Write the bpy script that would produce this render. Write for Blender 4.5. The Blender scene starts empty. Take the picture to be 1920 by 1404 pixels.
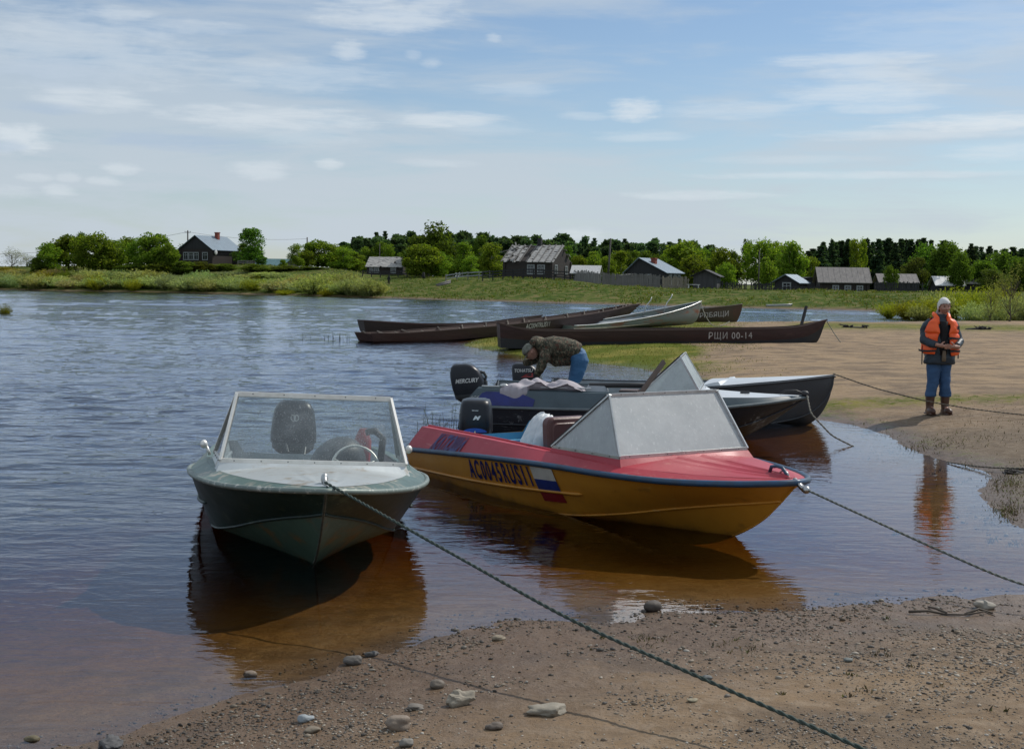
import bpy, bmesh, math, random
import numpy as np
from mathutils import Vector, Matrix, Euler
random.seed(7); rng = np.random.default_rng(7)
sc = bpy.context.scene
COL = sc.collection
R = math.radians

# ------------------------------------------------------------------ camera
CAMH = 2.0; FPX = 2400.0; PITCH = math.atan(174/2400.0); ROLL = R(0.8)
cd = bpy.data.cameras.new('camera'); cam = bpy.data.objects.new('camera', cd); COL.objects.link(cam)
cd.sensor_width = 36; cd.lens = 36*FPX/1920; cd.clip_start = 0.1; cd.clip_end = 6000
CAMM = Matrix.Translation((0, 0, CAMH)) @ (Matrix.Rotation(math.pi/2-PITCH, 4, 'X') @ Matrix.Rotation(ROLL, 4, 'Z'))
cam.matrix_world = CAMM
sc.camera = cam

# ------------------------------------------------------------------ sky, clouds and sun
SUN_DIR = Vector((1.3, 1.08, 1.75)).normalized()          # towards the sun
SUN_EL = math.asin(SUN_DIR.z); SUN_AZ = math.atan2(SUN_DIR.x, SUN_DIR.y)
w = bpy.data.worlds.new('World'); sc.world = w; w.use_nodes = True
nt = w.node_tree; nt.nodes.clear()
def N(nt, t, **kw):
    n = nt.nodes.new(t)
    for k, v in kw.items():
        if k.startswith('i_'):
            n.inputs[k[2:]].default_value = v
        elif k.startswith('n_'):
            n.inputs[int(k[2:])].default_value = v
        else:
            setattr(n, k, v)
    return n
def L(nt, a, b): nt.links.new(a, b)
def M(nt, op, a, b=None, c=None, clamp=False):
    n = nt.nodes.new('ShaderNodeMath'); n.operation = op; n.use_clamp = clamp
    for i, v in enumerate((a, b, c)):
        if v is None: continue
        if isinstance(v, (int, float)): n.inputs[i].default_value = v
        else: nt.links.new(v, n.inputs[i])
    return n.outputs[0]
def MIX(nt, fac, a, b, blend='MIX'):
    n = nt.nodes.new('ShaderNodeMix'); n.data_type = 'RGBA'; n.blend_type = blend
    for s, v in ((n.inputs[0], fac), (n.inputs[6], a), (n.inputs[7], b)):
        if isinstance(v, (int, float)): s.default_value = v
        elif isinstance(v, tuple): s.default_value = v if len(v) == 4 else v+(1,)
        else: nt.links.new(v, s)
    return n.outputs[2]
def SSTEP(nt, v, lo, hi):
    n = nt.nodes.new('ShaderNodeMapRange'); n.interpolation_type = 'SMOOTHSTEP'
    nt.links.new(v, n.inputs[0]); n.inputs[1].default_value = lo; n.inputs[2].default_value = hi
    return n.outputs[0]
def COMB(nt, x, y, z):
    n = nt.nodes.new('ShaderNodeCombineXYZ')
    for i, v in enumerate((x, y, z)):
        if isinstance(v, (int, float)): n.inputs[i].default_value = v
        else: nt.links.new(v, n.inputs[i])
    return n.outputs[0]
def NOISE(nt, vec, scale, detail=4, rough=.55, dist=0):
    n = nt.nodes.new('ShaderNodeTexNoise'); n.inputs['Scale'].default_value = scale
    n.inputs['Detail'].default_value = detail; n.inputs['Roughness'].default_value = rough
    n.inputs['Distortion'].default_value = dist
    if vec is not None: nt.links.new(vec, n.inputs['Vector'])
    return n.outputs[0]
sky = N(nt, 'ShaderNodeTexSky', sky_type='NISHITA', sun_disc=False, sun_elevation=SUN_EL, sun_rotation=SUN_AZ,
        air_density=1.0, dust_density=0.4, ozone_density=2.0, altitude=0)
tc = N(nt, 'ShaderNodeTexCoord'); sep = N(nt, 'ShaderNodeSeparateXYZ'); L(nt, tc.outputs['Generated'], sep.inputs[0])
az = M(nt, 'ARCTAN2', sep.outputs[0], sep.outputs[1]); el = M(nt, 'ARCSINE', sep.outputs[2])
SKYW = 0.118
skyc = MIX(nt, 1.0, sky.outputs[0], (0.74, 0.80, 0.86), 'MULTIPLY')
# pale veil of thin high cloud, thicker towards the horizon
v1 = COMB(nt, M(nt, 'MULTIPLY', az, 2.2), M(nt, 'MULTIPLY', el, 13.0), 0.37)
n1 = NOISE(nt, v1, 1.6, 7, .56, .4)
v2 = COMB(nt, M(nt, 'MULTIPLY', az, 5.0), M(nt, 'MULTIPLY', el, 34.0), 3.1)
n2 = NOISE(nt, v2, 1.5, 8, .6, .5)
leftish = SSTEP(nt, M(nt, 'MULTIPLY', az, -1), -0.35, 0.45)
veil = SSTEP(nt, M(nt, 'ADD', M(nt, 'ADD', M(nt, 'MULTIPLY', n1, .7), M(nt, 'MULTIPLY', n2, .42)), M(nt, 'MULTIPLY', leftish, .12)), .50, .74)
hor = SSTEP(nt, M(nt, 'MULTIPLY', M(nt, 'ABSOLUTE', el), -1), -0.20, 0.0)
high = SSTEP(nt, el, .30, .75); back = SSTEP(nt, M(nt, 'ABSOLUTE', az), .9, 1.8)     # extra unseen veil overhead and behind the camera, added to raise fill light
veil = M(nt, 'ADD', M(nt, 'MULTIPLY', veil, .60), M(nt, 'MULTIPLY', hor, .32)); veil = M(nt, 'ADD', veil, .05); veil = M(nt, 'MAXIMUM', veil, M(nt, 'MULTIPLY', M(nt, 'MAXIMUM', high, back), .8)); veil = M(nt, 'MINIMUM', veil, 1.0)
# direction of pixel -> azimuth and elevation, used to hang the clouds at the photograph's bearings
def bearing(px, py):
    d = CAMM.to_3x3() @ Vector(((px-960)/FPX, -(py-702)/FPX, -1)); d.normalize()
    return math.atan2(d.x, d.y), math.asin(d.z)
wob = NOISE(nt, v2, 5.0, 6, .6, .3); wob2 = M(nt, 'MULTIPLY', M(nt, 'SUBTRACT', wob, .5), 3.2)
v3 = COMB(nt, M(nt, 'MULTIPLY', az, 40.0), M(nt, 'MULTIPLY', el, 55.0), 9.1)
puff = M(nt, 'MULTIPLY', M(nt, 'SUBTRACT', NOISE(nt, v3, 1.3, 6, .6), .5), 2.6)
CL = [  # px, py, half width, half height, strength, puffiness
 (720,30,120,24,.62,.6),(800,12,45,26,.5,.8),(655,95,24,15,.55,1),(775,103,14,9,.3,1),(808,118,16,8,.35,1),(925,72,12,7,.4,1),(225,27,48,12,.5,.7),
 (150,95,170,58,.42,.6),(540,142,150,24,.42,.3),(175,187,85,17,.6,.4),(505,222,150,20,.66,.35),(560,245,110,26,.3,.4),(835,225,95,13,.7,.15),(905,240,75,12,.3,.2),
 (970,168,70,12,.35,.3),(1188,206,42,17,.75,.8),(1095,218,40,7,.35,.4),(1390,206,125,14,.45,.1),(1610,112,125,12,.62,.1),(1635,137,92,12,.55,.1),
 (1630,175,130,22,.62,.15),(1655,201,85,9,.6,.1),(1850,232,150,15,.95,.12),(1760,250,220,9,.5,.1),(1890,285,80,14,.5,.2),(1200,256,75,9,.4,.2),(1600,329,230,6,.5,.05),
 (1316,366,110,8,.6,.1),(35,262,44,22,.75,.9),(228,318,28,10,.5,.8),(110,358,24,10,.5,.9),(65,333,24,7,.4,.9),(198,340,24,8,.45,.9),(488,320,42,17,.5,.6),
 (618,309,20,9,.6,.9),(820,306,60,7,.35,.2),(1098,440,44,13,.5,.9),(30,360,30,9,.35,.9),(127,333,16,8,.35,1),(350,50,90,12,.35,.5),(1800,62,190,50,.22,.2),(1480,300,130,7,.25,.1),
 (340,265,120,16,-.45,.3),(110,135,110,20,-.30,.5),(80,203,60,9,-.35,.3),(16,275,26,10,-.4,.6),(430,275,90,9,-.3,.2)]
acc = None; dk = None
for (px, py, hw, hh, s, pf) in CL:
    a0, e0 = bearing(px, py)
    dx = M(nt, 'MULTIPLY', M(nt, 'SUBTRACT', az, a0), FPX/hw/1.15)
    dy = M(nt, 'MULTIPLY', M(nt, 'SUBTRACT', el, e0), FPX/hh/1.15)
    r2 = M(nt, 'MULTIPLY_ADD', dx, dx, M(nt, 'MULTIPLY', dy, dy))
    r2 = M(nt, 'ADD', r2, M(nt, 'MULTIPLY', wob2, 1.0)); r2 = M(nt, 'ADD', r2, M(nt, 'MULTIPLY', puff, pf*1.0))
    f = M(nt, 'MULTIPLY', SSTEP(nt, M(nt, 'MULTIPLY', r2, -1), -1.7, 0.35), abs(s))
    if s > 0: acc = f if acc is None else M(nt, 'MAXIMUM', acc, f)
    else: dk = f if dk is None else M(nt, 'MAXIMUM', dk, f)
cloudcol = MIX(nt, dk, (6.6, 7.15, 7.6), (3.4, 4.4, 5.7))
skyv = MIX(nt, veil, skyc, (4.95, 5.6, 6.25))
skyv = MIX(nt, M(nt, 'MULTIPLY', dk, 1.15, None, True), skyv, (3.6, 4.7, 6.2))
skyf = MIX(nt, M(nt, 'MULTIPLY', acc, .92), skyv, cloudcol)
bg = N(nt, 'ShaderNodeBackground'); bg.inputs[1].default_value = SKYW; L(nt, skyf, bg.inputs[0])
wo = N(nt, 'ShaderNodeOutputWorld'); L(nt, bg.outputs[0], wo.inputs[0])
sd = bpy.data.lights.new('sun', 'SUN'); sd.energy = 3.5; sd.angle = R(0.5); sd.color = (1, .95, .87)
sun = bpy.data.objects.new('sun', sd); COL.objects.link(sun); sun.location = (20, 20, 40)
sun.rotation_euler = SUN_DIR.to_track_quat('Z', 'Y').to_euler()
sc.view_settings.view_transform = 'Standard'; sc.view_settings.look = 'None'
sc.view_settings.exposure = -0.10; sc.view_settings.gamma = 1
sc.cycles.max_bounces = 8; sc.cycles.transparent_max_bounces = 16; sc.cycles.use_denoising = True
sc.cycles.caustics_reflective = False; sc.cycles.caustics_refractive = False
sc.cycles.sample_clamp_indirect = 4.0

# ------------------------------------------------------------------ helpers
def P(px, py, z=0.0):
    """world point where the line of sight of photo pixel (px, py) meets height z"""
    d = CAMM.to_3x3() @ Vector(((px-960)/FPX, -(py-702)/FPX, -1))
    t = (z-CAMH)/d.z
    return Vector((d.x*t, d.y*t, z))
def PY(px, py, Y):
    d = CAMM.to_3x3() @ Vector(((px-960)/FPX, -(py-702)/FPX, -1)); t = Y/d.y
    return Vector((d.x*t, Y, CAMH+d.z*t))
def tag(o, label=None, cat=None, group=None, kind=None):
    if label: o['label'] = label
    if cat: o['category'] = cat
    if group: o['group'] = group
    if kind: o['kind'] = kind
    return o
def empty(name, loc=(0, 0, 0), rz=0, label=None, cat=None, group=None):
    o = bpy.data.objects.new(name, None); COL.objects.link(o); o.location = loc; o.rotation_euler = (0, 0, rz)
    o.empty_display_size = .1
    return tag(o, label, cat, group)
class MB:
    def __init__(s): s.v = []; s.f = []
    def add(s, vs, fs):
        b = len(s.v); s.v += [tuple(v) for v in vs]; s.f += [tuple(i+b for i in f) for f in fs]; return s
    def box(s, c, d, rz=0, rx=0, ry=0, taper=1.0):
        m = Matrix.Translation(c) @ Euler((rx, ry, rz)).to_matrix().to_4x4()
        vs = []
        for z in (-.5, .5):
            k = taper if z > 0 else 1
            for x, y in ((-.5, -.5), (.5, -.5), (.5, .5), (-.5, .5)): vs.append(m @ Vector((x*d[0]*k, y*d[1]*k, z*d[2])))
        return s.add(vs, [(0, 3, 2, 1), (4, 5, 6, 7), (0, 1, 5, 4), (1, 2, 6, 5), (2, 3, 7, 6), (3, 0, 4, 7)])
    def beam(s, a, b, w, h=None, up=(0, 0, 1)):
        a = Vector(a); b = Vector(b); h = h or w; d = (b-a).normalized(); u = Vector(up)
        if abs(d.dot(u)) > .98: u = Vector((1, 0, 0))
        r = d.cross(u).normalized(); u = r.cross(d)
        vs = [p+r*x*w/2+u*y*h/2 for p in (a, b) for x, y in ((-1, -1), (1, -1), (1, 1), (-1, 1))]
        return s.add(vs, [(0, 3, 2, 1), (4, 5, 6, 7), (0, 1, 5, 4), (1, 2, 6, 5), (2, 3, 7, 6), (3, 0, 4, 7)])
    def tube(s, pts, r, n=8, cap=True, closed=False):
        pts = [Vector(p) for p in pts]; k = len(pts); rr = r if isinstance(r, (list, tuple)) else [r]*k
        rings = []; prev = None
        for i, p in enumerate(pts):
            a = pts[(i-1) % k if closed else max(i-1, 0)]; b = pts[(i+1) % k if closed else min(i+1, k-1)]
            t = (b-a).normalized() if (b-a).length > 1e-9 else Vector((0, 0, 1))
            if prev is None: u = Vector((0, 0, 1)) if abs(t.z) < .9 else Vector((1, 0, 0))
            else: u = prev
            u = (u - t*u.dot(t)).normalized(); prev = u; v = t.cross(u)
            rings.append([p + (u*math.cos(2*math.pi*j/n)+v*math.sin(2*math.pi*j/n))*rr[i] for j in range(n)])
        return s.loft(rings, True, cap and not closed, closed)
    def loft(s, rings, closed=True, cap=False, loop=False):
        n = len(rings[0]); vs = [p for r in rings for p in r]; fs = []
        k = len(rings)
        for i in range(k if loop else k-1):
            i2 = (i+1) % k
            for j in range(n if closed else n-1):
                j2 = (j+1) % n; fs.append((i*n+j, i*n+j2, i2*n+j2, i2*n+j))
        if cap: fs.append(tuple(range(n))[::-1]); fs.append(tuple((k-1)*n+j for j in range(n)))
        return s.add(vs, fs)
    def blob(s, c, r, sub=2, noise=0, seed=0, rot=0):
        bm = bmesh.new(); bmesh.ops.create_icosphere(bm, subdivisions=sub, radius=1)
        rd = random.Random(seed); ks = [(Vector((rd.gauss(0, 1), rd.gauss(0, 1), rd.gauss(0, 1))).normalized(), rd.uniform(.5, 1), rd.uniform(2, 5)) for _ in range(5)]
        vs = []
        cr, sr = math.cos(rot), math.sin(rot)
        for v in bm.verts:
            q = v.co.copy(); f = 1+noise*sum(a*math.sin(b*q.dot(d)+b) for d, a, b in ks)/2
            x, y, z = q.x*r[0]*f, q.y*r[1]*f, q.z*r[2]*f
            vs.append((c[0]+x*cr-y*sr, c[1]+x*sr+y*cr, c[2]+z))
        fs = [tuple(v.index for v in f.verts) for f in bm.faces]; bm.free()
        return s.add(vs, fs)
    def build(s, name, mat, parent=None, smooth=False, angle=None, bevel=None):
        me = bpy.data.meshes.new(name); me.from_pydata(s.v, [], s.f)
        me.materials.append(mat)
        o = bpy.data.objects.new(name, me); COL.objects.link(o)
        if parent: o.parent = parent
        fix_normals(me)
        if smooth:
            me.polygons.foreach_set('use_smooth', [True]*len(me.polygons))
            if angle: 
                me.set_sharp_from_angle(angle=R(angle))
        if bevel:
            b = o.modifiers.new('bevel', 'BEVEL'); b.width = bevel; b.segments = 2; b.limit_method = 'ANGLE'
        return o
def fix_normals(me):
    if len(me.polygons) > 60000: return
    bm = bmesh.new(); bm.from_mesh(me); bmesh.ops.remove_doubles(bm, verts=bm.verts, dist=1e-5)
    bmesh.ops.recalc_face_normals(bm, faces=bm.faces); bm.to_mesh(me); bm.free()
def crom(pts, t):
    """Catmull-Rom through equally spaced parameters, t in 0..1"""
    n = len(pts)-1; x = min(max(t, 0), 1)*n; i = min(int(x), n-1); f = x-i
    p0, p1, p2, p3 = (Vector(pts[max(i-1, 0)]), Vector(pts[i]), Vector(pts[i+1]), Vector(pts[min(i+2, n)]))
    if i == 0: p0 = p1*2-p2
    if i == n-1: p3 = p2*2-p1
    return .5*((2*p1)+(p2-p0)*f+(2*p0-5*p1+4*p2-p3)*f*f+(3*p1-p0-3*p2+p3)*f**3)

# ------------------------------------------------------------------ materials
MATS = {}
def mat(name, col, rough=.6, metal=0, col2=None, scale=3.0, amount=.5, bump=0, bscale=20, spec=.5, stretch=None, coat=0, obj=True,
        dirt=None, dscale=2.0, dlo=.55, dhi=.7, detail=6, scum=None, scratch=None):
    if name in MATS: return MATS[name]
    m = bpy.data.materials.new(name); m.use_nodes = True; nt = m.node_tree; b = nt.nodes['Principled BSDF']
    b.inputs['Roughness'].default_value = rough; b.inputs['Metallic'].default_value = metal
    b.inputs['Specular IOR Level'].default_value = spec; b.inputs['Coat Weight'].default_value = coat
    t = N(nt, 'ShaderNodeTexCoord'); vec = t.outputs['Object']
    if stretch:
        mp = N(nt, 'ShaderNodeMapping'); mp.inputs['Scale'].default_value = stretch; L(nt, vec, mp.inputs[0]); vec = mp.outputs[0]
    c2 = col2 or tuple(c*.72 for c in col)
    n = NOISE(nt, vec, scale, detail, .62)
    c = MIX(nt, SSTEP(nt, n, .5-.25*amount, .5+.25*amount) if amount else 0.0, col+(1,), c2+(1,))
    if dirt:
        nd = NOISE(nt, vec, dscale, 8, .68, .3)
        c = MIX(nt, SSTEP(nt, nd, dlo, dhi), c, dirt+(1,))
    if scratch:      # long fine scuffs down to primer or metal
        ms = N(nt, 'ShaderNodeMapping'); ms.inputs['Scale'].default_value = (2.2, 9, 34); ms.inputs['Rotation'].default_value = (.1, .16, .05); L(nt, t.outputs['Object'], ms.inputs[0])
        k = M(nt, 'MULTIPLY', SSTEP(nt, NOISE(nt, ms.outputs[0], 1.6, 6, .7, .6), .60, .66), SSTEP(nt, NOISE(nt, t.outputs['Object'], 1.7, 4, .6), .44, .62))
        c = MIX(nt, M(nt, 'MULTIPLY', k, .65), c, scratch+(1,)); c = MIX(nt, M(nt, 'MULTIPLY', SSTEP(nt, NOISE(nt, t.outputs['Object'], 38, 3, .5), .70, .74), .6), c, scratch+(1,))
    if scum:         # dried waterline stain
        so = N(nt, 'ShaderNodeSeparateXYZ'); L(nt, t.outputs['Object'], so.inputs[0])
        h = M(nt, 'ADD', so.outputs[2], M(nt, 'MULTIPLY', M(nt, 'SUBTRACT', NOISE(nt, t.outputs['Object'], 5, 5, .65), .5), .16))
        c = MIX(nt, M(nt, 'MULTIPLY', SSTEP(nt, M(nt, 'MULTIPLY', h, -1), -scum, -scum+.10), .6), c, (.045, .035, .02, 1))
    L(nt, c, b.inputs['Base Color'])
    rn = M(nt, 'MULTIPLY_ADD', n, .25, rough-.12, clamp=True); L(nt, rn, b.inputs['Roughness'])
    if bump:
        bn = N(nt, 'ShaderNodeBump'); bn.inputs['Strength'].default_value = 1; bn.inputs['Distance'].default_value = bump
        L(nt, NOISE(nt, vec, bscale, 5, .6), bn.inputs['Height']); L(nt, bn.outputs[0], b.inputs['Normal'])
    MATS[name] = m; return m

# ------------------------------------------------------------------ terrain
def W(pts): return [(p.x, p.y) for p in (P(a, b) for a, b in pts)]
SH_A = W([(185,1404),(240,1392),(300,1374),(360,1352),(420,1330),(500,1304),(600,1281),(690,1245),(760,1222),(830,1198),(900,1168),(960,1157),(1020,1160),
          (1100,1166),(1150,1158),(1200,1140),(1270,1137),(1350,1138),(1450,1137),(1550,1130),(1640,1122),(1720,1118),(1820,1118),(1920,1116)]) \
       + [(4.6,8.35),(6.2,8.7),(7.4,9.6),(9,9.6),(40,9),(60,-40),(-14,-40),(-7,-5),(-4.4,2),(-2.7,4.6)]
SH_S = [(9,9.4),(7.4,9.6),(6.6,10.3),(5.4,10.5)]+W([(1920,990),(1880,965),(1850,940),(1842,915),(1868,893),(1835,880),(1795,869),(1745,856),(1700,838),(1650,813),(1600,797),(1545,789),
          (1450,775),(1330,735),(1250,702),(1190,689),(1100,680),(1020,673),(950,662),(905,655),(868,647),(900,637),(960,627),(1050,618),(1200,611),(1400,608),(1560,609),(1700,608),(1920,606)]) \
       + [(40,74),(60,60),(60,9)]
FAR = W([(-1400,528),(-700,535),(0,543),(130,546),(330,549),(510,553),(700,558),(860,563),(1000,567),(1150,571),(1300,575),(1450,579),(1560,581),(1640,583),(1720,585),(1800,585),(1920,587),(2500,604)]) 
FAR = [(FAR[0][0]-400, FAR[0][1])]+FAR+[(FAR[-1][0]+500, FAR[-1][1]-40), (3500,50),(3500,4000),(-3500,4000),(-3500,FAR[0][1])]
def sdist(poly, X, Y):
    n = len(poly); best = np.full(X.shape, 1e9); ins = np.zeros(X.shape, bool)
    for i in range(n):
        x0, y0 = poly[i]; x1, y1 = poly[(i+1) % n]; dx, dy = x1-x0, y1-y0; l2 = dx*dx+dy*dy+1e-12
        t = np.clip(((X-x0)*dx+(Y-y0)*dy)/l2, 0, 1); d = (X-x0-t*dx)**2+(Y-y0-t*dy)**2; best = np.minimum(best, d)
        c = ((y0 > Y) != (y1 > Y)) & (X < (x1-x0)*(Y-y0)/(y1-y0+1e-12)+x0); ins ^= c
    return np.sqrt(best)*np.where(ins, 1, -1)
def hsh(ix, iy, s):
    v = np.sin(ix*127.1+iy*311.7+s*74.7)*43758.5453; return v-np.floor(v)
def vnoise(X, Y, s=0):
    ix = np.floor(X); iy = np.floor(Y); fx = X-ix; fy = Y-iy; fx = fx*fx*(3-2*fx); fy = fy*fy*(3-2*fy)
    a = hsh(ix, iy, s); b = hsh(ix+1, iy, s); c = hsh(ix, iy+1, s); d = hsh(ix+1, iy+1, s)
    return (a*(1-fx)+b*fx)*(1-fy)+(c*(1-fx)+d*fx)*fy-.5
def fbm(X, Y, s=0, o=4):
    r = 0; a = 1
    for k in range(o): r = r+a*vnoise(X*2**k+k*17.3, Y*2**k-k*9.1, s+k); a *= .5
    return r
TOPX = [-1500, 0, 330, 450, 600, 700, 800, 950, 1070, 1150, 1250, 1350, 1650, 2600]
TOPZ = [3.0, 3.2, 3.9, 3.9, 3.5, 2.75, 2.5, 2.45, 2.25, 1.75, 1.45, 1.4, 1.45, 1.5]
def ground_z(X, Y):
    X = np.asarray(X, float); Y = np.asarray(Y, float)
    a = sdist(SH_A, X, Y); s = sdist(SH_S, X, Y); f = sdist(FAR, X, Y)
    dn = np.clip(np.hypot(X, Y)/12, .5, 6)
    wig = .012*fbm(X*1.3, Y*1.3, 3, 3)+.010*fbm(X*5, Y*5, 5, 3)+.02*fbm(X*.35, Y*.35, 9, 2)
    dp = lambda d, k, m: np.maximum(d*k, -m)
    za = np.where(a > 0, .05*np.minimum(a, 8)+.01*np.clip(a-8, 0, 30), dp(a, .085, 1.6))
    zs = np.where(s > 0, .34*(1-np.exp(-s/2.2)), dp(s, .11, 1.6))
    u = 960+2400*X/np.maximum(Y, 1); top = np.interp(u, TOPX, TOPZ)
    t = np.clip(f/np.interp(u, [0, 700, 1000, 1400], [30, 26, 20, 17]), 0, 1); st = t*t*(3-2*t)
    zf = np.where(f > 0, .25*np.clip(f/1.5, 0, 1)+(top-.25)*st+(.30*fbm(X*.16, Y*.16, 21, 3))*np.clip(f/5, 0, 1)*(1-.75*np.clip((f-25)/15, 0, 1)), dp(f, .15, 2.2))
    z = np.maximum(np.maximum(za, zs), zf)
    z = z+.022*fbm(X*2.6, Y*2.6, 41, 3)*np.clip((za-.03)/.08, 0, 1)*(a > 0)+.03*fbm(X*1.2, Y*2.0, 47, 4)*np.clip((zs-.1)/.12, 0, 1)*(s > 0)
    return z+wig*np.clip(1.2-np.abs(z)*.3, .2, 1)
def gz(x, y): return float(ground_z(np.array([x]), np.array([y]))[0])

def build_ground():
    r = [0.6]
    while r[-1] < 4200: r.append(r[-1]*(1.0052 if r[-1] < 22 else (1.009 if r[-1] < 320 else 1.06)))
    r = np.array(r)
    fine = np.arange(-30, 30.01, .10); coarse1 = np.arange(30, 75, .8)[1:]; coarse2 = np.arange(75, 285, 5.0)
    ang = np.concatenate([fine, coarse1, coarse2, 360-coarse1[::-1]]); ang = np.unique(np.round(ang, 4)); ang = R(1)*ang
    A, RR = np.meshgrid(ang, r); X = RR*np.sin(A); Y = RR*np.cos(A); Z = ground_z(X, Y)
    nr, na = X.shape; co = np.stack([X, Y, Z], -1).reshape(-1, 3)
    i = np.arange(nr-1)[:, None]; j = np.arange(na)[None, :]; j2 = (j+1) % na
    q = np.stack([i*na+j, (i+1)*na+j, (i+1)*na+j2, i*na+j2], -1).reshape(-1, 4)
    me = bpy.data.meshes.new('ground'); me.vertices.add(len(co)); me.vertices.foreach_set('co', co.ravel())
    me.loops.add(q.size); me.loops.foreach_set('vertex_index', q.ravel().astype(np.int32))
    me.polygons.add(len(q)); me.polygons.foreach_set('loop_start', np.arange(0, q.size, 4, dtype=np.int32))
    me.polygons.foreach_set('use_smooth', np.ones(len(q), bool)); me.update()
    # ground cover, as three masks: spit grass, far bank grass, gravel
    s = sdist(SH_S, X, Y).ravel(); f = sdist(FAR, X, Y).ravel(); x = X.ravel(); y = Y.ravel()
    u = 960+2400*x/np.maximum(y, 1)
    g1 = np.clip((s+.3)/.6, 0, 1)*np.clip((y-24)/4, 0, 1)*np.clip((1420-u)/220+ .9*fbm(x*.35, y*.35, 2, 3), 0, 1)
    strip = np.exp(-((y-54-1.5*vnoise(x*.2, y*.2))/9)**2)*np.clip((u-1400)/100, 0, 1)*.55 + np.exp(-((y-20.3)/1.1)**2)*.5*np.clip((s)/1, 0, 1)+.35*np.exp(-((s-.25)/.5)**2)*(y > 11)
    g1 = np.clip(np.maximum(g1, strip*np.clip(s*2+.5, 0, 1)), 0, 1)
    g2 = np.clip((f+.2)/1.2, 0, 1)
    peb = np.clip(s+.6, 0, 1)*np.clip((y-9.6)/.3, 0, 1)*np.clip((18.5-y+2.0*vnoise(x*.8, y*.8))/2.5, 0, 1)*np.clip(1.15-s/6, 0, 1)
    at = me.color_attributes.new('cover', 'FLOAT_COLOR', 'POINT')
    at.data.foreach_set('color', np.stack([g1, g2, peb, np.ones_like(g1)], -1).ravel().astype(np.float32))
    m = bpy.data.materials.new('ground_cover'); m.use_nodes = True; nt = m.node_tree; b = nt.nodes['Principled BSDF']
    ge = N(nt, 'ShaderNodeNewGeometry'); pos = ge.outputs['Position']; sp = N(nt, 'ShaderNodeSeparateXYZ'); L(nt, pos, sp.inputs[0])
    ca = N(nt, 'ShaderNodeVertexColor', layer_name='cover'); cs = N(nt, 'ShaderNodeSeparateColor'); L(nt, ca.outputs[0], cs.inputs[0])
    nA = NOISE(nt, pos, .8, 6, .6); nB = NOISE(nt, pos, 9, 8, .68); nC = NOISE(nt, pos, 60, 4, .6)
    mp = N(nt, 'ShaderNodeMapping'); mp.inputs['Scale'].default_value = (.8, 1.3, 1); mp.inputs['Rotation'].default_value = (0, 0, .3); L(nt, pos, mp.inputs[0])
    nD = NOISE(nt, mp.outputs[0], 1.4, 8, .65, .4)
    sand = MIX(nt, SSTEP(nt, nA, .35, .65), (.225, .152, .088), (.165, .112, .068))
    sand = MIX(nt, SSTEP(nt, nB, .42, .62), sand, (.245, .18, .12))
    sand = MIX(nt, M(nt, 'MULTIPLY', SSTEP(nt, nC, .55, .68), .55), sand, (.10, .078, .06))
    sand = MIX(nt, M(nt, 'MULTIPLY', SSTEP(nt, nD, .50, .64), .7), sand, (.115, .082, .055))
    # warmer dry sand on the spit
    far = SSTEP(nt, sp.outputs[1], 16, 24)
    sand = MIX(nt, M(nt, 'MULTIPLY', far, .55), sand, MIX(nt, SSTEP(nt, nD, .40, .60), (.33, .225, .12), (.155, .105, .062)))
    sand = MIX(nt, M(nt, 'MULTIPLY', cs.outputs[2], .85), sand, MIX(nt, SSTEP(nt, nB, .42, .6), (.115, .085, .058), (.165, .125, .085)))
    # wet rim by the water line
    wet = SSTEP(nt, M(nt, 'ADD', M(nt, 'MULTIPLY', sp.outputs[2], -1), M(nt, 'MULTIPLY', nB, .05)), -.075, .005)
    under = SSTEP(nt, M(nt, 'MULTIPLY', sp.outputs[2], -1), .0, .05)
    sandw = MIX(nt, wet, sand, MIX(nt, 1.0, sand, MIX(nt, under, (.55, .48, .43), (.80, .68, .50)), 'MULTIPLY'))
    gn = SSTEP(nt, M(nt, 'ADD', cs.outputs[0], M(nt, 'MULTIPLY', M(nt, 'SUBTRACT', nB, .5), 1.1)), .30, .62)
    grass = MIX(nt, nB, (.13, .15, .022), (.055, .075, .014)); grass = MIX(nt, SSTEP(nt, nA, .45, .65), grass, (.20, .18, .045))
    c = MIX(nt, gn, sandw, grass)
    nE = NOISE(nt, pos, .22, 8, .68); nF = NOISE(nt, pos, 1.1, 8, .7)
    fg = MIX(nt, SSTEP(nt, nE, .38, .62), (.065, .115, .013), (.11, .145, .025)); fg = MIX(nt, SSTEP(nt, nF, .47, .62), fg, (.15, .125, .055)); fg = MIX(nt, SSTEP(nt, nF, .60, .36), fg, (.03, .05, .010))
    rim = SSTEP(nt, M(nt, 'MULTIPLY', sp.outputs[2], -1), -.28, -.02); fg = MIX(nt, M(nt, 'MULTIPLY', rim, .8), fg, (.075, .058, .035))
    c = MIX(nt, cs.outputs[1], c, fg)
    L(nt, c, b.inputs['Base Color']); L(nt, M(nt, 'MULTIPLY_ADD', M(nt, 'MAXIMUM', cs.outputs[1], gn), -.27, .30), b.inputs['Specular IOR Level'])
    L(nt, M(nt, 'SUBTRACT', .92, M(nt, 'MULTIPLY', wet, .50)), b.inputs['Roughness'])
    bn = N(nt, 'ShaderNodeBump'); bn.inputs['Distance'].default_value = .035; bn.inputs['Strength'].default_value = .9
    hgt = M(nt, 'ADD', M(nt, 'MULTIPLY', nB, .9), M(nt, 'MULTIPLY', nC, .16)); L(nt, hgt, bn.inputs['Height'])
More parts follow.
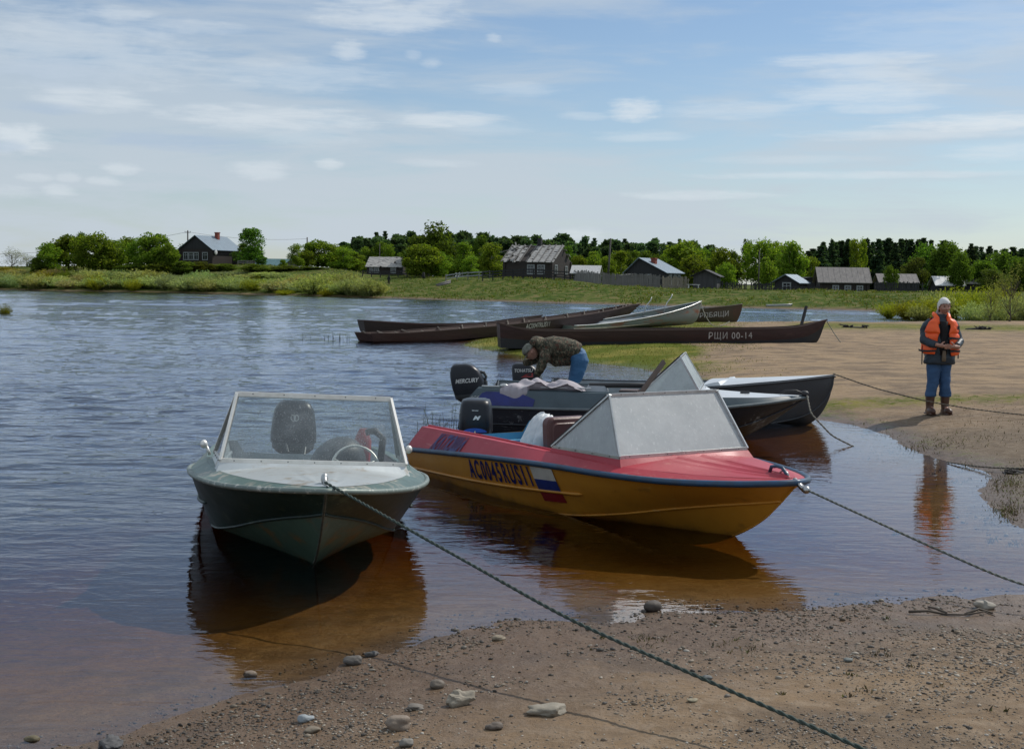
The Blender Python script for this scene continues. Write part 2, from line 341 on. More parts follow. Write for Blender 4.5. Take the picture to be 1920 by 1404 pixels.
    bn2 = N(nt, 'ShaderNodeBump'); bn2.inputs['Distance'].default_value = .14; L(nt, nD, bn2.inputs['Height']); L(nt, bn.outputs[0], bn2.inputs['Normal']); bn2.inputs['Strength'].default_value=.35
    L(nt, bn2.outputs[0], b.inputs['Normal'])
    me.materials.append(m)
    o = bpy.data.objects.new('ground', me); COL.objects.link(o); tag(o, 'brown sandy beach, grassy spit and green far bank', kind='structure')
build_ground()

def build_water():
    m = bpy.data.materials.new('river_water'); m.use_nodes = True; nt = m.node_tree; nt.nodes.clear()
    out = N(nt, 'ShaderNodeOutputMaterial'); ge = N(nt, 'ShaderNodeNewGeometry'); pos = ge.outputs['Position']
    sp = N(nt, 'ShaderNodeSeparateXYZ'); L(nt, pos, sp.inputs[0]); x, y = sp.outputs[0], sp.outputs[1]
    # how much wind reaches the surface: calm in the cove behind the boats, ruffled out on the river
    out_ = M(nt, 'SUBTRACT', y, M(nt, 'MULTIPLY', SSTEP(nt, x, -1.5, 4.0), 9.0))
    wind = SSTEP(nt, out_, 5.5, 16.5)
    patch = NOISE(nt, pos, .12, 4, .6); wind = M(nt, 'MULTIPLY', wind, M(nt, 'MULTIPLY_ADD', SSTEP(nt, patch, .35, .65), .5, .65))
    def lay(sx, sy, rot, scale, det, dist=0.0):
        mp = N(nt, 'ShaderNodeMapping'); mp.inputs['Scale'].default_value = (sx, sy, 1); mp.inputs['Rotation'].default_value = (0, 0, rot); L(nt, pos, mp.inputs[0])
        return NOISE(nt, mp.outputs[0], scale, det, .55, dist)
    h1 = lay(.45, 1.0, .12, 5.5, 3, .5); h2 = lay(.5, 1.0, -.30, 1.6, 3, .4); h3 = lay(.6, 1.0, .5, .42, 2); h4 = lay(.35, 1.0, .05, 16, 2)
    far = SSTEP(nt, y, 20, 90)
    H = M(nt, 'ADD', M(nt, 'MULTIPLY', h1, .022), M(nt, 'MULTIPLY', h2, .02)); H = M(nt, 'ADD', H, M(nt, 'MULTIPLY', M(nt, 'MULTIPLY', h3, far), .10))
    H = M(nt, 'MULTIPLY', H, wind)
    near = M(nt, 'MULTIPLY', M(nt, 'ADD', M(nt, 'MULTIPLY', h4, .0013), M(nt, 'MULTIPLY', h1, .0042)), 1.0)
    H = M(nt, 'ADD', H, near)
    bp = N(nt, 'ShaderNodeBump'); bp.inputs['Distance'].default_value = 1.0; bp.inputs['Strength'].default_value = 1.0; L(nt, H, bp.inputs['Height'])
    fr = N(nt, 'ShaderNodeFresnel'); fr.inputs[0].default_value = 1.33; L(nt, bp.outputs[0], fr.inputs[1])
    gl = N(nt, 'ShaderNodeBsdfGlossy'); gl.inputs['Roughness'].default_value = .03; L(nt, bp.outputs[0], gl.inputs['Normal'])
    gl.inputs[0].default_value = (.90, .96, 1.08, 1)
    tr = N(nt, 'ShaderNodeBsdfTransparent'); mx = N(nt, 'ShaderNodeMixShader'); L(nt, fr.outputs[0], mx.inputs[0]); L(nt, tr.outputs[0], mx.inputs[1]); L(nt, gl.outputs[0], mx.inputs[2])
    L(nt, mx.outputs[0], out.inputs[0])
    va = N(nt, 'ShaderNodeVolumeAbsorption'); va.inputs[0].default_value = (.80, .63, .15, 1); va.inputs[1].default_value = 3.3
    L(nt, va.outputs[0], out.inputs['Volume'])
    # surface with real wavelets, closed below so that the volume is sound
    rr = [4.0]
    while rr[-1] < 4100: rr.append(rr[-1]*(1.0042 if rr[-1] < 60 else (1.0062 if rr[-1] < 215 else 1.09)))
    rr = np.array(rr); fine = np.arange(-25.5, 25.51, .065); c1 = np.arange(25.5, 75, 1.0)[1:]; c2 = np.arange(75, 285, 6.0)
    an = R(1)*np.unique(np.round(np.concatenate([fine, c1, c2, 360-c1[::-1]]), 4)); AA, RR = np.meshgrid(an, rr); X = RR*np.sin(AA); Y = RR*np.cos(AA)
    G_ = ground_z(X, Y); dep = np.clip((-G_-.06)/.5, 0, 1)
    st = lambda v, a_, b_: (lambda q: q*q*(3-2*q))(np.clip((v-a_)/(b_-a_), 0, 1))
    wd = st(Y-st(X, -1.5, 4.0)*9, 5.5, 16.5)*(.7+.7*np.clip(.5+1.2*fbm(X*.09, Y*.14, 61, 2), 0, 1))
    Z = .046*fbm(X*.42+Y*.10, Y*.95-X*.12, 51, 2)*st(RR, 8, 26)+.036*fbm(X*1.25-Y*.2, Y*2.6+X*.2, 53, 2)*(1-st(RR, 60, 110))+.016*fbm(X*2.9, Y*5.8, 57, 2)*(1-st(RR, 26, 48))
    Z = Z+.16*fbm(X*.16, Y*.42+X*.03, 59, 2)*st(RR, 40, 110)
    Z = Z*.82*wd*dep*(RR < 260); nr, na = X.shape
    co = np.concatenate([np.stack([X, Y, Z], -1).reshape(-1, 3), [(0, 0, 0)], np.stack([X[-1], Y[-1], X[-1]*0-6], -1), [(0, 0, -6)]])
    i = np.arange(nr-1)[:, None]; j = np.arange(na)[None, :]; j2 = (j+1) % na; q = np.stack([i*na+j, (i+1)*na+j, (i+1)*na+j2, i*na+j2], -1).reshape(-1, 4)
    j = np.arange(na); j2 = (j+1) % na; t_ = nr*na; top = np.stack([np.full(na, t_), j, j2], -1); wl = np.stack([(nr-1)*na+j, t_+1+j, t_+1+j2, (nr-1)*na+j2], -1); bt = np.stack([np.full(na, t_+1+na), t_+1+j2, t_+1+j], -1)
    li = np.concatenate([q.ravel(), wl.ravel(), top.ravel(), bt.ravel()]).astype(np.int32); tot = np.array([4]*(len(q)+na)+[3]*(2*na)); ls = np.concatenate([[0], np.cumsum(tot)[:-1]]).astype(np.int32)
    me = bpy.data.meshes.new('water'); me.vertices.add(len(co)); me.vertices.foreach_set('co', co.ravel().astype(np.float32)); me.loops.add(len(li)); me.loops.foreach_set('vertex_index', li)
    me.polygons.add(len(tot)); me.polygons.foreach_set('loop_start', ls); sm = np.ones(len(tot), bool); sm[len(q):len(q)+na] = False; sm[-na:] = False; me.polygons.foreach_set('use_smooth', sm); me.update(); me.validate(); me.flip_normals() if me.polygons[5].normal.z < 0 else None
    me.materials.append(m); o = bpy.data.objects.new('water', me); COL.objects.link(o); tag(o, 'brown river water, ruffled blue further out', kind='structure')
build_water()
# ================================================================== BOATS
def sample(ctrl, n): return [crom(ctrl, i/(n-1)) for i in range(n)]
def pt(c): return [(p[0], 0, p[1]) if len(p) == 2 else p for p in c]
def mir(p): return Vector((p[0], -p[1], p[2]))
def surf(mb, A, B, sub=6, bulge=0.0, sides=(1, -1)):
    """loft between longitudinal curves A and B, sub steps across, both sides of the boat"""
    for s in sides:
        rings = []
        for a, b in zip(A, B):
            r = []
            for k in range(sub+1):
                f = k/sub; p = a.lerp(b, f); p = p+Vector((0, 1, 0))*bulge*math.sin(math.pi*f)*min(1, (a-b).length*3)*(1 if (a.y+b.y) > .04 else 0)
                r.append(Vector((p.x, p.y*s, p.z)))
            rings.append(r)
        mb.loft(rings, False)
def wobble(mb, amp, sc_=3.0, seed=1):
    """dents of thin sheet metal"""
    a = np.array([tuple(v) for v in mb.v])
    d = fbm(a[:, 0]*sc_+seed, a[:, 2]*sc_*1.6+a[:, 1]*sc_, seed, 3)*amp
    mb.v = [(x, y+dd*(1 if y > 0 else -1) if abs(y) > .05 else y, z) for (x, y, z), dd in zip(mb.v, d)]
def on_side(A, B, s, f, side=-1, off=.004, bulge=0.0):
    """point on the hull side: s along 0..1, f from A (0) to B (1)"""
    a = crom(A, s); b = crom(B, s); p = a.lerp(b, f); p = p+Vector((0, bulge*math.sin(math.pi*f), 0))
    t = (crom(A, min(s+.02, 1))-crom(A, max(s-.02, 0))); nrm = t.cross(b-a).normalized()
    if nrm.y < 0: nrm = -nrm
    p = p+nrm*off; return Vector((p.x, p.y*side, p.z))
def sx(c, x):
    c = [Vector(p) for p in c]
    """parameter at which a longitudinal curve reaches station x"""
    lo, hi = 0.0, 1.0
    for _ in range(30):
        m = (lo+hi)/2
        if crom(c, m).x < x: lo = m
        else: hi = m
    return lo
def text_mb(s, width, height, fn, bold=.02, shear=0.0, space=1.0):
    """letters as a mesh; fn maps (u 0..1, v 0..1) to a point"""
    c = bpy.data.curves.new('lettering', 'FONT'); c.body = s; c.offset = bold; c.resolution_u = 4; c.space_character = space
    o = bpy.data.objects.new('lettering', c); COL.objects.link(o)
    bpy.context.view_layer.update()
    me = bpy.data.meshes.new_from_object(o.evaluated_get(bpy.context.evaluated_depsgraph_get()))
    bpy.data.objects.remove(o); bpy.data.curves.remove(c)
    vs = np.array([v.co[:] for v in me.vertices]); mb = MB()
    x0, x1 = vs[:, 0].min(), vs[:, 0].max(); y0, y1 = vs[:, 1].min(), vs[:, 1].max()
    pts = [fn((v[0]-x0)/(x1-x0)+shear*(v[1]-y0)/(y1-y0), (v[1]-y0)/(y1-y0)) for v in vs]
    mb.add(pts, [tuple(p.vertices) for p in me.polygons]); bpy.data.meshes.remove(me)
    return mb
def rounded_ring(cx, cy, z, hx, hy, r=.35, n=24, p=3.2):
    out = []
    for k in range(n):
        a = 2*math.pi*k/n; c, s = math.cos(a), math.sin(a)
        out.append(Vector((cx+hx*math.copysign(abs(c)**(2/p), c), cy+hy*math.copysign(abs(s)**(2/p), s), z)))
    return out

ALU = mat('bare_aluminium', (.62, .63, .62), .38, .85, (.42, .43, .42), 8, 1, bump=.0006, bscale=30, dirt=(.28, .25, .2), dscale=9, dlo=.6, dhi=.75)
WHITEFR = mat('white_painted_trim', (.88, .87, .83), .38, .35, (.74, .72, .67), 14, 1)
BLACK = mat('black_rubber', (.018, .018, .02), .5)
COWL = mat('black_gloss_cowl', (.010, .012, .018), .36, 0, (.016, .018, .024), 5, .7, coat=0, spec=.35)
DKGREY = mat('dark_grey_plastic', (.05, .055, .06), .5)
LETTERW = mat('white_lettering', (.72, .72, .70), .5)
STEEL = mat('steel', (.5, .5, .5), .35, 1)
def glass_mat(name, haze, tint=(.92, .96, .95), hcol=(.75, .78, .78), lo=.35, hi=.75, rough=.12, sheen=0, speck=.45):
    m = bpy.data.materials.new(name); m.use_nodes = True; nt = m.node_tree; nt.nodes.clear()
    out = N(nt, 'ShaderNodeOutputMaterial'); t = N(nt, 'ShaderNodeTexCoord'); v = t.outputs['Object']
    fr = N(nt, 'ShaderNodeFresnel'); fr.inputs[0].default_value = 1.5
    gl = N(nt, 'ShaderNodeBsdfGlossy'); gl.inputs['Roughness'].default_value = rough
    tr = N(nt, 'ShaderNodeBsdfTransparent'); tr.inputs[0].default_value = tint+(1,)
    df = N(nt, 'ShaderNodeBsdfDiffuse'); df.inputs[0].default_value = hcol+(1,); tl = N(nt, 'ShaderNodeBsdfTranslucent'); tl.inputs[0].default_value = hcol+(1,)
    ad = N(nt, 'ShaderNodeMixShader'); ad.inputs[0].default_value = .5; L(nt, df.outputs[0], ad.inputs[1]); L(nt, tl.outputs[0], ad.inputs[2])
    n = NOISE(nt, v, 3.2, 8, .68); n2 = NOISE(nt, v, 95, 3, .6)
    mp = N(nt, 'ShaderNodeMapping'); mp.inputs['Scale'].default_value = (60, 60, 4); mp.inputs['Rotation'].default_value = (.5, .3, .8); L(nt, v, mp.inputs[0]); n3 = NOISE(nt, mp.outputs[0], 1, 3, .5)
    f = M(nt, 'ADD', M(nt, 'MULTIPLY', SSTEP(nt, n, lo, hi), haze), M(nt, 'MULTIPLY', SSTEP(nt, n2, .62, .70), speck)); f = M(nt, 'ADD', f, M(nt, 'MULTIPLY', SSTEP(nt, n3, .62, .75), .16), clamp=True)
    f = M(nt, 'ADD', f, haze*.35, clamp=True)
    m1 = N(nt, 'ShaderNodeMixShader'); L(nt, f, m1.inputs[0]); L(nt, tr.outputs[0], m1.inputs[1]); L(nt, ad.outputs[0], m1.inputs[2])
    m2 = N(nt, 'ShaderNodeMixShader'); L(nt, fr.outputs[0], m2.inputs[0]); L(nt, m1.outputs[0], m2.inputs[1]); L(nt, gl.outputs[0], m2.inputs[2])
    if sheen:
        g2 = N(nt, 'ShaderNodeBsdfGlossy'); g2.inputs['Roughness'].default_value = .50; m3 = N(nt, 'ShaderNodeMixShader'); L(nt, M(nt, 'MULTIPLY', M(nt, 'ADD', M(nt, 'MULTIPLY', SSTEP(nt, n, .3, .7), .06), M(nt, 'MULTIPLY_ADD', SSTEP(nt, n3, .5, .8), .22, .52)), sheen), m3.inputs[0]); L(nt, m2.outputs[0], m3.inputs[1]); L(nt, g2.outputs[0], m3.inputs[2]); L(nt, m3.outputs[0], out.inputs[0]); return m
    L(nt, m2.outputs[0], out.inputs[0]); return m
GLASS_A = glass_mat('dusty_windscreen', .30, lo=.42, hi=.8, hcol=(.74, .78, .80), rough=.05)
GLASS_B = glass_mat('scratched_cloudy_windscreen', .26, speck=.05, lo=.15, hi=.85, hcol=(.95, 1.0, .99), rough=.22, sheen=.42)
GLASS_C = glass_mat('milky_windscreen', .70, speck=.05, lo=.2, hi=.6, hcol=(.80, .92, .92), rough=.2, sheen=.3)

def bar_loop(mb, pts, w, h, closed=True):
    k = len(pts)
    for i in range(k if closed else k-1): mb.beam(pts[i], pts[(i+1) % k], w, h)
def pane_mb(pts, th=.004):
    a = Vector(pts[0]); n = (Vector(pts[1])-a).cross(Vector(pts[2])-a).normalized()*th/2
    # subdivided slab
    mb = MB(); top = [Vector(p)+n for p in pts]; bot = [Vector(p)-n for p in pts]; k = len(pts)
    mb.add(top+bot, [tuple(range(k)), tuple(range(2*k-1, k-1, -1))]+[(i, (i+1) % k, (i+1) % k+k, i+k) for i in range(k)])
    return mb

def join_into(o, mb, m):
    """add small pieces (screw heads) to a part's own mesh with a second material"""
    me = o.data; bm = bmesh.new(); bm.from_mesh(me); n0 = len(bm.faces); vs = [bm.verts.new(v) for v in mb.v]
    for f in mb.f: bm.faces.new([vs[i] for i in f]).material_index = 1
    bm.to_mesh(me); bm.free(); me.materials.append(m)
def windshield(root, bl, tl_, rear, framemat, glass, fw=.035, mid=.0, rivets=True, edge=BLACK):
    """bl = base front corner (x, y, z), tl_ = top corner, rear = rear end of the side panel base; mirrored"""
    bl, tl_, rear = Vector(bl), Vector(tl_), Vector(rear)
    fr = MB(); st = -1
    B0, B1, T0, T1 = bl, mir(bl), tl_, mir(tl_)
    bar_loop(fr, [B0, B1, T1, T0], fw*.5, fw)
    for s in (1, -1):
        b, t, r = (bl, tl_, rear) if s > 0 else (mir(bl), mir(tl_), mir(rear))
        fr.beam(r, t+(t-r)*.02, .016, fw*.9, up=(0, 1, 0)); fr.beam(b, r, .016, fw*.8)
    f = fr.build('windshield', framemat, root, bevel=.003)
    rb = MB(); up = Vector((.0, 0, .0))
    o = Vector((-.012, 0, -fw*.62)); bar_loop(rb, [B0+o, B1+o], .02, .012, False)
    for s in (1, -1):
        b, t, r = (bl, tl_, rear) if s > 0 else (mir(bl), mir(tl_), mir(rear))
        rb.beam(r+Vector((-.02, 0, 0)), t+Vector((-.025, 0, 0)), .022, .018, up=(0, 1, 0))
    rb.build('rubber_seal', edge, f)
    if rivets:
        rv = MB()
        nx = (B1-B0).cross(T0-B0).normalized(); 
        if nx.x < 0: nx = -nx
        for a, b, k in ((B0, B1, 7), (T0, T1, 5), (B0, T0, 2), (B1, T1, 2)):
            for i in range(k): rv.blob(a.lerp(b, (i+.5)/k)+nx*.011, (.006, .006, .006), 1)
        for s in (1, -1):
            b, r = (bl, rear) if s > 0 else (mir(bl), mir(rear))
            for i in range(4): rv.blob(b.lerp(r, (i+.5)/4)+Vector((0, .012*s, 0)), (.006, .006, .006), 1)
        join_into(f, rv, DKGREY)
    c = (B0+B1+T0+T1)/4; ins = lambda p: p+(c-p)*.012
    pane_mb([ins(B0), ins(B1), ins(T1), ins(T0)]).build('windshield_pane', glass, f)
    for s in (1, -1):
        b, t, r = (bl, tl_, rear) if s > 0 else (mir(bl), mir(tl_), mir(rear))
        c = (b+t+r)/3; pane_mb([p+(c-p)*.02 for p in (b, t, r)]).build('windshield_pane', glass, f)
    return f

def outboard(root, x, z, style, y=0, tilt=0.0, scale=1.0, yaw=0.0, wide=1.0):
    """outboard motor: origin where the clamp sits on the transom, pointing aft (-x)"""
    T = Matrix.Translation((x, y, z)) @ Matrix.Rotation(yaw, 4, 'Z') @ Matrix.Rotation(tilt, 4, 'Y') @ Matrix.Scale(scale, 4)
    def X(mb): mb.v = [tuple(T @ Vector(v)) for v in mb.v]; return mb
    leg = MB()
    leg.loft([rounded_ring(-.17, 0, zz, hx, hy, n=16) for zz, hx, hy in ((.06, .13, .09), (-.1, .10, .06), (-.35, .075, .045), (-.60, .07, .035), (-.66, .10, .03), (-.85, .07, .018))], True, True)
    leg.box((-.02, 0, -.06), (.07, .22, .22)); leg.box((.03, .08, -.02), (.05, .03, .2)); leg.box((.03, -.08, -.02), (.05, .03, .2))
    leg.box((-.2, 0, -.62), (.30, .14, .012)); leg.blob((-.19, 0, -.76), (.17, .045, .045), 2)
    for k in range(3):
        a = k*2.094; leg.box((-.36, .07*math.cos(a), -.76+.07*math.sin(a)), (.02, .06, .11), rx=a)
    m = X(leg).build('outboard_motor', DKGREY if style != 'two_stroke' else COWL, root, True, 35)
    pan = MB(); pan.loft([rounded_ring(-.20, 0, zz, hx, hy*wide, n=24) for zz, hx, hy in ((.02, .17, .11), (.07, .235, .15), (.13, .245, .155))], True, True)
    pan.tube([(.0, .10, .10), (.12, .11, .1), (.2, .1, .03)], .009, 6); pan.tube([(-.0, -.06, .09), (.1, -.08, .12), (.17, -.06, .05)], .012, 6)
    X(pan).build('lower_cowl', DKGREY, m, True, 40)
    cw = MB()
    if style == 'four_stroke':   # tall, leaning back, chamfered front
        S = [(.13, .24, .155, -.20), (.20, .25, .16, -.21), (.34, .245, .158, -.235), (.46, .22, .15, -.26), (.54, .17, .13, -.29), (.575, .10, .09, -.32)]
    elif style == 'rounded':
        S = [(.13, .21, .165, -.20), (.22, .205, .165, -.20), (.36, .19, .155, -.21), (.46, .175, .142, -.215), (.52, .15, .12, -.22), (.555, .10, .08, -.22)]
    elif style == 'slant':
        S = [(.13, .23, .15, -.19), (.22, .225, .15, -.20), (.32, .20, .14, -.23), (.38, .16, .12, -.26), (.41, .08, .07, -.30)]
    else:                        # square shouldered two stroke
        S = [(.13, .225, .155, -.20), (.155, .24, .165, -.20), (.30, .235, .162, -.20), (.44, .215, .15, -.20), (.485, .195, .135, -.20), (.50, .15, .10, -.20)]
    S = [(a, b_, c_*wide, d_) for a, b_, c_, d_ in S]
    R_ = [rounded_ring(cx, 0, zz, hx, hy, n=32, p=4.0) for zz, hx, hy, cx in S]
    cw.loft(R_, True, True)
    c = X(cw).build('cowl', COWL, m, True, 50)
    if style == 'four_stroke':
        h = MB(); h.tube([(.02, 0, .30), (.045, 0, .36), (.02, 0, .42), (-.08, 0, .45)], .022, 8); h.box((.01, 0, .23), (.09, .14, .14)); h.box((.02, 0, .13), (.07, .2, .06))
        X(h).build('carry_handle', DKGREY, m, True, 40)
    til = MB(); til.tube([(.05, .09, .08), (.25, .10, .10), (.45, .1, .12)], [.016, .014, .014], 8); til.tube([(.45, .1, .12), (.6, .1, .125)], .021, 10)
    if style in ('two_stroke', 'four_stroke', 'slant'): X(til).build('tiller_handle', BLACK, m, True)
    def side(u0, v0, wd, ht, s, off=.006, sh=0.0):
        # lettering laid on the cowl side y = s*hy
        def fn(u, v):
            zz = v0+v*ht; xx = u0+(u if s < 0 else 1-u)*wd
            k = next((i for i in range(len(S)-1) if S[i][0] <= zz <= S[i+1][0]), 1); f = (zz-S[k][0])/(S[k+1][0]-S[k][0])
            hx = S[k][1]*(1-f)+S[k+1][1]*f; hy = S[k][2]*(1-f)+S[k+1][2]*f; cx = S[k][3]*(1-f)+S[k+1][3]*f
            e = min(abs((xx-cx)/hx), .999); yy = hy*(1-e**4)**(.25)
            return T @ Vector((xx, s*(yy+off), zz))
        return fn
    if style == 'four_stroke':
        text_mb('MERCURY', 1, 1, side(-.40, .30, .34, .065, -1), .03, .05).build('brand_lettering', LETTERW, m)
    elif style == 'slant':
        text_mb('TOHATSU', 1, 1, side(-.37, .27, .30, .055, -1), .03, .03).build('brand_lettering', LETTERW, m)
        st = MB(); st.add([side(-.26, .19, .20, .06, -1, .005)(u, v) for u, v in ((0, 0), (1, .0), (1, 1.1), (.4, .8))], [(0, 1, 2, 3)]); st.build('red_stripe', mat('red_decal', (.35, .03, .03), .4), m)
    elif style == 'two_stroke':
        text_mb('MERCURY', 1, 1, side(-.40, .31, .36, .06, -1), .03, .05).build('brand_lettering', LETTERW, m)
        bl = mat('blue_decal', (.02, .10, .50), .35)
        def front(u, v, off=.006):
            zz = .15+v*.34; k = next((i for i in range(len(S)-1) if S[i][0] <= zz <= S[i+1][0]), 1); f = (zz-S[k][0])/(S[k+1][0]-S[k][0])
            hx = S[k][1]*(1-f)+S[k+1][1]*f; hy = S[k][2]*(1-f)+S[k+1][2]*f; yy = (u-.5)*.30; e = min(abs(yy/hy), .999)
            return T @ Vector((-.20+hx*(1-e**4)**.25+off, yy, zz))
        text_mb('M', 1, 1, lambda u, v: front(.42+u*.2, .42+v*.13), .05, .4).build('logo_mark', LETTERW, m)
        text_mb('Saltwater', 1, 1, lambda u, v: front(.38+u*.24, .70+v*.04), .03).build('model_lettering', LETTERW, m)
        st = MB()
        nn = 14
        for i in range(nn):
            u0, u1 = i/nn, (i+1)/nn; a0 = .06+.10*math.sin(math.pi*u0)**.6; a1 = .06+.10*math.sin(math.pi*u1)**.6
            st.add([front(.08+.84*u0, .02, .005), front(.08+.84*u1, .02, .005), front(.08+.84*u1, a1, .005), front(.08+.84*u0, a0, .005)], [(0, 1, 2, 3)])
            st.add([side(-.42, .16, .40, 1, -1, .005)(u0, .0), side(-.42, .16, .40, 1, -1, .005)(u1, .0), side(-.42, .16, .40, 1, -1, .005)(u1, .10*(1-u1)+.015), side(-.42, .16, .40, 1, -1, .005)(u0, .10*(1-u0)+.015)], [(0, 1, 2, 3)])
        st.build('blue_stripe', bl, m)
        hz = MB(); hz.tube([(.0, -.05, .11), (.05, -.06, .16), (.1, -.05, .12), (.12, -.02, .03)], .008, 6); hz.tube([(.0, .0, .11), (.06, .0, .17), (.12, .02, .03)], .008, 6); X(hz).build('cable_loop', mat('cream_cable', (.6, .57, .48), .5), m, True)
    else:
        lg = MB(); c0 = T @ Vector((-.20, 0, .38))
        def fr_(yy, zz, off=.008): 
            k = next((i for i in range(len(S)-1) if S[i][0] <= zz <= S[i+1][0]), 1); f = (zz-S[k][0])/(S[k+1][0]-S[k][0])
            hx = S[k][1]*(1-f)+S[k+1][1]*f; hy = S[k][2]*(1-f)+S[k+1][2]*f; cx = S[k][3]*(1-f)+S[k+1][3]*f; e = min(abs(yy/hy), .999)
            return T @ Vector((cx+hx*(1-e**4)**.25+off, yy, zz))
        lg.tube([fr_(.036*math.cos(a)*1.1, .385+.034*math.sin(a)) for a in [R(k) for k in range(150, 391, 15)]], .0035, 5)
        lg.tube([fr_(-.03, .41), fr_(-.006, .412), fr_(-.004, .36)], .0045, 5); lg.tube([fr_(.03, .41), fr_(.006, .412), fr_(.004, .36)], .0045, 5)
        lg.build('logo_mark', LETTERW, m)
        tg = MB(); tg.box(T @ Vector((-.14, 0, .545)), (.05, .055, .012)); tg.build('orange_tag', mat('orange_plastic', (.75, .32, .06), .5), m)
    return m

def rope(name, pts, r, label, cat='rope', group=None, col=(.10, .13, .11), col2=(.22, .24, .2), sag=None, n=60):
    """a laid rope: two twisted strands following the path"""
    pts = [Vector(p) for p in pts]; cum = [0]
    for a, b in zip(pts[:-1], pts[1:]): cum.append(cum[-1]+(b-a).length)
    path = []
    for i in range(n):
        d = cum[-1]*i/(n-1); k = max(j for j in range(len(cum)-1) if cum[j] <= d+1e-9); path.append(pts[k].lerp(pts[k+1], (d-cum[k])/(cum[k+1]-cum[k])))
    for _ in range(n//4):
        path = [path[0]]+[(path[i-1]+path[i]*2+path[i+1])/4 for i in range(1, n-1)]+[path[-1]]
    seglen = sum((path[i+1]-path[i]).length for i in range(n-1)); mb = MB()
    k = max(n, min(900, int(seglen/(r*1.7))))
    P2 = []
    for i in range(k):
        x = i/(k-1)*(n-1); a = min(int(x), n-2); P2.append(path[a].lerp(path[a+1], x-a))
    for s in range(2):
        q = []
        for i, p in enumerate(P2):
            t = (P2[min(i+1, k-1)]-P2[max(i-1, 0)]).normalized(); u = t.cross(Vector((0, 0, 1)))
            u = u.normalized() if u.length > .01 else Vector((1, 0, 0)); v = t.cross(u); th = i*.95+s*math.pi
            q.append(p+(u*math.cos(th)+v*math.sin(th))*r*.45)
        mb.tube(q, r*.62, 5)
    m = mat('rope_'+str(col), col, .85, 0, col2, 90, 1.4)
    o = mb.build(name, m, None, True); tag(o, label, cat, group); return o

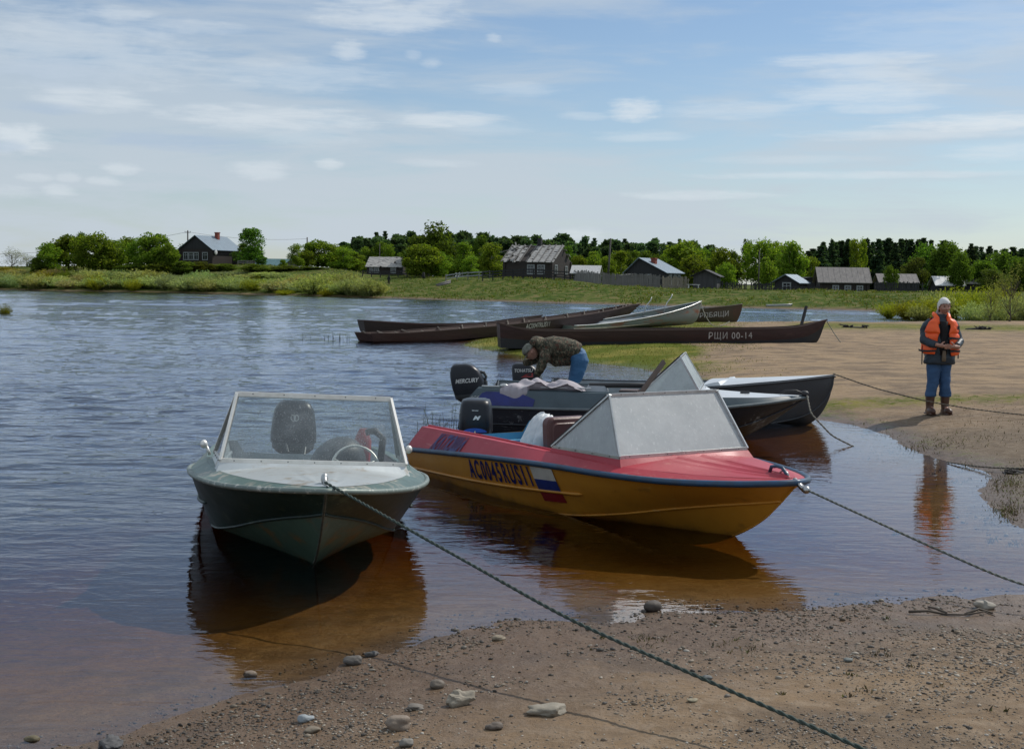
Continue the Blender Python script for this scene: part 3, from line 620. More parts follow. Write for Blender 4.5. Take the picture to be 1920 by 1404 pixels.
# ---- the two decked runabouts share one hull form
K0 = pt([(0,-.28),(1.6,-.28),(2.9,-.24),(3.5,-.19),(3.95,-.10),(4.3,.04),(4.56,.19),(4.76,.36)])
C0 = [(0,.70,-.12),(1.6,.76,-.09),(2.8,.70,.0),(3.4,.56,.09),(3.9,.39,.20),(4.3,.22,.28),(4.58,.08,.33),(4.76,0,.365)]
G0 = [(0,.84,.24),(1.6,.92,.37),(2.8,.92,.445),(3.55,.84,.462),(4.15,.66,.475),(4.6,.40,.50),(4.85,.17,.522),(4.93,0,.53)]
T0 = [(.15,.73,.487),(1.6,.79,.525),(2.8,.79,.535),(3.5,.71,.525),(4.1,.52,.525),(4.52,.30,.535),(4.77,.12,.545),(4.85,0,.55)]
def lift(c, dz, kz=0): return [Vector((p[0], p[1], p[2]+dz+kz*p[0])) for p in c]
def runabout(name, label, cat, loc, rz, dz, mats, ws, motor, mot_kw, extra=None, curves=(K0, C0, G0, T0), tw=3.46, floor=.045, crown=.06, group=None, ridge=True, rail_r=.026, dent=.010, tilt=(0, 0), bottom=None):
    hullm, topm, railm, inner, deckm = mats
    root = empty(name, loc, rz, label, cat, group)
    root.rotation_euler = (tilt[0], tilt[1], rz)
    n = 90; K, C, G, T = [sample(lift(c, dz), n) for c in curves]
    h = MB(); hb = MB() if bottom else h; surf(hb, K, C, 8, -.0); surf(h, C, G, 10, .018)
    # strake pressed into the topsides
    wobble(h, dent)
    # transom
    cut = [Vector((T[0].x, .60, T[0].z-.005)), Vector((T[0].x-.02, .50, T[0].z-.11)), Vector((T[0].x-.02, 0, T[0].z-.12))]
    for sg in (1, -1):
        f_ = lambda p: Vector((p.x, p.y*sg, p.z)); b0 = K[0]
        h.add([f_(p) for p in (K[0], C[0], G[0], T[0], *cut)], [(0, 1, 6), (1, 5, 6), (1, 2, 5), (2, 4, 5), (2, 3, 4)])
    if bottom: wobble(hb, dent); hb.build('hull_bottom', bottom, root, True, 32)
    hull = h.build('hull', hullm, root, True, 32)
    st = MB()
    for s in (1, -1):
        for f0, a, b in ((.47, .0, min(.9, sx(G, 3.25))),):
            st.tube([Vector((p.x, p.y*s, p.z)) for p in [on_side(C, G, a+(b-a)*i/30, f0, 1, .006, .018) for i in range(31)]], [.002]+[.014]*29+[.002], 6)
        st.tube([Vector((p.x, p.y*s, p.z)) for p in [on_side(C, G, i/40, .0, 1, .004) for i in range(41)]], .010, 6)
    st.build('strake', hullm, hull, True)
    # topsides above the rub rail
    t = MB(); surf(t, G, T, 5, .006); wobble(t, dent*.6, 2.2, 5); iw = min(range(n), key=lambda i: abs(T[i].x-tw))
    # side deck and inner lining
    t.build('topside', topm, root, True, 40)
    inn = [Vector((p.x, max(p.y-.085, 0), p.z-.0)) for p in T[:iw+1]]
    sdk = MB(); surf(sdk, T[:iw+1], inn, 2); 
    for s in (1, -1): sdk.tube([Vector((p.x, p.y*s, p.z+.004)) for p in inn], .012, 6)
    sdk.build('side_deck', topm, root, True, 40)
    def flr(p):
        s_ = sx(C, p.x); q = crom([Vector(c_) for c_ in curves[1]], s_); return Vector((p.x, max(min(p.y-.16, q.y*.86), 0), max(floor, q.z+.03)))
    fl = [flr(p) for p in T[:iw+1]]
    ln = MB(); surf(ln, inn, fl, 6, .0)
    ln.loft([[Vector((p.x, p.y*k/4, p.z)) for k in range(-4, 5)] for p in fl], False)
    bx = inn[0]; tz = lambda k, z: z if z < .9 else (bx.z+.008 if abs(k) > 6 else bx.z-.11)
    ln.loft([[Vector((bx.x+.03, bx.y*k/8, tz(k, z))) for k in range(-8, 9)] for z in (floor, 1)], False)
    bx = inn[-1]; ln.loft([[Vector((bx.x+.02, yy*k/4, z)) for k in range(-4, 5)] for z, yy in ((fl[-1].z, fl[-1].y), (bx.z+.02, bx.y))], False)
    for s in (1, -1):
        for zz in (.62, .3): ln.tube([Vector((p[0].x, p[0].lerp(p[1], 1-zz).y*s-.004*s, p[0].lerp(p[1], 1-zz).z)) for p in list(zip(inn, fl))[::3]], .016, 6)
    ln.build('interior_lining', inner, root, True, 35)
    sh = MB(); x0 = T[0].x   # splash well deck at the stern
    sh.box((x0*.5+.05, 0, T[0].z-.20), (.24, T[0].y*2-.04, .03)); sh.build('stern_shelf', inner, root, bevel=.006)
    # foredeck
    rows = []
    iw0 = iw-1
    for i in range(iw0, n):
        p = T[i]; r = []; q = (i-iw0)/(n-1-iw0)
        for k in range(-16, 17):
            v = k/16; y = p.y*v; z = p.z+crown*(1-v*v)*(1-q)**.5*(p.y/.79)
            if ridge:
                for rc, ra, rw in ((.22, .024, .035), (-.22, .024, .035), (.42, .014, .03), (-.42, .014, .03)):
                    yc = rc*p.y*.95; z += ra*(.35 if deckm is DECKA else 1)*math.exp(-((y-yc)/rw/.5)**2)*min(1, (1-q)*5)
            r.append(Vector((p.x, y, z)))
        rows.append(r)
    d = MB(); d.loft(rows, False); a = np.array(d.v); dd = fbm(a[:, 0]*1.7, a[:, 1]*1.7, 8, 3)*.004; d.v = [(x, y, z+q) for (x, y, z), q in zip(d.v, dd)]
    deck = d.build('foredeck', deckm, root, True, 40)
    # rub rail round the bow
    rail = [Vector(p) for p in G]+[mir(p) for p in G[::-1][1:]]
    rm = MB(); rm.tube(rail, rail_r, 8); rm.build('rub_rail', railm, root, True)
    # raised coaming under the windscreen
    bl, tl_, rear = [Vector(p)+Vector((0, 0, dz)) for p in ws['pts']]
    cm = MB(); path = [rear]+[rear.lerp(bl, k/6) for k in range(1, 7)]
    frontp = [Vector((bl.x+.05*(1-(y/bl.y)**2), y, bl.z)) for y in [bl.y*(1-k/6) for k in range(1, 13)]]
    path = path+frontp+[mir(p) for p in path[::-1][1:]]
    lo = []
    for p in path:
        o = Vector((p.x, p.y, 0)); out = Vector((.06 if abs(p.y) < bl.y*.98 or p.x > bl.x-.05 else .0, .028*math.copysign(1, p.y) if abs(p.y) > bl.y*.9 else 0, 0))
        ti = min(range(n), key=lambda i: abs(T[i].x-p.x)); zz = T[ti].z-.012+crown*.96*(1-(p.y/T[ti].y)**2)*(1 if p.x > T[iw].x else 0)
        lo.append(Vector((p.x+out.x, p.y+out.y, zz)))
    cm.loft([[lo[i], lo[i].lerp(path[i], .85)+Vector((.004, 0, 0)), path[i]-Vector((0, 0, .014)), path[i]-Vector((.05 if abs(path[i].y) < bl.y*.95 else 0, 0, .014))] for i in range(len(path))], False)
    cm.build('coaming', deckm, root, True, 30)
    if ws.get('glass'): windshield(root, bl, tl_, rear, ws['frame'], ws['glass'], ws.get('fw', .035))
    if motor: outboard(root, mot_kw.pop('x', -.02), T[0].z-.09+mot_kw.pop('zoff', 0), motor, **mot_kw)
    return root, (K, C, G, T)

GRN = mat('dark_green_hull_paint', (.010, .026, .022), .46, 0, (.018, .040, .033), 2.2, 1, coat=0, spec=.35, bump=.003, bscale=5, dirt=(.06, .085, .06), dscale=4, dlo=.56, dhi=.68, scratch=(.14, .18, .15))
GRNB = mat('patchy_green_bottom_paint', (.065, .12, .085), .5, 0, (.035, .07, .052), 2.4, 1.4, dirt=(.15, .085, .03), dscale=2.2, dlo=.52, dhi=.64, bump=.003, bscale=7, scratch=(.16, .2, .15))
GRNT = mat('weathered_green_topside', (.10, .165, .145), .42, 0, (.06, .10, .09), 3, 1.2, dirt=(.34, .31, .25), dscale=5, dlo=.52, dhi=.66, bump=.002)
DECKA = mat('worn_grey_white_deck', (.64, .67, .67), .38, .45, (.46, .50, .51), 2.5, 1.4, dirt=(.34, .26, .16), dscale=3.6, dlo=.52, dhi=.72, bump=.003, bscale=6)
GREYRAIL = mat('worn_grey_rail', (.20, .24, .22), .5, .2, (.14, .18, .16), 12, 1.5, dirt=(.5, .5, .45), dscale=20, dlo=.55, dhi=.65)
GREYIN = mat('grey_interior', (.30, .34, .36), .6, 0, (.20, .22, .24), 4, 1)
ra, ca_ = runabout('green_motorboat', 'dark green motorboat with pale worn foredeck and white framed windshield, bow facing the beach', 'motorboat',
    (-2.205, 12.81, -.125), math.atan2(-.978, .208), 0, (GRN, GRNT, GREYRAIL, GREYIN, DECKA),
    dict(pts=[(3.586, .675, .588), (3.284, .575, 1.065), (2.66, .73, .575)], frame=WHITEFR, glass=GLASS_A, fw=.042), 'rounded', dict(scale=1.0, yaw=.0, zoff=-.06, wide=1.4), tilt=(R(-2.3), -math.atan(.052)), floor=.20, bottom=GRNB, rail_r=.020)
YEL = mat('ochre_hull_paint', (.62, .29, .035), .38, 0, (.52, .225, .025), 1.6, 1.0, coat=.05, bump=.004, bscale=4, dirt=(.24, .12, .03), dscale=2.6, dlo=.56, dhi=.78, scum=.07, scratch=(.60, .42, .16))
RED = mat('red_deck_paint', (.42, .028, .048), .48, 0, (.33, .024, .04), 2.2, 1.2, coat=0, bump=.003, bscale=5, dirt=(.50, .20, .16), dscale=7, dlo=.62, dhi=.76, scratch=(.55, .22, .2))
BLUER = mat('blue_rub_rail_paint', (.02, .075, .16), .4, 0, (.03, .05, .08), 9, 1)
BLUEIN = mat('light_blue_interior', (.10, .33, .50), .5, 0, (.08, .25, .40), 3, 1)
rb_, cb_ = runabout('yellow_motorboat', 'ochre yellow motorboat with red deck, blue rub rail and blue AC0045RUS11 lettering', 'motorboat',
    (-.38, 13.73, 0), math.atan2(-.858, .513), .0, (YEL, RED, BLUER, BLUEIN, RED),
    dict(pts=[(3.586, .675, .588), (3.284, .575, 1.065), (2.66, .73, .575)], frame=ALU, glass=GLASS_B, fw=.035), 'two_stroke', dict(scale=1.0, yaw=-.55, zoff=-.18, wide=1.12))
K, C, G, T = cb_
BLUEL = mat('dark_blue_lettering', (.008, .012, .13), .6, spec=.2)
SB = .018
text_mb('AC0045RUS11', 1, 1, lambda u, v: on_side(C, G, sx(G, 1.47+1.10*u-.02*v), .535+.40*v, -1, .007, SB), 0.028, .0, 1.32).build('registration_lettering', BLUEL, rb_)
fl = empty('flag_decal', (0, 0, 0)); COL.objects.unlink(fl); bpy.data.objects.remove(fl)
FL = [mat('flag_white', (.62, .62, .58), .5), mat('flag_blue', (.012, .035, .22), .5), mat('flag_red', (.30, .012, .02), .5)]
for k, (a, b) in enumerate(((.70, .94), (.46, .70), (.26, .46))):
    q = MB(); nn = 10
    q.loft([[on_side(C, G, sx(G, 2.60+.33*i/nn+(.93-(a+(b-a)*j/3))*.06), a+(b-a)*j/3, -1, .007, SB) for j in range(4)] for i in range(nn+1)], False)
    q.build('flag_stripe', FL[k], rb_)
text_mb('КАТЮША', 1, 1, lambda u, v: on_side(G, T, sx(G, .57+.70*u+.06*v), .06+.82*v, -1, .008, .006), .05, .0, 1.0).build('name_lettering', mat('faded_blue_paint', (.03, .045, .17), .6, 0, (.10, .04, .12), 14, .9), rb_)

# fittings
def bow_ring(root, x, z, m, side=0, h=.06):
    b = MB(); b.tube([(x-.14, side, z), (x-.12, side, z+h*.8), (x-.06, side, z+h), (x, side, z+h*.9), (x+.05, side, z+.2*h), (x+.06, side, z-.04)], .014, 8); return b.build('bow_handle', m, root, True)
bow_ring(rb_, 4.76, .565, BLUER)
sh = MB(); sh.tube([(4.78+.05*math.cos(a), .0, .56+.04*math.sin(a)) for a in [k*.52 for k in range(13)]], .008, 6); sh.box((4.95, 0, .515), (.14, .03, .03), ry=.5); sh.blob((5.02, 0, .49), (.035, .03, .03), 2)
sh.build('shackle', STEEL, rb_, True)
b = MB(); b.tube([(4.67, 0, .55), (4.69, 0, .59), (4.74, 0, .61), (4.79, 0, .58), (4.80, 0, .54)], .014, 8); b.box((4.73, 0, .552), (.14, .07, .012)); b.blob((4.73, 0, .59), (.03, .025, .04), 2); b.build('bow_cleat', ALU, ra, True)
# stem band and side lamps on the green boat
b = MB(); b.tube([p+Vector((.004, 0, 0)) for p in ca_[0][40:]]+[ca_[0][-1].lerp(ca_[2][-1], k/5)+Vector((.004, 0, 0)) for k in range(1, 6)], .010, 6); b.build('stem_band', mat('bare_stem_edge', (.13, .13, .10), .5, .3, (.03, .04, .035), 14, 1.4), ra, True)
b = MB(); b.tube([p+Vector((.004, 0, 0)) for p in cb_[0][40:]]+[cb_[0][-1].lerp(cb_[2][-1], k/5)+Vector((.004, 0, 0)) for k in range(1, 6)], .009, 6); b.build('stem_band', YEL, rb_, True)
for s in (1, -1):
    b = MB(); b.tube([(2.62, .77*s, .55), (2.62, .80*s, .62)], .012, 8); b.blob((2.62, .82*s, .635), (.036, .030, .036), 2); b.build('navigation_lamp', WHITEFR, ra, True)
# steering wheels
def steering(root, x, y, z, m, r=.19, inner=.02):
    b = MB(); ring = []
    for k in range(28):
        a = 2*math.pi*k/28; ring.append(Vector((x-.10*math.sin(a)*.9, y+r*math.cos(a), z+r*math.sin(a)*.95)))
    b.tube(ring, .011, 8, closed=True)
    for k in (2, 12, 21): b.tube([(x+.02, y, z-.01), ring[k]], .007, 6)
    b.tube([(x+.02, y, z-.01), (x+.25, y, z-.08)], .02, 8)
    return b.build('steering_wheel', m, root, True)
steering(ra, 2.95, .36, .49, WHITEFR)
steering(rb_, 2.95, .34, .56, DKGREY)
b = MB(); b.box((1.5, -.05, .40), (.35, 1.3, .035)); b.box((1.5, -.05, .33), (.30, 1.2, .12)); b.build('bench_seat', GREYIN, ra, bevel=.01)
b = MB(); b.box((3.15, .36, .50), (.25, .38, .10)); b.box((3.1, -.34, .48), (.25, .45, .06)); b.build('dashboard', DKGREY, ra, bevel=.01)
b = MB(); b.blob((2.35, .30, .48), (.22, .24, .20), 3, .12, 4); b.build('dark_seat_cushion', DKGREY, ra, True)
b = MB(); b.tube([(2.3, .62, .42), (2.3, .64, .70), (2.27, .57, .76), (2.25, .50, .74)], .03, 8); b.build('tiller_bracket', BLACK, ra, True)
o = MB(); o.loft([rounded_ring(2.0, .50, z, hx, hy, n=12) for z, hx, hy in ((.45, .1, .07), (.65, .1, .075), (.72, .06, .05), (.76, .03, .03))], True, True)
fc = o.build('fuel_canister', mat('red_plastic_can', (.35, .02, .03), .4), None, True, 40); fc.location = ra.location; fc.rotation_euler = ra.rotation_euler
tag(fc, 'small red fuel can seen through the green motorboat windshield', 'fuel can')
# yellow boat cockpit: brown seat back, bag, mug
BRN = mat('brown_vinyl', (.105, .035, .030), .42, 0, (.085, .03, .026), 6, 1, bump=.002)
b = MB()
def slab(cx, cz, hw, hh, th, y0, r=.07, nseg=6):
    pts = []
    for qx, qz, a0 in ((1, 1, 0), (-1, 1, 90), (-1, -1, 180), (1, -1, 270)):
        for k in range(nseg+1):
            a = R(a0+90*k/nseg); pts.append((qx*(hw-r)+r*math.cos(a), qz*(hh-r)+r*math.sin(a)))
    return pts
sp_ = slab(0, 0, .24, .24, .1, 0)
for (yy, xx, hh) in ((-.32, 2.28, .52), (.34, 2.30, .52)):
    bb = MB(); rings = []
    for t_, k_ in ((-.05, .93), (-.035, 1), (.035, 1), (.05, .93)): rings.append([Vector((xx+t_-.1*(pz*k_), yy+py*k_, hh+.02+pz*k_)) for py, pz in sp_])
    bb.loft(rings, True, True)
    rings = []
    for t_, k_ in ((.05, .80), (.062, .76)): rings.append([Vector((xx+t_-.1*(pz*k_), yy+py*k_, hh+.02+pz*k_)) for py, pz in sp_])
    bb.loft(rings, True, True); bb.box((xx+.2, yy, .2), (.45, .44, .12)); bb.build('seat', BRN, rb_, True, 35)
# world copies of things lying in the boats: place with the boat's frame
def inboat(mb, name, m, root, label, cat, smooth=True, group=None):
    o = mb.build(name, m, None, smooth, 60 if smooth else None); o.location = root.location; o.rotation_euler = root.rotation_euler
    return tag(o, label, cat, group)
def bag_folds(b):
    a = np.array(b.v); c = np.array([1.84, -.25, .4]); d = a-c; th = np.arctan2(d[:, 1], d[:, 0]); k = 1+.10*np.abs(np.sin(th*4+d[:, 2]*7+fbm(a[:, 0]*6, a[:, 2]*6, 3, 3)*5))**.6-.05+.10*fbm(th*3, a[:, 2]*9, 5, 4); b.v = [tuple(q) for q in c+d*k[:, None]]
PLB = mat('white_plastic_bag', (.66, .68, .69), .35, 0, (.55, .58, .60), 9, 1, bump=.012, bscale=10)
b = MB(); b.blob((1.86, -.30, .40), (.20, .22, .31), 5, .16, 3); b.blob((1.78, -.16, .32), (.2, .2, .22), 4, .2, 8); b.blob((1.94, -.30, .62), (.09, .10, .09), 4, .3, 5); bag_folds(b)
inboat(b, 'plastic_bag', PLB, rb_, 'full white plastic bag behind the brown seat of the yellow motorboat', 'plastic bag')
b = MB(); b.loft([rounded_ring(3.0, -.50, z, r_, r_, n=16, p=2) for z, r_ in ((.54, .04), (.59, .055), (.66, .06), (.71, .05), (.72, .03))], True, True)
inboat(b, 'paper_wrap', mat('cream_cloth', (.62, .56, .44), .7, bump=.01, bscale=18), rb_, 'crumpled cream bundle behind the side windshield pane of the yellow motorboat', 'bundle')

# ---- dark blue grey boat
Kc = pt([(0,-.25),(1.4,-.25),(2.5,-.22),(3.2,-.15),(3.6,-.02),(3.95,.18),(4.25,.40),(4.42,.53)])
Cc = [(0,.62,-.06),(1.4,.66,-.04),(2.5,.60,.0),(3.2,.44,.08),(3.6,.30,.17),(3.95,.17,.30),(4.25,.05,.44),(4.43,0,.535)]
Gc = [(0,.76,.36),(1.4,.80,.37),(2.5,.78,.39),(3.2,.64,.42),(3.6,.50,.455),(3.95,.34,.49),(4.27,.13,.53),(4.45,0,.55)]
Tc = [(.2,.69,.60),(1.4,.73,.585),(2.5,.70,.585),(3.2,.56,.565),(3.6,.43,.56),(3.95,.27,.56),(4.22,.09,.57),(4.38,0,.575)]
NAVY = mat('scuffed_black_blue_hull', (.012, .015, .022), .38, 0, (.020, .024, .032), 2.5, 1, bump=.004, bscale=5, dirt=(.20, .21, .22), dscale=6.5, dlo=.61, dhi=.69, scum=.05, scratch=(.25, .27, .28))
TOPC = mat('blue_grey_topside_paint', (.070, .105, .125), .45, 0, (.05, .075, .09), 3, 1.2, dirt=(.16, .18, .16), dscale=5, dlo=.60, dhi=.78)
DECKC = mat('pale_grey_deck_paint', (.62, .65, .67), .40, .2, (.50, .53, .56), 3, 1, dirt=(.25, .25, .22), dscale=6, dlo=.62, dhi=.8)
RAILC = mat('grey_rub_band', (.16, .19, .20), .45, .1, (.09, .11, .12), 8, 1.3)
rc, cc = runabout('dark_blue_motorboat', 'dark blue grey motorboat with scuffed black hull and a bright blue patch near its stern', 'motorboat',
    (-.52, 17.45, 0), R(-11), .0, (NAVY, TOPC, RAILC, GREYIN, DECKC),
    dict(pts=[(3.08, .62, .64), (2.83, .55, 1.06), (2.35, .69, .60)], frame=ALU, glass=GLASS_C, fw=.03), 'four_stroke', dict(scale=.92, yaw=.12, tilt=-.10, zoff=-.14, x=.16),
    curves=(Kc, Cc, Gc, Tc), tw=3.02, crown=.07, ridge=False, rail_r=.022)
K, C, G, T = cc
q = MB(); nn = 16
q.loft([[on_side(G, T, sx(G, .14+.82*i/nn), (.10+(.75-.35*max(0, (i/nn-.5)*2)**2)*j/3 if i else .16+.6*j/3), -1, .007, .006) for j in range(4)] for i in range(nn+1)], False)
q.build('painted_blue_patch', mat('cobalt_blue_patch', (.012, .022, .20), .4, 0, (.01, .016, .12), 6, 1), rc)
text_mb('AC.E.', 1, 1, lambda u, v: on_side(G, T, sx(G, .02+.13*u), .42+.16*v, -1, .007, .006), .0).build('small_lettering', LETTERW, rc)
# cloth heap, tube and things on board
CLO = mat('greyish_lilac_cloth', (.42, .39, .42), .8, 0, (.34, .31, .34), 5, 1)
def drape(cx, cy, cz, lx, ly, h, seed, over=None, nx=60, ny=26):
    rd = np.random.default_rng(seed); mb = MB(); rows = []
    for i in range(nx+1):
        r = []
        for j in range(ny+1):
            u = i/nx*2-1; v = j/ny*2-1; edge = (1-abs(u)**2.5)*(1-abs(v)**4)
            z = cz+h*max(edge, 0)**.6*(.55+.9*float(fbm(np.array(u*1.8+seed), np.array(v*1.1), seed, 3)))+.035*math.sin(u*9+v*5+2*math.sin(v*4))*max(edge, 0)
            x = cx+u*lx*(1+.12*math.sin(v*3+seed)); y = cy+v*ly*(1+.15*math.sin(u*5))
            if over and y < over[0] and u > -.35: y = over[0]+.03+(over[0]-y)*.3
            elif over and y < over[0]: z = min(z, over[1]-.9*(over[0]-y)**.7+.02*math.sin(u*9))+.0; y = over[0]-(over[0]-y)*.25-.02*(1+math.sin(u*7))*.5
            r.append(Vector((x, y, z)))
        rows.append(r)
    mb.loft(rows, False); return mb
b = drape(1.06, -.42, .60, .50, .40, .15, 3, over=(-.72, .62)); o = inboat(b, 'cloth_heap', CLO, rc, 'pale lilac cloth heap spilling over the gunwale of the dark blue motorboat', 'cloth')
s_ = o.modifiers.new('thick', 'SOLIDIFY'); s_.thickness = .006
b = MB(); b.tube([(1.65, -.45, .66), (2.1, -.44, .675), (2.45, -.42, .68), (2.52, -.38, .64), (2.55, -.34, .50)], .034, 10); inboat(b, 'hose', BLACK, rc, 'black hose bent down over the side of the dark blue motorboat', 'hose')
b = MB(); b.tube([(.25, -.62, .625), (.6, -.66, .63), (1.7, -.66, .635)], .011, 6); b.blob((.55, -.66, .64), (.06, .03, .03), 2); inboat(b, 'oar', ALU, rc, 'thin metal oar shaft lying along the gunwale below the lilac cloth', 'oar')
b = MB(); b.box((2.15, -.2, .52), (.24, .3, .16)); o = inboat(b, 'wooden_box', mat('dull_brown_box', (.09, .06, .055), .6), rc, 'small brown box on board behind the gunwale of the dark blue motorboat', 'box', False)
b = MB(); b.loft([rounded_ring(1.75, -.42, z, hx, hy, n=16) for z, hx, hy in ((.5, .14, .1), (.6, .15, .11), (.66, .12, .08))], True, True); inboat(b, 'grey_bucket', mat('grey_plastic', (.34, .37, .40), .45), rc, 'grey plastic tub beside the lilac cloth in the dark blue motorboat', 'tub')
b = MB(); b.tube([(4.1, -.04, .59), (4.16, -.04, .635), (4.3, -.03, .64), (4.4, -.02, .60)], .012, 6); b.blob((4.42, 0, .60), (.05, .04, .035), 2, .2, 3); b.build('bow_handle', BLACK, rc, True)
b = MB(); b.box((3.65, -.12, .603), (.12, .012, .03)); b.build('deck_seam', DKGREY, rc)
# brown pole leaning on the far side of the yellow boat
A_ = PY(1245, 678, 14.3); B_ = PY(1150, 806, 13.2)
b = MB(); b.beam(A_, B_+(B_-A_)*.35, .055, .03, up=(0, 1, .2)); po = b.build('wooden_plank', mat('rusty_brown_wood', (.022, .009, .007), .8, 0, (.016, .008, .007), 5, 1.3), None, bevel=.005)
tag(po, 'reddish brown plank leaning behind the windshield of the yellow motorboat', 'plank')

# ---- grey open boat behind, with the man aboard
Kd = pt([(0,-.2),(1.5,-.2),(2.8,-.2),(3.6,-.17),(4.1,-.08),(4.35,.08),(4.50,.35),(4.56,.66)])
Cd = [(0,.55,-.1),(1.5,.58,-.1),(2.8,.52,-.07),(3.6,.34,-.02),(4.1,.17,.08),(4.36,.05,.24),(4.51,.01,.45),(4.565,0,.665)]
Gd = [(0,.70,.40),(1.5,.74,.42),(2.8,.68,.49),(3.6,.49,.57),(4.1,.28,.63),(4.36,.14,.665),(4.52,.04,.685),(4.58,0,.69)]
Td = [(.02,.69,.43),(1.5,.73,.45),(2.8,.67,.52),(3.6,.475,.60),(4.1,.27,.655),(4.36,.13,.69),(4.51,.035,.71),(4.57,0,.715)]
GRY = mat('slate_grey_hull_paint', (.060, .066, .075), .4, 0, (.045, .05, .058), 2, 1, bump=.003, bscale=4, dirt=(.03, .03, .034), dscale=1.2, dlo=.55, dhi=.8, scum=.06)
rd_, cdv = runabout('grey_motorboat', 'slate grey motorboat with pale bow deck, lying just behind the dark blue one', 'motorboat',
    (.42, 20.2, 0), math.atan2(-1.62, 4.25), .0, (GRY, GRY, GRY, GREYIN, DECKC),
    dict(pts=[(2.98, .60, .60), (2.96, .58, .62), (2.8, .65, .55)], frame=DECKC, glass=None), 'slant', dict(scale=1.0, yaw=.10, tilt=-.05, zoff=-.02, x=.02),
    curves=(Kd, Cd, Gd, Td), tw=2.86, crown=.075, ridge=False, rail_r=.014)

# ---- long wooden boats
def longboat(name, label, cat, loc, rz, K, C, G, m_up, m_lo, m_in, thick=.03, ribs=9, group=None, chine_f=.0, thwarts=3, n=60, ry=0):
    root = empty(name, loc, rz, label, cat, group)
    Kc_, Cc_, Gc_ = [sample([Vector(p) for p in c], n) for c in (K, C, G)]
    h = MB(); surf(h, Kc_, Cc_, 4)
    md = [c.lerp(g, .42) for c, g in zip(Cc_, Gc_)] if m_lo is not m_up else Cc_
    if m_lo is not m_up: surf(h, Cc_, md, 4)
    ring = [Kc_[0], Cc_[0]]+([md[0]] if m_lo is not m_up else []); ring = ring+[mir(p) for p in ring[::-1][:-1]] if len(ring) > 1 else ring
    if len(ring) > 3: h.add(ring, [tuple(range(len(ring)))])
    wobble(h, .008, 1.5); low = h.build('bottom', m_lo, root, True, 30)
    u = MB(); surf(u, md, Gc_, 5, .01); wobble(u, .008, 1.5)
    rg = [md[0], Gc_[0], mir(Gc_[0]), mir(md[0])]; u.add(rg, [(0, 1, 2, 3)])
    u.build('planking', m_up, root, True, 30)
    # inside skin and gunwale
    i1 = [Vector((p.x, max(p.y-thick, 0), p.z)) for p in Gc_]; i2 = [Vector((p.x, max(p.y-thick, 0), max(p.z, zf.z)+.05)) for p, zf in zip(Cc_, Kc_)]
    s = MB(); surf(s, i1, i2, 4); surf(s, i2, [Vector((p.x, 0, p.z)) for p in i2], 2); s.build('inner_planking', m_in, root, True, 30)
    g = MB()
    for sd in (1, -1): 
        pts = [Vector((p.x, (p.y-thick*.4)*sd, p.z+.008)) for p in Gc_]
        for a, b in zip(pts[:-1], pts[1:]): g.beam(a, b+(b-a)*.02, thick*1.6, .03)
    g.build('gunwale', m_in, root)
    if ribs:
        for k in range(ribs):
            i = int((k+.8)/(ribs+.6)*n*.9)
            for sd in (1, -1):
                a = i1[i]; b = i2[i]; rb = MB(); rb.beam((a.x, (a.y-.02)*sd, a.z+.05), (b.x, (b.y-.02)*sd, b.z), .04, .035); rb.build('rib', mat('pale_rib_ends', (.35, .30, .25), .8), root)
    for k in range(thwarts):
        i = int((k+1)/(thwarts+1)*n*.9); t = MB(); p = i1[i]; q = p.lerp(i2[i], .35); t.box((q.x, 0, q.z), (.22, q.y*2, .03)); t.build('thwart', m_in, root)
    return root, (Kc_, Cc_, Gc_)
OX = mat('oxblood_planking', (.040, .014, .013), .6, 0, (.028, .011, .010), 3, 1.2, stretch=(.4, 3, 3), bump=.004, bscale=8, dirt=(.065, .03, .025), dscale=2.5, dlo=.55, dhi=.75)
TAR = mat('tarred_bottom', (.010, .011, .014), .55, 0, (.016, .017, .02), 3, 1)
TAR2 = mat('tarred_brown_planking', (.022, .015, .012), .65, 0, (.034, .022, .016), 3, 1.2, stretch=(.4, 3, 3), bump=.004, bscale=8)
OXIN = mat('weathered_brown_inside', (.085, .050, .040), .75, 0, (.055, .035, .028), 4, 1.3, stretch=(.4, 3, 3))
RUSTB = mat('worn_brown_planking', (.055, .030, .026), .65, 0, (.036, .020, .018), 3, 1.2, stretch=(.4, 3, 3), bump=.004, bscale=8, dirt=(.12, .08, .065), dscale=2.2, dlo=.58, dhi=.78)
# PSh I 00-14, parallel to the shore
zg = .13
re_, ce = longboat('long_wooden_boat', 'long oxblood wooden boat with tarred bottom and white РЩИ 00-14 lettering', 'wooden boat', (-.42, 36.6, 0), math.atan2(1.1, 9.6),
    [(0.25,0,.20+zg-.2),(2,0,.02),(4,0,.04),(6,0,.06),(8,0,.08),(9.0,0,.12),(9.45,0,.35),(9.70,0,.98)],
    [(0.05,.42,.12),(2,.50,.10),(4,.52,.12),(6,.50,.14),(8,.40,.18),(9.0,.16,.26),(9.45,.03,.50),(9.72,0,.99)],
    [(0,.46,.80),(1.1,.55,.62),(4,.62,.66),(6,.60,.70),(7.9,.48,.74),(8.8,.28,.80),(9.4,.10,.93),(9.74,0,1.00)], OX, TAR, OXIN, ribs=0, thwarts=3)
K, C, G = ce
WH = mat('dull_white_lettering', (.50, .47, .45), .6)
text_mb('РЩИ 00-14', 1, 1, lambda u, v: on_side(C, G, sx(G, 6.02+1.28*u), .46+.42*v, -1, .012, .006), .0, .0, 1.15).build('registration_lettering', WH, re_)
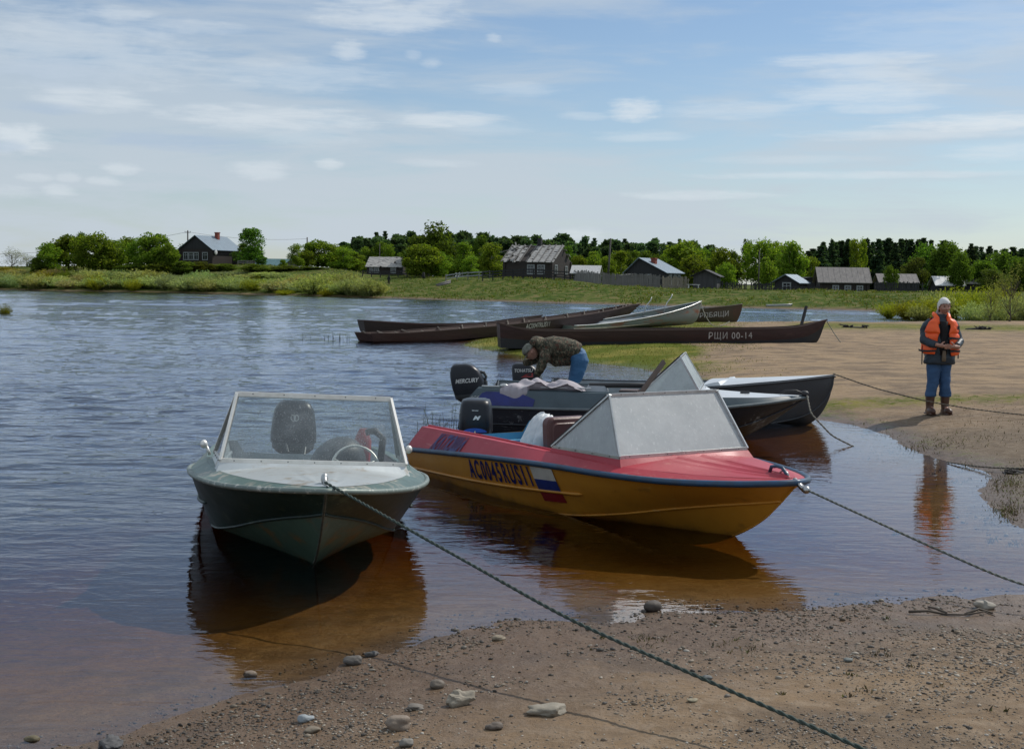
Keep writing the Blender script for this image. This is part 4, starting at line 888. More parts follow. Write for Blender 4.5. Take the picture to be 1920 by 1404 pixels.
b = MB(); b.beam(PY(1502, 612, 38.1), PY(1512, 574, 38.3), .08, .05); po = b.build('wooden_post', mat('black_wood', (.02, .018, .018), .7), None); tag(po, 'short dark post leaning at the bow of the long oxblood boat', 'post')
# AC0047RUS11 boat, stern in the water, bow up on the spit
rf_, cf = longboat('long_wooden_boat', 'long brown wooden boat with AC0047RUS11 lettering and a row of pale rib ends', 'wooden boat', (-4.72, 41.2, 0), math.atan2(9.6, 9.75),
    [(0.23,0,-.12),(2.32,0,-.12),(4.64,0,-.04),(6.97,0,.10),(9.29,0,.25),(11.61,0,.45),(12.89,0,.72),(13.64,0,1.12)],
    [(0.00,.38,.02),(2.32,.46,.0),(4.64,.50,.06),(6.97,.50,.18),(9.29,.44,.36),(11.61,.27,.58),(12.89,.10,.85),(13.65,0,1.13)],
    [(-0.12,.44,.28),(1.39,.54,.28),(4.64,.62,.42),(6.97,.60,.56),(9.29,.54,.73),(11.61,.36,.95),(12.89,.16,1.12),(13.70,0,1.18)], RUSTB, RUSTB, OXIN, ribs=14, thwarts=3)
K, C, G = cf
text_mb('AC0047RUS11', 1, 1, lambda u, v: on_side(C, G, sx(G, 6.7+1.25*u), .42+.50*v, -1, .014, .01), .03, .0, 1.05).build('registration_lettering', WH, rf_)
r0, c0_ = longboat('long_wooden_boat', 'low dark wooden boat afloat behind the longer brown lettered one', 'wooden boat', (-5.5, 47.0, 0), math.atan2(2.6, 6.6),
    [(0.1,0,.0),(1.2,0,-.1),(2.5,0,-.12),(3.8,0,-.1),(5,0,-.02),(6,0,.2),(6.9,0,.5),(7.1,0,.66)],
    [(0,.4,.10),(1.2,.5,.0),(2.5,.55,.0),(3.8,.52,.0),(5,.42,.08),(6,.24,.3),(6.9,.04,.58),(7.12,0,.68)],
    [(-.1,.45,.50),(1.2,.58,.42),(2.5,.65,.36),(3.8,.64,.36),(5,.52,.42),(6,.34,.56),(6.9,.08,.68),(7.15,0,.71)], TAR2, TAR2, OXIN, ribs=0, thwarts=2)

# ---- round bilged metal boats
def roundboat(name, label, loc, rz, L_, beam, H0, H1, m_hull, m_in, zb0, zb1, stem=.35, top=None, bott=None):
    root = empty(name, loc, rz, label, 'metal boat'); n = 60; rows = []; top_l = []
    def sec(t):
        x = L_*t; bmx = beam/2*(1-max(0, (t-.45)/.55)**2.3)*(.86+.14*min(1, t/.3)); zb = zb0+(zb1-zb0)*t**1.0; zt = H0+(H1-H0)*t**1.6
        return x, bmx, zb, zt
    for i in range(n):
        t = i/(n-1); x, bw, zb, zt = sec(t); r = []
        for k in range(-12, 13):
            v = abs(k)/12; yy = bw*math.sin(min(v*1.35, 1)*math.pi/2)**.8*(1+.10*v) if v else 0
            zz = zb+(zt-zb)*(v**1.9); xx = x-(1-v)**1.6*stem*max(0, (t-.8)/.2)**1.5
            r.append(Vector((xx, math.copysign(yy, k) if k else 0, zz)))
        rows.append(r); top_l.append(r[-1])
    h = MB(); h.loft(rows, False); h.add(rows[0], [tuple(range(25))]); hull = h.build('hull', m_hull, root, True, 50)
    g = MB(); g.tube([Vector(p) for p in top_l]+[mir(p) for p in top_l[::-1]], .022, 6); g.build('gunwale', top or m_in, root, True)
    s = MB(); s.loft([[Vector((p.x, p.y*.95, max(p.z+.05, p.z*.0+p.z)+.03)) for p in r[3:22]] for r in rows[:-3]], False); s.build('inner_skin', m_in, root, True)
    for t in (.35, .65):
        x, bw, zb, zt = sec(t); q = MB(); q.box((x, 0, zt-.15), (.25, bw*1.95, .03)); q.build('thwart', m_in, root)
    return root, rows
PATINA = mat('peeling_green_grey_metal', (.12, .17, .155), .65, .0, (.19, .19, .17), 2.2, 1.4, stretch=(.5, 1, 2), dirt=(.22, .09, .05), dscale=1.9, dlo=.50, dhi=.66, bump=.003)
rg_, rows = roundboat('aluminium_boat', 'old peeling green and grey metal boat with pale spray rail and bent handrails', (1.87, 46.9, 0), math.atan2(3.2, 5.5), 6.35, 1.5, .44, 1.34, PATINA, GREYIN, .20, .44, .5, top=ALU)
b = MB(); b.tube([rows[i][5]+Vector((0, -.03, .02)) for i in range(0, 32)], [.055*(1-i/34) for i in range(32)], 6)
b.build('spray_rail', mat('stained_cream_rail', (.58, .54, .40), .5, 0, (.35, .27, .18), 4, 1.4), rg_, True)
for dx in (0, .75):
    b = MB(); p = rows[38 if dx == 0 else 46][22]; b.tube([p, p+Vector((.16, -.0, .42)), p+Vector((.36, -.0, .62)), p+Vector((.40, -.0, .74))], .022, 6); b.build('handrail', ALU, rg_, True)
OLV = mat('olive_brown_metal', (.045, .042, .018), .55, 0, (.055, .025, .014), 1.8, 1.2, dirt=(.14, .03, .012), dscale=1.5, dlo=.58, dhi=.75, bump=.003)
rh_, rows = roundboat('olive_boat', 'dark olive metal boat with a hand painted white mark, bow behind the peeling metal one', (6.2, 61.3, 0), math.atan2(-.6, 4.6), 4.7, 1.5, .62, 1.09, OLV, OLV, -.05, -.06, .75)
def hs(u, v):
    i = 30+u*22; a = int(i); f = i-a; k = 24-(24-18)*(1-v); kb = int(k); r = rows[a][24-kb if False else 0:]
    p = rows[a][4-int(round(v*3))].lerp(rows[a+1][4-int(round(v*3))], f); return p+Vector((0, -.03, 0))
def hs2(u, v):
    x = 34+u*17; a = min(int(x), 58); f = x-a; kk = 3.6-2.3*v; k0 = int(kk); g = kk-k0
    p = rows[a][k0].lerp(rows[a][k0+1], g).lerp(rows[a+1][k0].lerp(rows[a+1][k0+1], g), f); return p+Vector((.0, -.03, .0))
text_mb('РПБЯЩИ', 1, 1, hs2, .0, .0, 1.0).build('hand_lettering', WH, rh_)
# boats on the far shore
p = P(1405, 577, .05); q = P(1474, 578, .05)
rr, _ = roundboat('rowing_boat', 'small pale grey boat lying on the far shore beside a rust red one', (P(1437, 578, .0).x, P(1437, 578, .0).y, 0), R(-6), 2.2, .95, .30, .42, mat('pale_grey_metal', (.42, .42, .40), .5, .2), ALU, .02, .05)
rr, _ = roundboat('rowing_boat', 'small rust red boat lying on the far shore beside a pale grey one', (P(1398, 577, .0).x, P(1398, 577, .0).y, 0), R(-4), 2.0, .9, .22, .26, mat('rust_red_metal', (.17, .07, .05), .6), OXIN, .02, .04)

# ---- ropes
bowA = ra.matrix_basis @ Vector((4.80, 0, .575)); bowB = rb_.matrix_basis @ Vector((5.03, 0, .49)); bowC = rc.matrix_basis @ Vector((4.44, 0, .60)); bowD = rd_.matrix_basis @ Vector((4.55, 0, .73))
rope('mooring_rope', [bowA, Vector((.32, 6.05, .37)), Vector((.875, 5.34, .31)), Vector((1.375, 4.70, .25)), Vector((2.1, 3.8, .2))], .0095, 'thick dark green rope running from the green motorboat down to the near beach', col=(.022, .040, .034), col2=(.055, .075, .065), n=90)
pB = PY(1920, 1102, 7.75); mB = PY(1700, 1004, 8.5)
rope('mooring_rope', [bowB, mB, pB, Vector((pB.x+1.2, pB.y-1.0, .12)), Vector((pB.x+1.9, pB.y-1.6, .04))], .009, 'thin grey green rope leading from the yellow motorboat bow to the right edge', col=(.07, .085, .075), col2=(.17, .18, .16))
rope('mooring_rope', [bowC, PY(1520, 775, 16.3), PY(1560, 817, 16.1), PY(1602, 838, 15.95)], .012, 'rope from the dark blue motorboat bow dipping into the shallow water', col=(.10, .095, .08), col2=(.25, .23, .19))
rope('mooring_rope', [bowD, PY(1640, 728, 18.1), PY(1740, 753, 18.0), PY(1830, 768, 17.9), PY(1930, 779, 17.7), Vector((8.3, 17.5, .22))], .010, 'rope from the grey motorboat bow passing in front of the woman\'s boots', col=(.06, .05, .04), col2=(.16, .14, .11))
rope('mooring_rope', [P(1775, 866, .01), P(1830, 874, .03), P(1870, 877, .06), P(1930, 878, .10)], .010, 'loose rope end lying in the wet edge of the cove', col=(.07, .065, .05), col2=(.2, .18, .15))
bE = re_.matrix_basis @ Vector((9.72, 0, .98)); rope('mooring_rope', [bE, PY(1562, 622, 37.6), PY(1576, 642, 37.2)], .014, 'thin rope hanging from the bow of the long oxblood boat', col=(.10, .09, .07), n=30)
bG = rg_.matrix_basis @ Vector((6.3, 0, 1.36)); rope('mooring_rope', [bG, PY(1320, 588, 49.6), PY(1336, 614, 49.3), PY(1352, 612, 49.3), PY(1368, 603, 50)], .02, 'pale rope hanging from the peeling metal boat bow onto the grass', col=(.26, .23, .16), n=30)
# ================================================================== PEOPLE
def eval_mesh(o):
    bpy.context.view_layer.update()
    return bpy.data.meshes.new_from_object(o.evaluated_get(bpy.context.evaluated_depsgraph_get()))
def skin_obj(nodes, chains, root, sub=2):
    """nodes: name -> (x, y, z, r[, r2]); chains of node names"""
    names = list(nodes); idx = {k: i for i, k in enumerate(names)}; es = set()
    for c in chains:
        for a, b in zip(c[:-1], c[1:]): es.add((idx[a], idx[b]))
    me = bpy.data.meshes.new('skin'); me.from_pydata([nodes[k][:3] for k in names], list(es), []); o = bpy.data.objects.new('skin', me); COL.objects.link(o)
    o.modifiers.new('s', 'SKIN')
    for k, sv in zip(names, me.skin_vertices[0].data):
        n = nodes[k]; sv.radius = (n[3], n[4] if len(n) > 4 else n[3]); sv.use_root = (k == root)
    m = o.modifiers.new('u', 'SUBSURF'); m.levels = sub; m.render_levels = sub
    r = eval_mesh(o); bpy.data.objects.remove(o); return r
def from_mesh(mb, me, M_=None):
    mb.add([(M_ @ v.co if M_ else v.co) for v in me.vertices], [tuple(p.vertices) for p in me.polygons]); bpy.data.meshes.remove(me)
def fuse(mb, voxel, smooth_it=3, one=False):
    me = bpy.data.meshes.new('f'); me.from_pydata(mb.v, [], mb.f); o = bpy.data.objects.new('f', me); COL.objects.link(o); fix_normals(me)
    m = o.modifiers.new('r', 'REMESH'); m.mode = 'VOXEL'; m.voxel_size = voxel
    if smooth_it: q = o.modifiers.new('c', 'SMOOTH'); q.iterations = smooth_it; q.factor = .5
    r = eval_mesh(o); bpy.data.objects.remove(o)
    bm = bmesh.new(); bm.from_mesh(r); bm.verts.ensure_lookup_table(); seen = set(); best = []      # keep the one connected body
    for v in bm.verts:
        if v.index in seen: continue
        st = [v]; comp = []; seen.add(v.index)
        while st:
            q = st.pop(); comp.append(q)
            for e in q.link_edges:
                w_ = e.other_vert(q)
                if w_.index not in seen: seen.add(w_.index); st.append(w_)
        if len(comp) > len(best): best = comp
    if one:
        kb = set(best); bmesh.ops.delete(bm, geom=[v for v in bm.verts if v not in kb], context='VERTS'); bm.to_mesh(r)
    bm.free(); out = MB(); from_mesh(out, r); return out
def head_mb(M_):
    """head with brow, sockets, nose, lips, chin and ears; faces -y, centre at origin"""
    bm = bmesh.new(); bmesh.ops.create_icosphere(bm, subdivisions=5, radius=1); vs = []
    g = lambda x, c, w_: math.exp(-((x-c)/w_)**2)
    for v in bm.verts:
        x, y, z = v.co; X, Y, Z = x*.077, y*.097, z*.118
        if z < -.1: k = 1-.34*min(1, (-.1-z)/.9); X *= k; Y = Y*(1-.10*min(1, (-.1-z)/.9)) - .004
        if y < 0:
            Y += .008*(g(X, .030, .014)+g(X, -.030, .014))*g(Z, .006, .012)      # sockets
            Y -= .005*g(Z, .026, .012)*g(X, 0, .045)                              # brow
            Y -= .021*g(X, 0, .0095)*g(Z, -.022, .017)+.006*g(X, 0, .006)*g(Z, .0, .018)   # nose
            Y -= .006*g(X, 0, .020)*(g(Z, -.056, .005)+g(Z, -.067, .006))         # lips
            Y -= .008*g(X, 0, .022)*g(Z, -.097, .014)                             # chin
            Y -= .004*(g(X, .045, .018)+g(X, -.045, .018))*g(Z, -.022, .02)
        vs.append((X, Y, Z))
    mb = MB(); mb.add([M_ @ Vector(p) for p in vs], [tuple(v.index for v in f.verts) for f in bm.faces]); bm.free()
    for s in (1, -1):
        e = MB(); e.blob((s*.079, .008, -.008), (.010, .020, .032), 2); mb.add([M_ @ Vector(p) for p in e.v], e.f)
    return mb
def hand_nodes(w_, fwd, side, up, curl, flip):
    """nodes and chains of a hand: wrist point, forward dir, across dir, palm normal"""
    w_, fwd, side, up = Vector(w_), Vector(fwd).normalized(), Vector(side).normalized(), Vector(up).normalized(); N_ = {}; C_ = []
    N_['w'] = (*w_, .027, .020); pc = w_+fwd*.05; N_['p'] = (*pc, .036, .016); N_['q'] = (*(w_+fwd*.085), .036, .013); C_.append(['w', 'p', 'q'])
    for k, (o, l) in enumerate(((-.027, .068), (-.009, .078), (.010, .072), (.027, .056))):
        b = w_+fwd*.082+side*o; d = fwd.copy(); ang = curl
        p = b; nm = ['q']
        for j, f in enumerate((.45, .32, .23)):
            d = (fwd*math.cos(ang)-up*math.sin(ang)); ang += curl*.8; p = p+d*l*f; key = f'f{k}{j}'; N_[key] = (*p, .0088-.0008*j); nm.append(key)
        N_[f'b{k}'] = (*b, .0095); C_.append(['q', f'b{k}']+nm[1:])
    t0 = w_+fwd*.035-side*.034*flip; t1 = t0+(fwd*.7-side*.6*flip-up*.2)*.036; t2 = t1+(fwd*.95-side*.2*flip-up*.3)*.03
    N_['t0'] = (*t0, .014); N_['t1'] = (*t1, .0105); N_['t2'] = (*t2, .009); C_.append(['p', 't0', 't1', 't2'])
    return N_, C_
SKINM = mat('skin', (.42, .23, .165), .5, 0, (.36, .18, .13), 14, .8)
def camo():
    m = bpy.data.materials.new('camouflage_cloth'); m.use_nodes = True; nt = m.node_tree; b = nt.nodes['Principled BSDF']; b.inputs['Roughness'].default_value = .85
    t = N(nt, 'ShaderNodeTexCoord'); mp = N(nt, 'ShaderNodeMapping'); mp.inputs['Scale'].default_value = (1.6, 1, 1); L(nt, t.outputs['Object'], mp.inputs[0]); v = mp.outputs[0]
    a = NOISE(nt, v, 9, 4, .6, 1.2); c = NOISE(nt, v, 14, 3, .6, 1.5); d = NOISE(nt, v, 21, 3, .5, 1)
    col = MIX(nt, SSTEP(nt, a, .50, .53), (.065, .058, .036), (.024, .028, .015)); col = MIX(nt, SSTEP(nt, c, .56, .58), col, (.17, .14, .09)); col = MIX(nt, SSTEP(nt, d, .58, .60), col, (.10, .045, .028))
    L(nt, col, b.inputs['Base Color']); bn = N(nt, 'ShaderNodeBump'); bn.inputs['Distance'].default_value = .02; L(nt, NOISE(nt, v, 6, 4, .6), bn.inputs['Height']); L(nt, bn.outputs[0], b.inputs['Normal']); return m
def wrinkle(mb, amp, sc_, seed=0):
    a = np.array(mb.v); d1 = fbm(a[:, 0]*sc_+a[:, 1]*sc_*.6+seed, a[:, 2]*sc_*1.8+a[:, 1]*sc_, seed, 3)*amp; d2 = fbm(a[:, 2]*sc_*1.5+7, a[:, 0]*sc_+a[:, 1]*sc_*.8, seed+4, 3)*amp
    a[:, 0] += d1; a[:, 1] += d2; mb.v = [tuple(p) for p in a]; return mb

def face_parts(root, M_, brow=(.06, .045, .035)):
    EY = mat('eye_dark', (.02, .015, .012), .2); LP = mat('lips', (.22, .075, .06), .5); BR = mat('eyebrow_hair', brow, .8)
    for s in (1, -1):
        e = MB(); e.blob(M_ @ Vector((s*.030, -.083, .006)), (.010, .006, .0055), 2); e.build('eye', EY, root, True)
        e = MB(); e.tube([M_ @ Vector((s*(.016+.012*k), -.094+.003*k*k*.9, .022+.003*math.sin(k*1.2))) for k in range(3)], .0035, 5); e.build('eyebrow', BR, root, True)
    e = MB(); e.tube([M_ @ Vector((.022*k/3, -.098+.006*(k/3)**2, -.0615-.001*(k/3)**2)) for k in range(-3, 4)], [.002, .004, .005, .005, .005, .004, .002], 6); e.build('mouth', LP, root, True)

def woman():
    x, y = 6.26, 18.75; root = empty('person', (x, y, gz(x, y)), R(4), 'woman in white headscarf, orange life vest over dark jacket, jeans and brown rubber boots', 'person')
    nd = dict(pel=(0,0,.84,.13,.10), sp=(0,.0,1.02,.125,.095), ch=(0,.0,1.20,.135,.095), nk=(0,.0,1.345,.052), hd=(0,-.012,1.44,.05),
        sl=(-.165,.0,1.275,.055), el=(-.262,-.06,1.04,.043), fl=(-.13,-.285,.975,.030), sr=(.165,.0,1.275,.055), er=(.267,-.06,1.02,.043), fr=(.13,-.285,.96,.030),
        hl=(-.085,0,.78,.09), kl=(-.10,-.02,.44,.058), al=(-.105,0,.10,.04), tl=(-.125,-.13,.045,.035), hr=(.085,0,.78,.09), kr=(.11,-.02,.44,.058), ar=(.115,0,.10,.04), tr=(.125,-.14,.045,.035))
    mb = MB(); from_mesh(mb, skin_obj(nd, [['pel','sp','ch','nk','hd'],['ch','sl','el','fl'],['ch','sr','er','fr'],['pel','hl','kl','al','tl'],['pel','hr','kr','ar','tr']], 'pel'))
    MH = Matrix.Translation((.035, -.03, 1.50)) @ Matrix.Rotation(R(-4), 4, 'Y') @ Matrix.Rotation(R(5), 4, 'X')
    h = head_mb(MH); mb.add(h.v, h.f)
    for (w_, f, sd, up, fl_) in (((-.125, -.288, .975), (1, -.12, -.18), (0, .15, -1), (0, -1, -.1), 1), ((.125, -.288, .955), (-1, -.16, .04), (0, .2, -1), (0, -1, -.1), 1)):
        hn, hc = hand_nodes(w_, f, sd, up, -.45 if False else .35, fl_); from_mesh(mb, skin_obj(dict(hn), hc, 'w', 1)); mb.tube([Vector(w_)-Vector(f).normalized()*.06, Vector(w_)+Vector(f).normalized()*.06], .026, 10)
    fuse(mb, .0055, 2, True).build('body', SKINM, root, True)
    face_parts(root, MH)
    # jeans
    JE = mat('blue_denim', (.022, .065, .155), .8, 0, (.045, .11, .23), 5, 1.2, bump=.006, bscale=14)
    j = MB(); 
    for s in (1, -1): j.loft([rounded_ring(s*cx, cy, z, hx, hy, n=20, p=2.2) for cx, cy, z, hx, hy in ((.07,0,.86,.125,.12),(.080,0,.72,.108,.115),(.086,-.005,.58,.092,.102),(.094,-.015,.44,.082,.092),(.104,-.01,.33,.078,.085),(.112,-.005,.27,.082,.09),(.112,-.005,.245,.078,.084))], True, True)
    wrinkle(fuse(j, .009, 3), .018, 7, 3).build('jeans', JE, root, True)
    # boots
    BO = mat('brown_rubber_boot', (.085, .035, .020), .45, 0, (.06, .028, .018), 5, 1); 
    for s in (1, -1):
        b = MB(); b.loft([rounded_ring(s*cx, cy, z, hx, hy, n=18, p=2.1) for cx, cy, z, hx, hy in ((.115,.0,.30,.070,.078),(.115,0,.2,.064,.07),(.116,.0,.12,.055,.062),(.118,-.01,.07,.052,.075),(.12,-.02,.0,.052,.09))], True, True)
        b.blob((s*.128, -.09, .045), (.055, .115, .055), 3); b.blob((s*.118, .03, .04), (.048, .065, .045), 3); b.box((s*.125, -.045, .008), (.10, .27, .018))
        fuse(b, .008, 2).build('boot', BO, root, True)
    # jacket
    JK = mat('dark_teal_jacket', (.008, .018, .030), .5, 0, (.014, .028, .042), 4, 1.2, bump=.012, bscale=9)
    j = MB(); j.loft([rounded_ring(cx, cy, z, hx, hy, n=28, p=2.3) for cx, cy, z, hx, hy in ((.01,0,.70,.215,.155),(.01,0,.72,.232,.17),(.01,0,.80,.232,.17),(.005,0,.95,.215,.155),(0,0,1.10,.21,.15),(0,0,1.22,.20,.14),(0,.01,1.30,.165,.12),(0,.01,1.345,.10,.09),(.01,.0,1.40,.078,.078))], True, True)
    for s, e_, w_ in ((-1, (-.270,-.06,1.035), (-.150,-.265,.98)), (1, (.275,-.06,1.015), (.150,-.265,.965))):
        j.tube([(s*.14,0,1.275), (s*.20,0,1.23), ((s*.20+e_[0])/2-.0, 0, 1.13), e_, ((e_[0]+w_[0])/2, (e_[1]+w_[1])/2-.01, (e_[2]+w_[2])/2-.01), w_], [.085,.084,.072,.066,.058,.048], 14)
    wrinkle(fuse(j, .011, 3), .022, 6, 8).build('jacket', JK, root, True)
    hd = MB(); hd.loft([rounded_ring(cx, cy, z, hx, hy, n=20, p=2.1) for cx, cy, z, hx, hy in ((.06,.09,1.32,.11,.06),(.07,.10,1.38,.115,.065),(.08,.105,1.45,.10,.06),(.085,.10,1.50,.07,.045))], True, True); hd.blob((.095, .045, 1.43), (.055, .06, .09), 3, .1, 2)
    wrinkle(fuse(hd, .01, 2), .015, 12, 1).build('hood', mat('grey_hood_lining', (.30, .31, .32), .9, bump=.01, bscale=30), root, True)
    # headscarf
    sc_ = MB(); c = MH
    bm = bmesh.new(); bmesh.ops.create_icosphere(bm, subdivisions=4, radius=1)
    vs = []; keep = {}
    for v in bm.verts:
        X, Y, Z = v.co
        lim = .28 if Y < -.45 else (-.1 if Y < .1 else -.75)
        t_ = max(-1, min(1, (Y+.55)/.9)); lim = .34-.95*max(0, t_)**1.0 if Y > -.55 else .34
        if Z >= lim-.05: keep[v.index] = len(vs); vs.append(c @ Vector((X*.086, Y*.108+.002, Z*.128)))
    sc_.add(vs, [tuple(keep[v.index] for v in f.verts) for f in bm.faces if all(v.index in keep for v in f.verts)]); bm.free()
    wrinkle(sc_, .008, 22, 4); o = sc_.build('headscarf', mat('white_cotton', (.88, .87, .84), .8, bump=.003, bscale=30), root, True); q = o.modifiers.new('s', 'SOLIDIFY'); q.thickness = .006; q.offset = 1
    # life vest
    OR = mat('orange_vest_nylon', (1.0, .14, .02), .5, 0, (.9, .105, .018), 5, 1, bump=.008, bscale=12)
    def ell(z): return np.interp(z, [.80,.95,1.10,1.22,1.30,1.36], [.262,.245,.24,.232,.195,.12]), np.interp(z, [.80,.95,1.10,1.22,1.30,1.36], [.195,.182,.178,.168,.145,.095])
    def panel(z0, z1, f0, f1, fshift=0, nz=14, nf=10, th=.045):
        v = MB(); rows = []
        for side_ in (0, 1):
            for i in range(nz+1):
                t_ = i/nz; z = z0(t_) if callable(z0) else z0+(z1-z0)*t_
                r = []
                for k in range(nf+1):
                    f = k/nf; a = R(f0(t_)+(f1(t_)-f0(t_))*f); hx, hy = ell(z); edge = (1-abs(2*f-1)**6)*(1-abs(2*t_-1)**10)
                    g = (th*(.25+.75*edge) if side_ else 0)*1.0
                    r.append(Vector(((hx+g)*math.sin(a), -(hy+g)*math.cos(a), z)))
                rows.append(r)
        n1 = nz+1; v.loft(rows[:n1], False); v.loft(rows[n1:], False)
        ring = lambda q: [q[0][k] for k in range(nf+1)]+[q[i][-1] for i in range(1, n1)]+[q[-1][k] for k in range(nf-1, -1, -1)]+[q[i][0] for i in range(n1-2, 0, -1)]
        v.loft([ring(rows[:n1]), ring(rows[n1:])], True); return v
    vest = MB()
    for s in (1, -1):
        gap = (lambda t_: 24-8*t_) if s > 0 else (lambda t_: 30-10*t_)
        p = panel(.825 if s > 0 else .845, 1.14, lambda t_, s=s, g=gap: s*g(t_), lambda t_, s=s: s*84)
        vest.add(p.v, p.f)
        p = panel(1.13, 1.345, lambda t_, s=s: s*(16+10*t_), lambda t_, s=s: s*(84-22*t_)); vest.add(p.v, p.f)
        cl = MB(); cl.tube([(s*.085,-.13,1.26), (s*.095,-.085,1.34), (s*.10,-.02,1.385), (s*.085,.06,1.40)], [.030,.036,.036,.03], 10); vest.add(cl.v, cl.f)
    p = panel(.845, 1.35, lambda t_: 112+10*t_, lambda t_: 248-10*t_, nf=14); vest.add(p.v, p.f)
    ve = wrinkle(fuse(vest, .009, 2), .012, 8, 2).build('life_vest', OR, root, True)
    BK = mat('black_webbing', (.012, .012, .013), .6); st = MB()
    for z, a0, a1 in ((1.075, 14, 100), (.90, 16, 110), (.90, -110, -22)):
        pts = []
        for k in range(13):
            a = R(a0+(a1-a0)*k/12); hx, hy = ell(z); pts.append(Vector(((hx+.052)*math.sin(a), -(hy+.052)*math.cos(a), z-.012*math.sin(k/12*3))))
        sb = MB()
        for a, b in zip(pts[:-1], pts[1:]): sb.beam(a, b+(b-a)*.03, .006, .026, up=(0, 0, 1))
        sb.build('strap', BK, ve)
    for q in (((.21, -.165, 1.215), (.04, .02, .055), .8), ((.055, -.235, 1.07), (.05, .02, .035), 0), ((.09, -.235, .895), (.05, .02, .035), 0)):
        bk = MB(); bk.box(q[0], q[1], rz=q[2]); bk.build('buckle', BK, ve)
    for q0, q1 in (((.285, -.02, .92), (.275, -.04, .78)), ((-.28, -.04, .92), (-.285, -.06, .70))): bk = MB(); bk.beam(q0, q1, .025, .008); bk.build('strap', BK, ve)
    b = MB(); b.loft([rounded_ring(-.01, -.20, z, hx, hy, n=14, p=2.3) for z, hx, hy in ((.90,.02,.015),(.87,.028,.02),(.80,.032,.022),(.75,.03,.02))], True, True)
    b.build('belt_pouch', mat('tan_canvas', (.16, .12, .08), .8), root, True)
    d = MB(); d.loft([rounded_ring(.0, -.125, z, hx, .05, n=14, p=2.3) for z, hx in ((.83,.07),(1.0,.06),(1.2,.055),(1.30,.06))], True, True); d.build('dark_sweater', mat('black_knit', (.012, .011, .012), .9), root, True)
    root.scale = (.98, 1.0, 1.05)
    return root
woman()

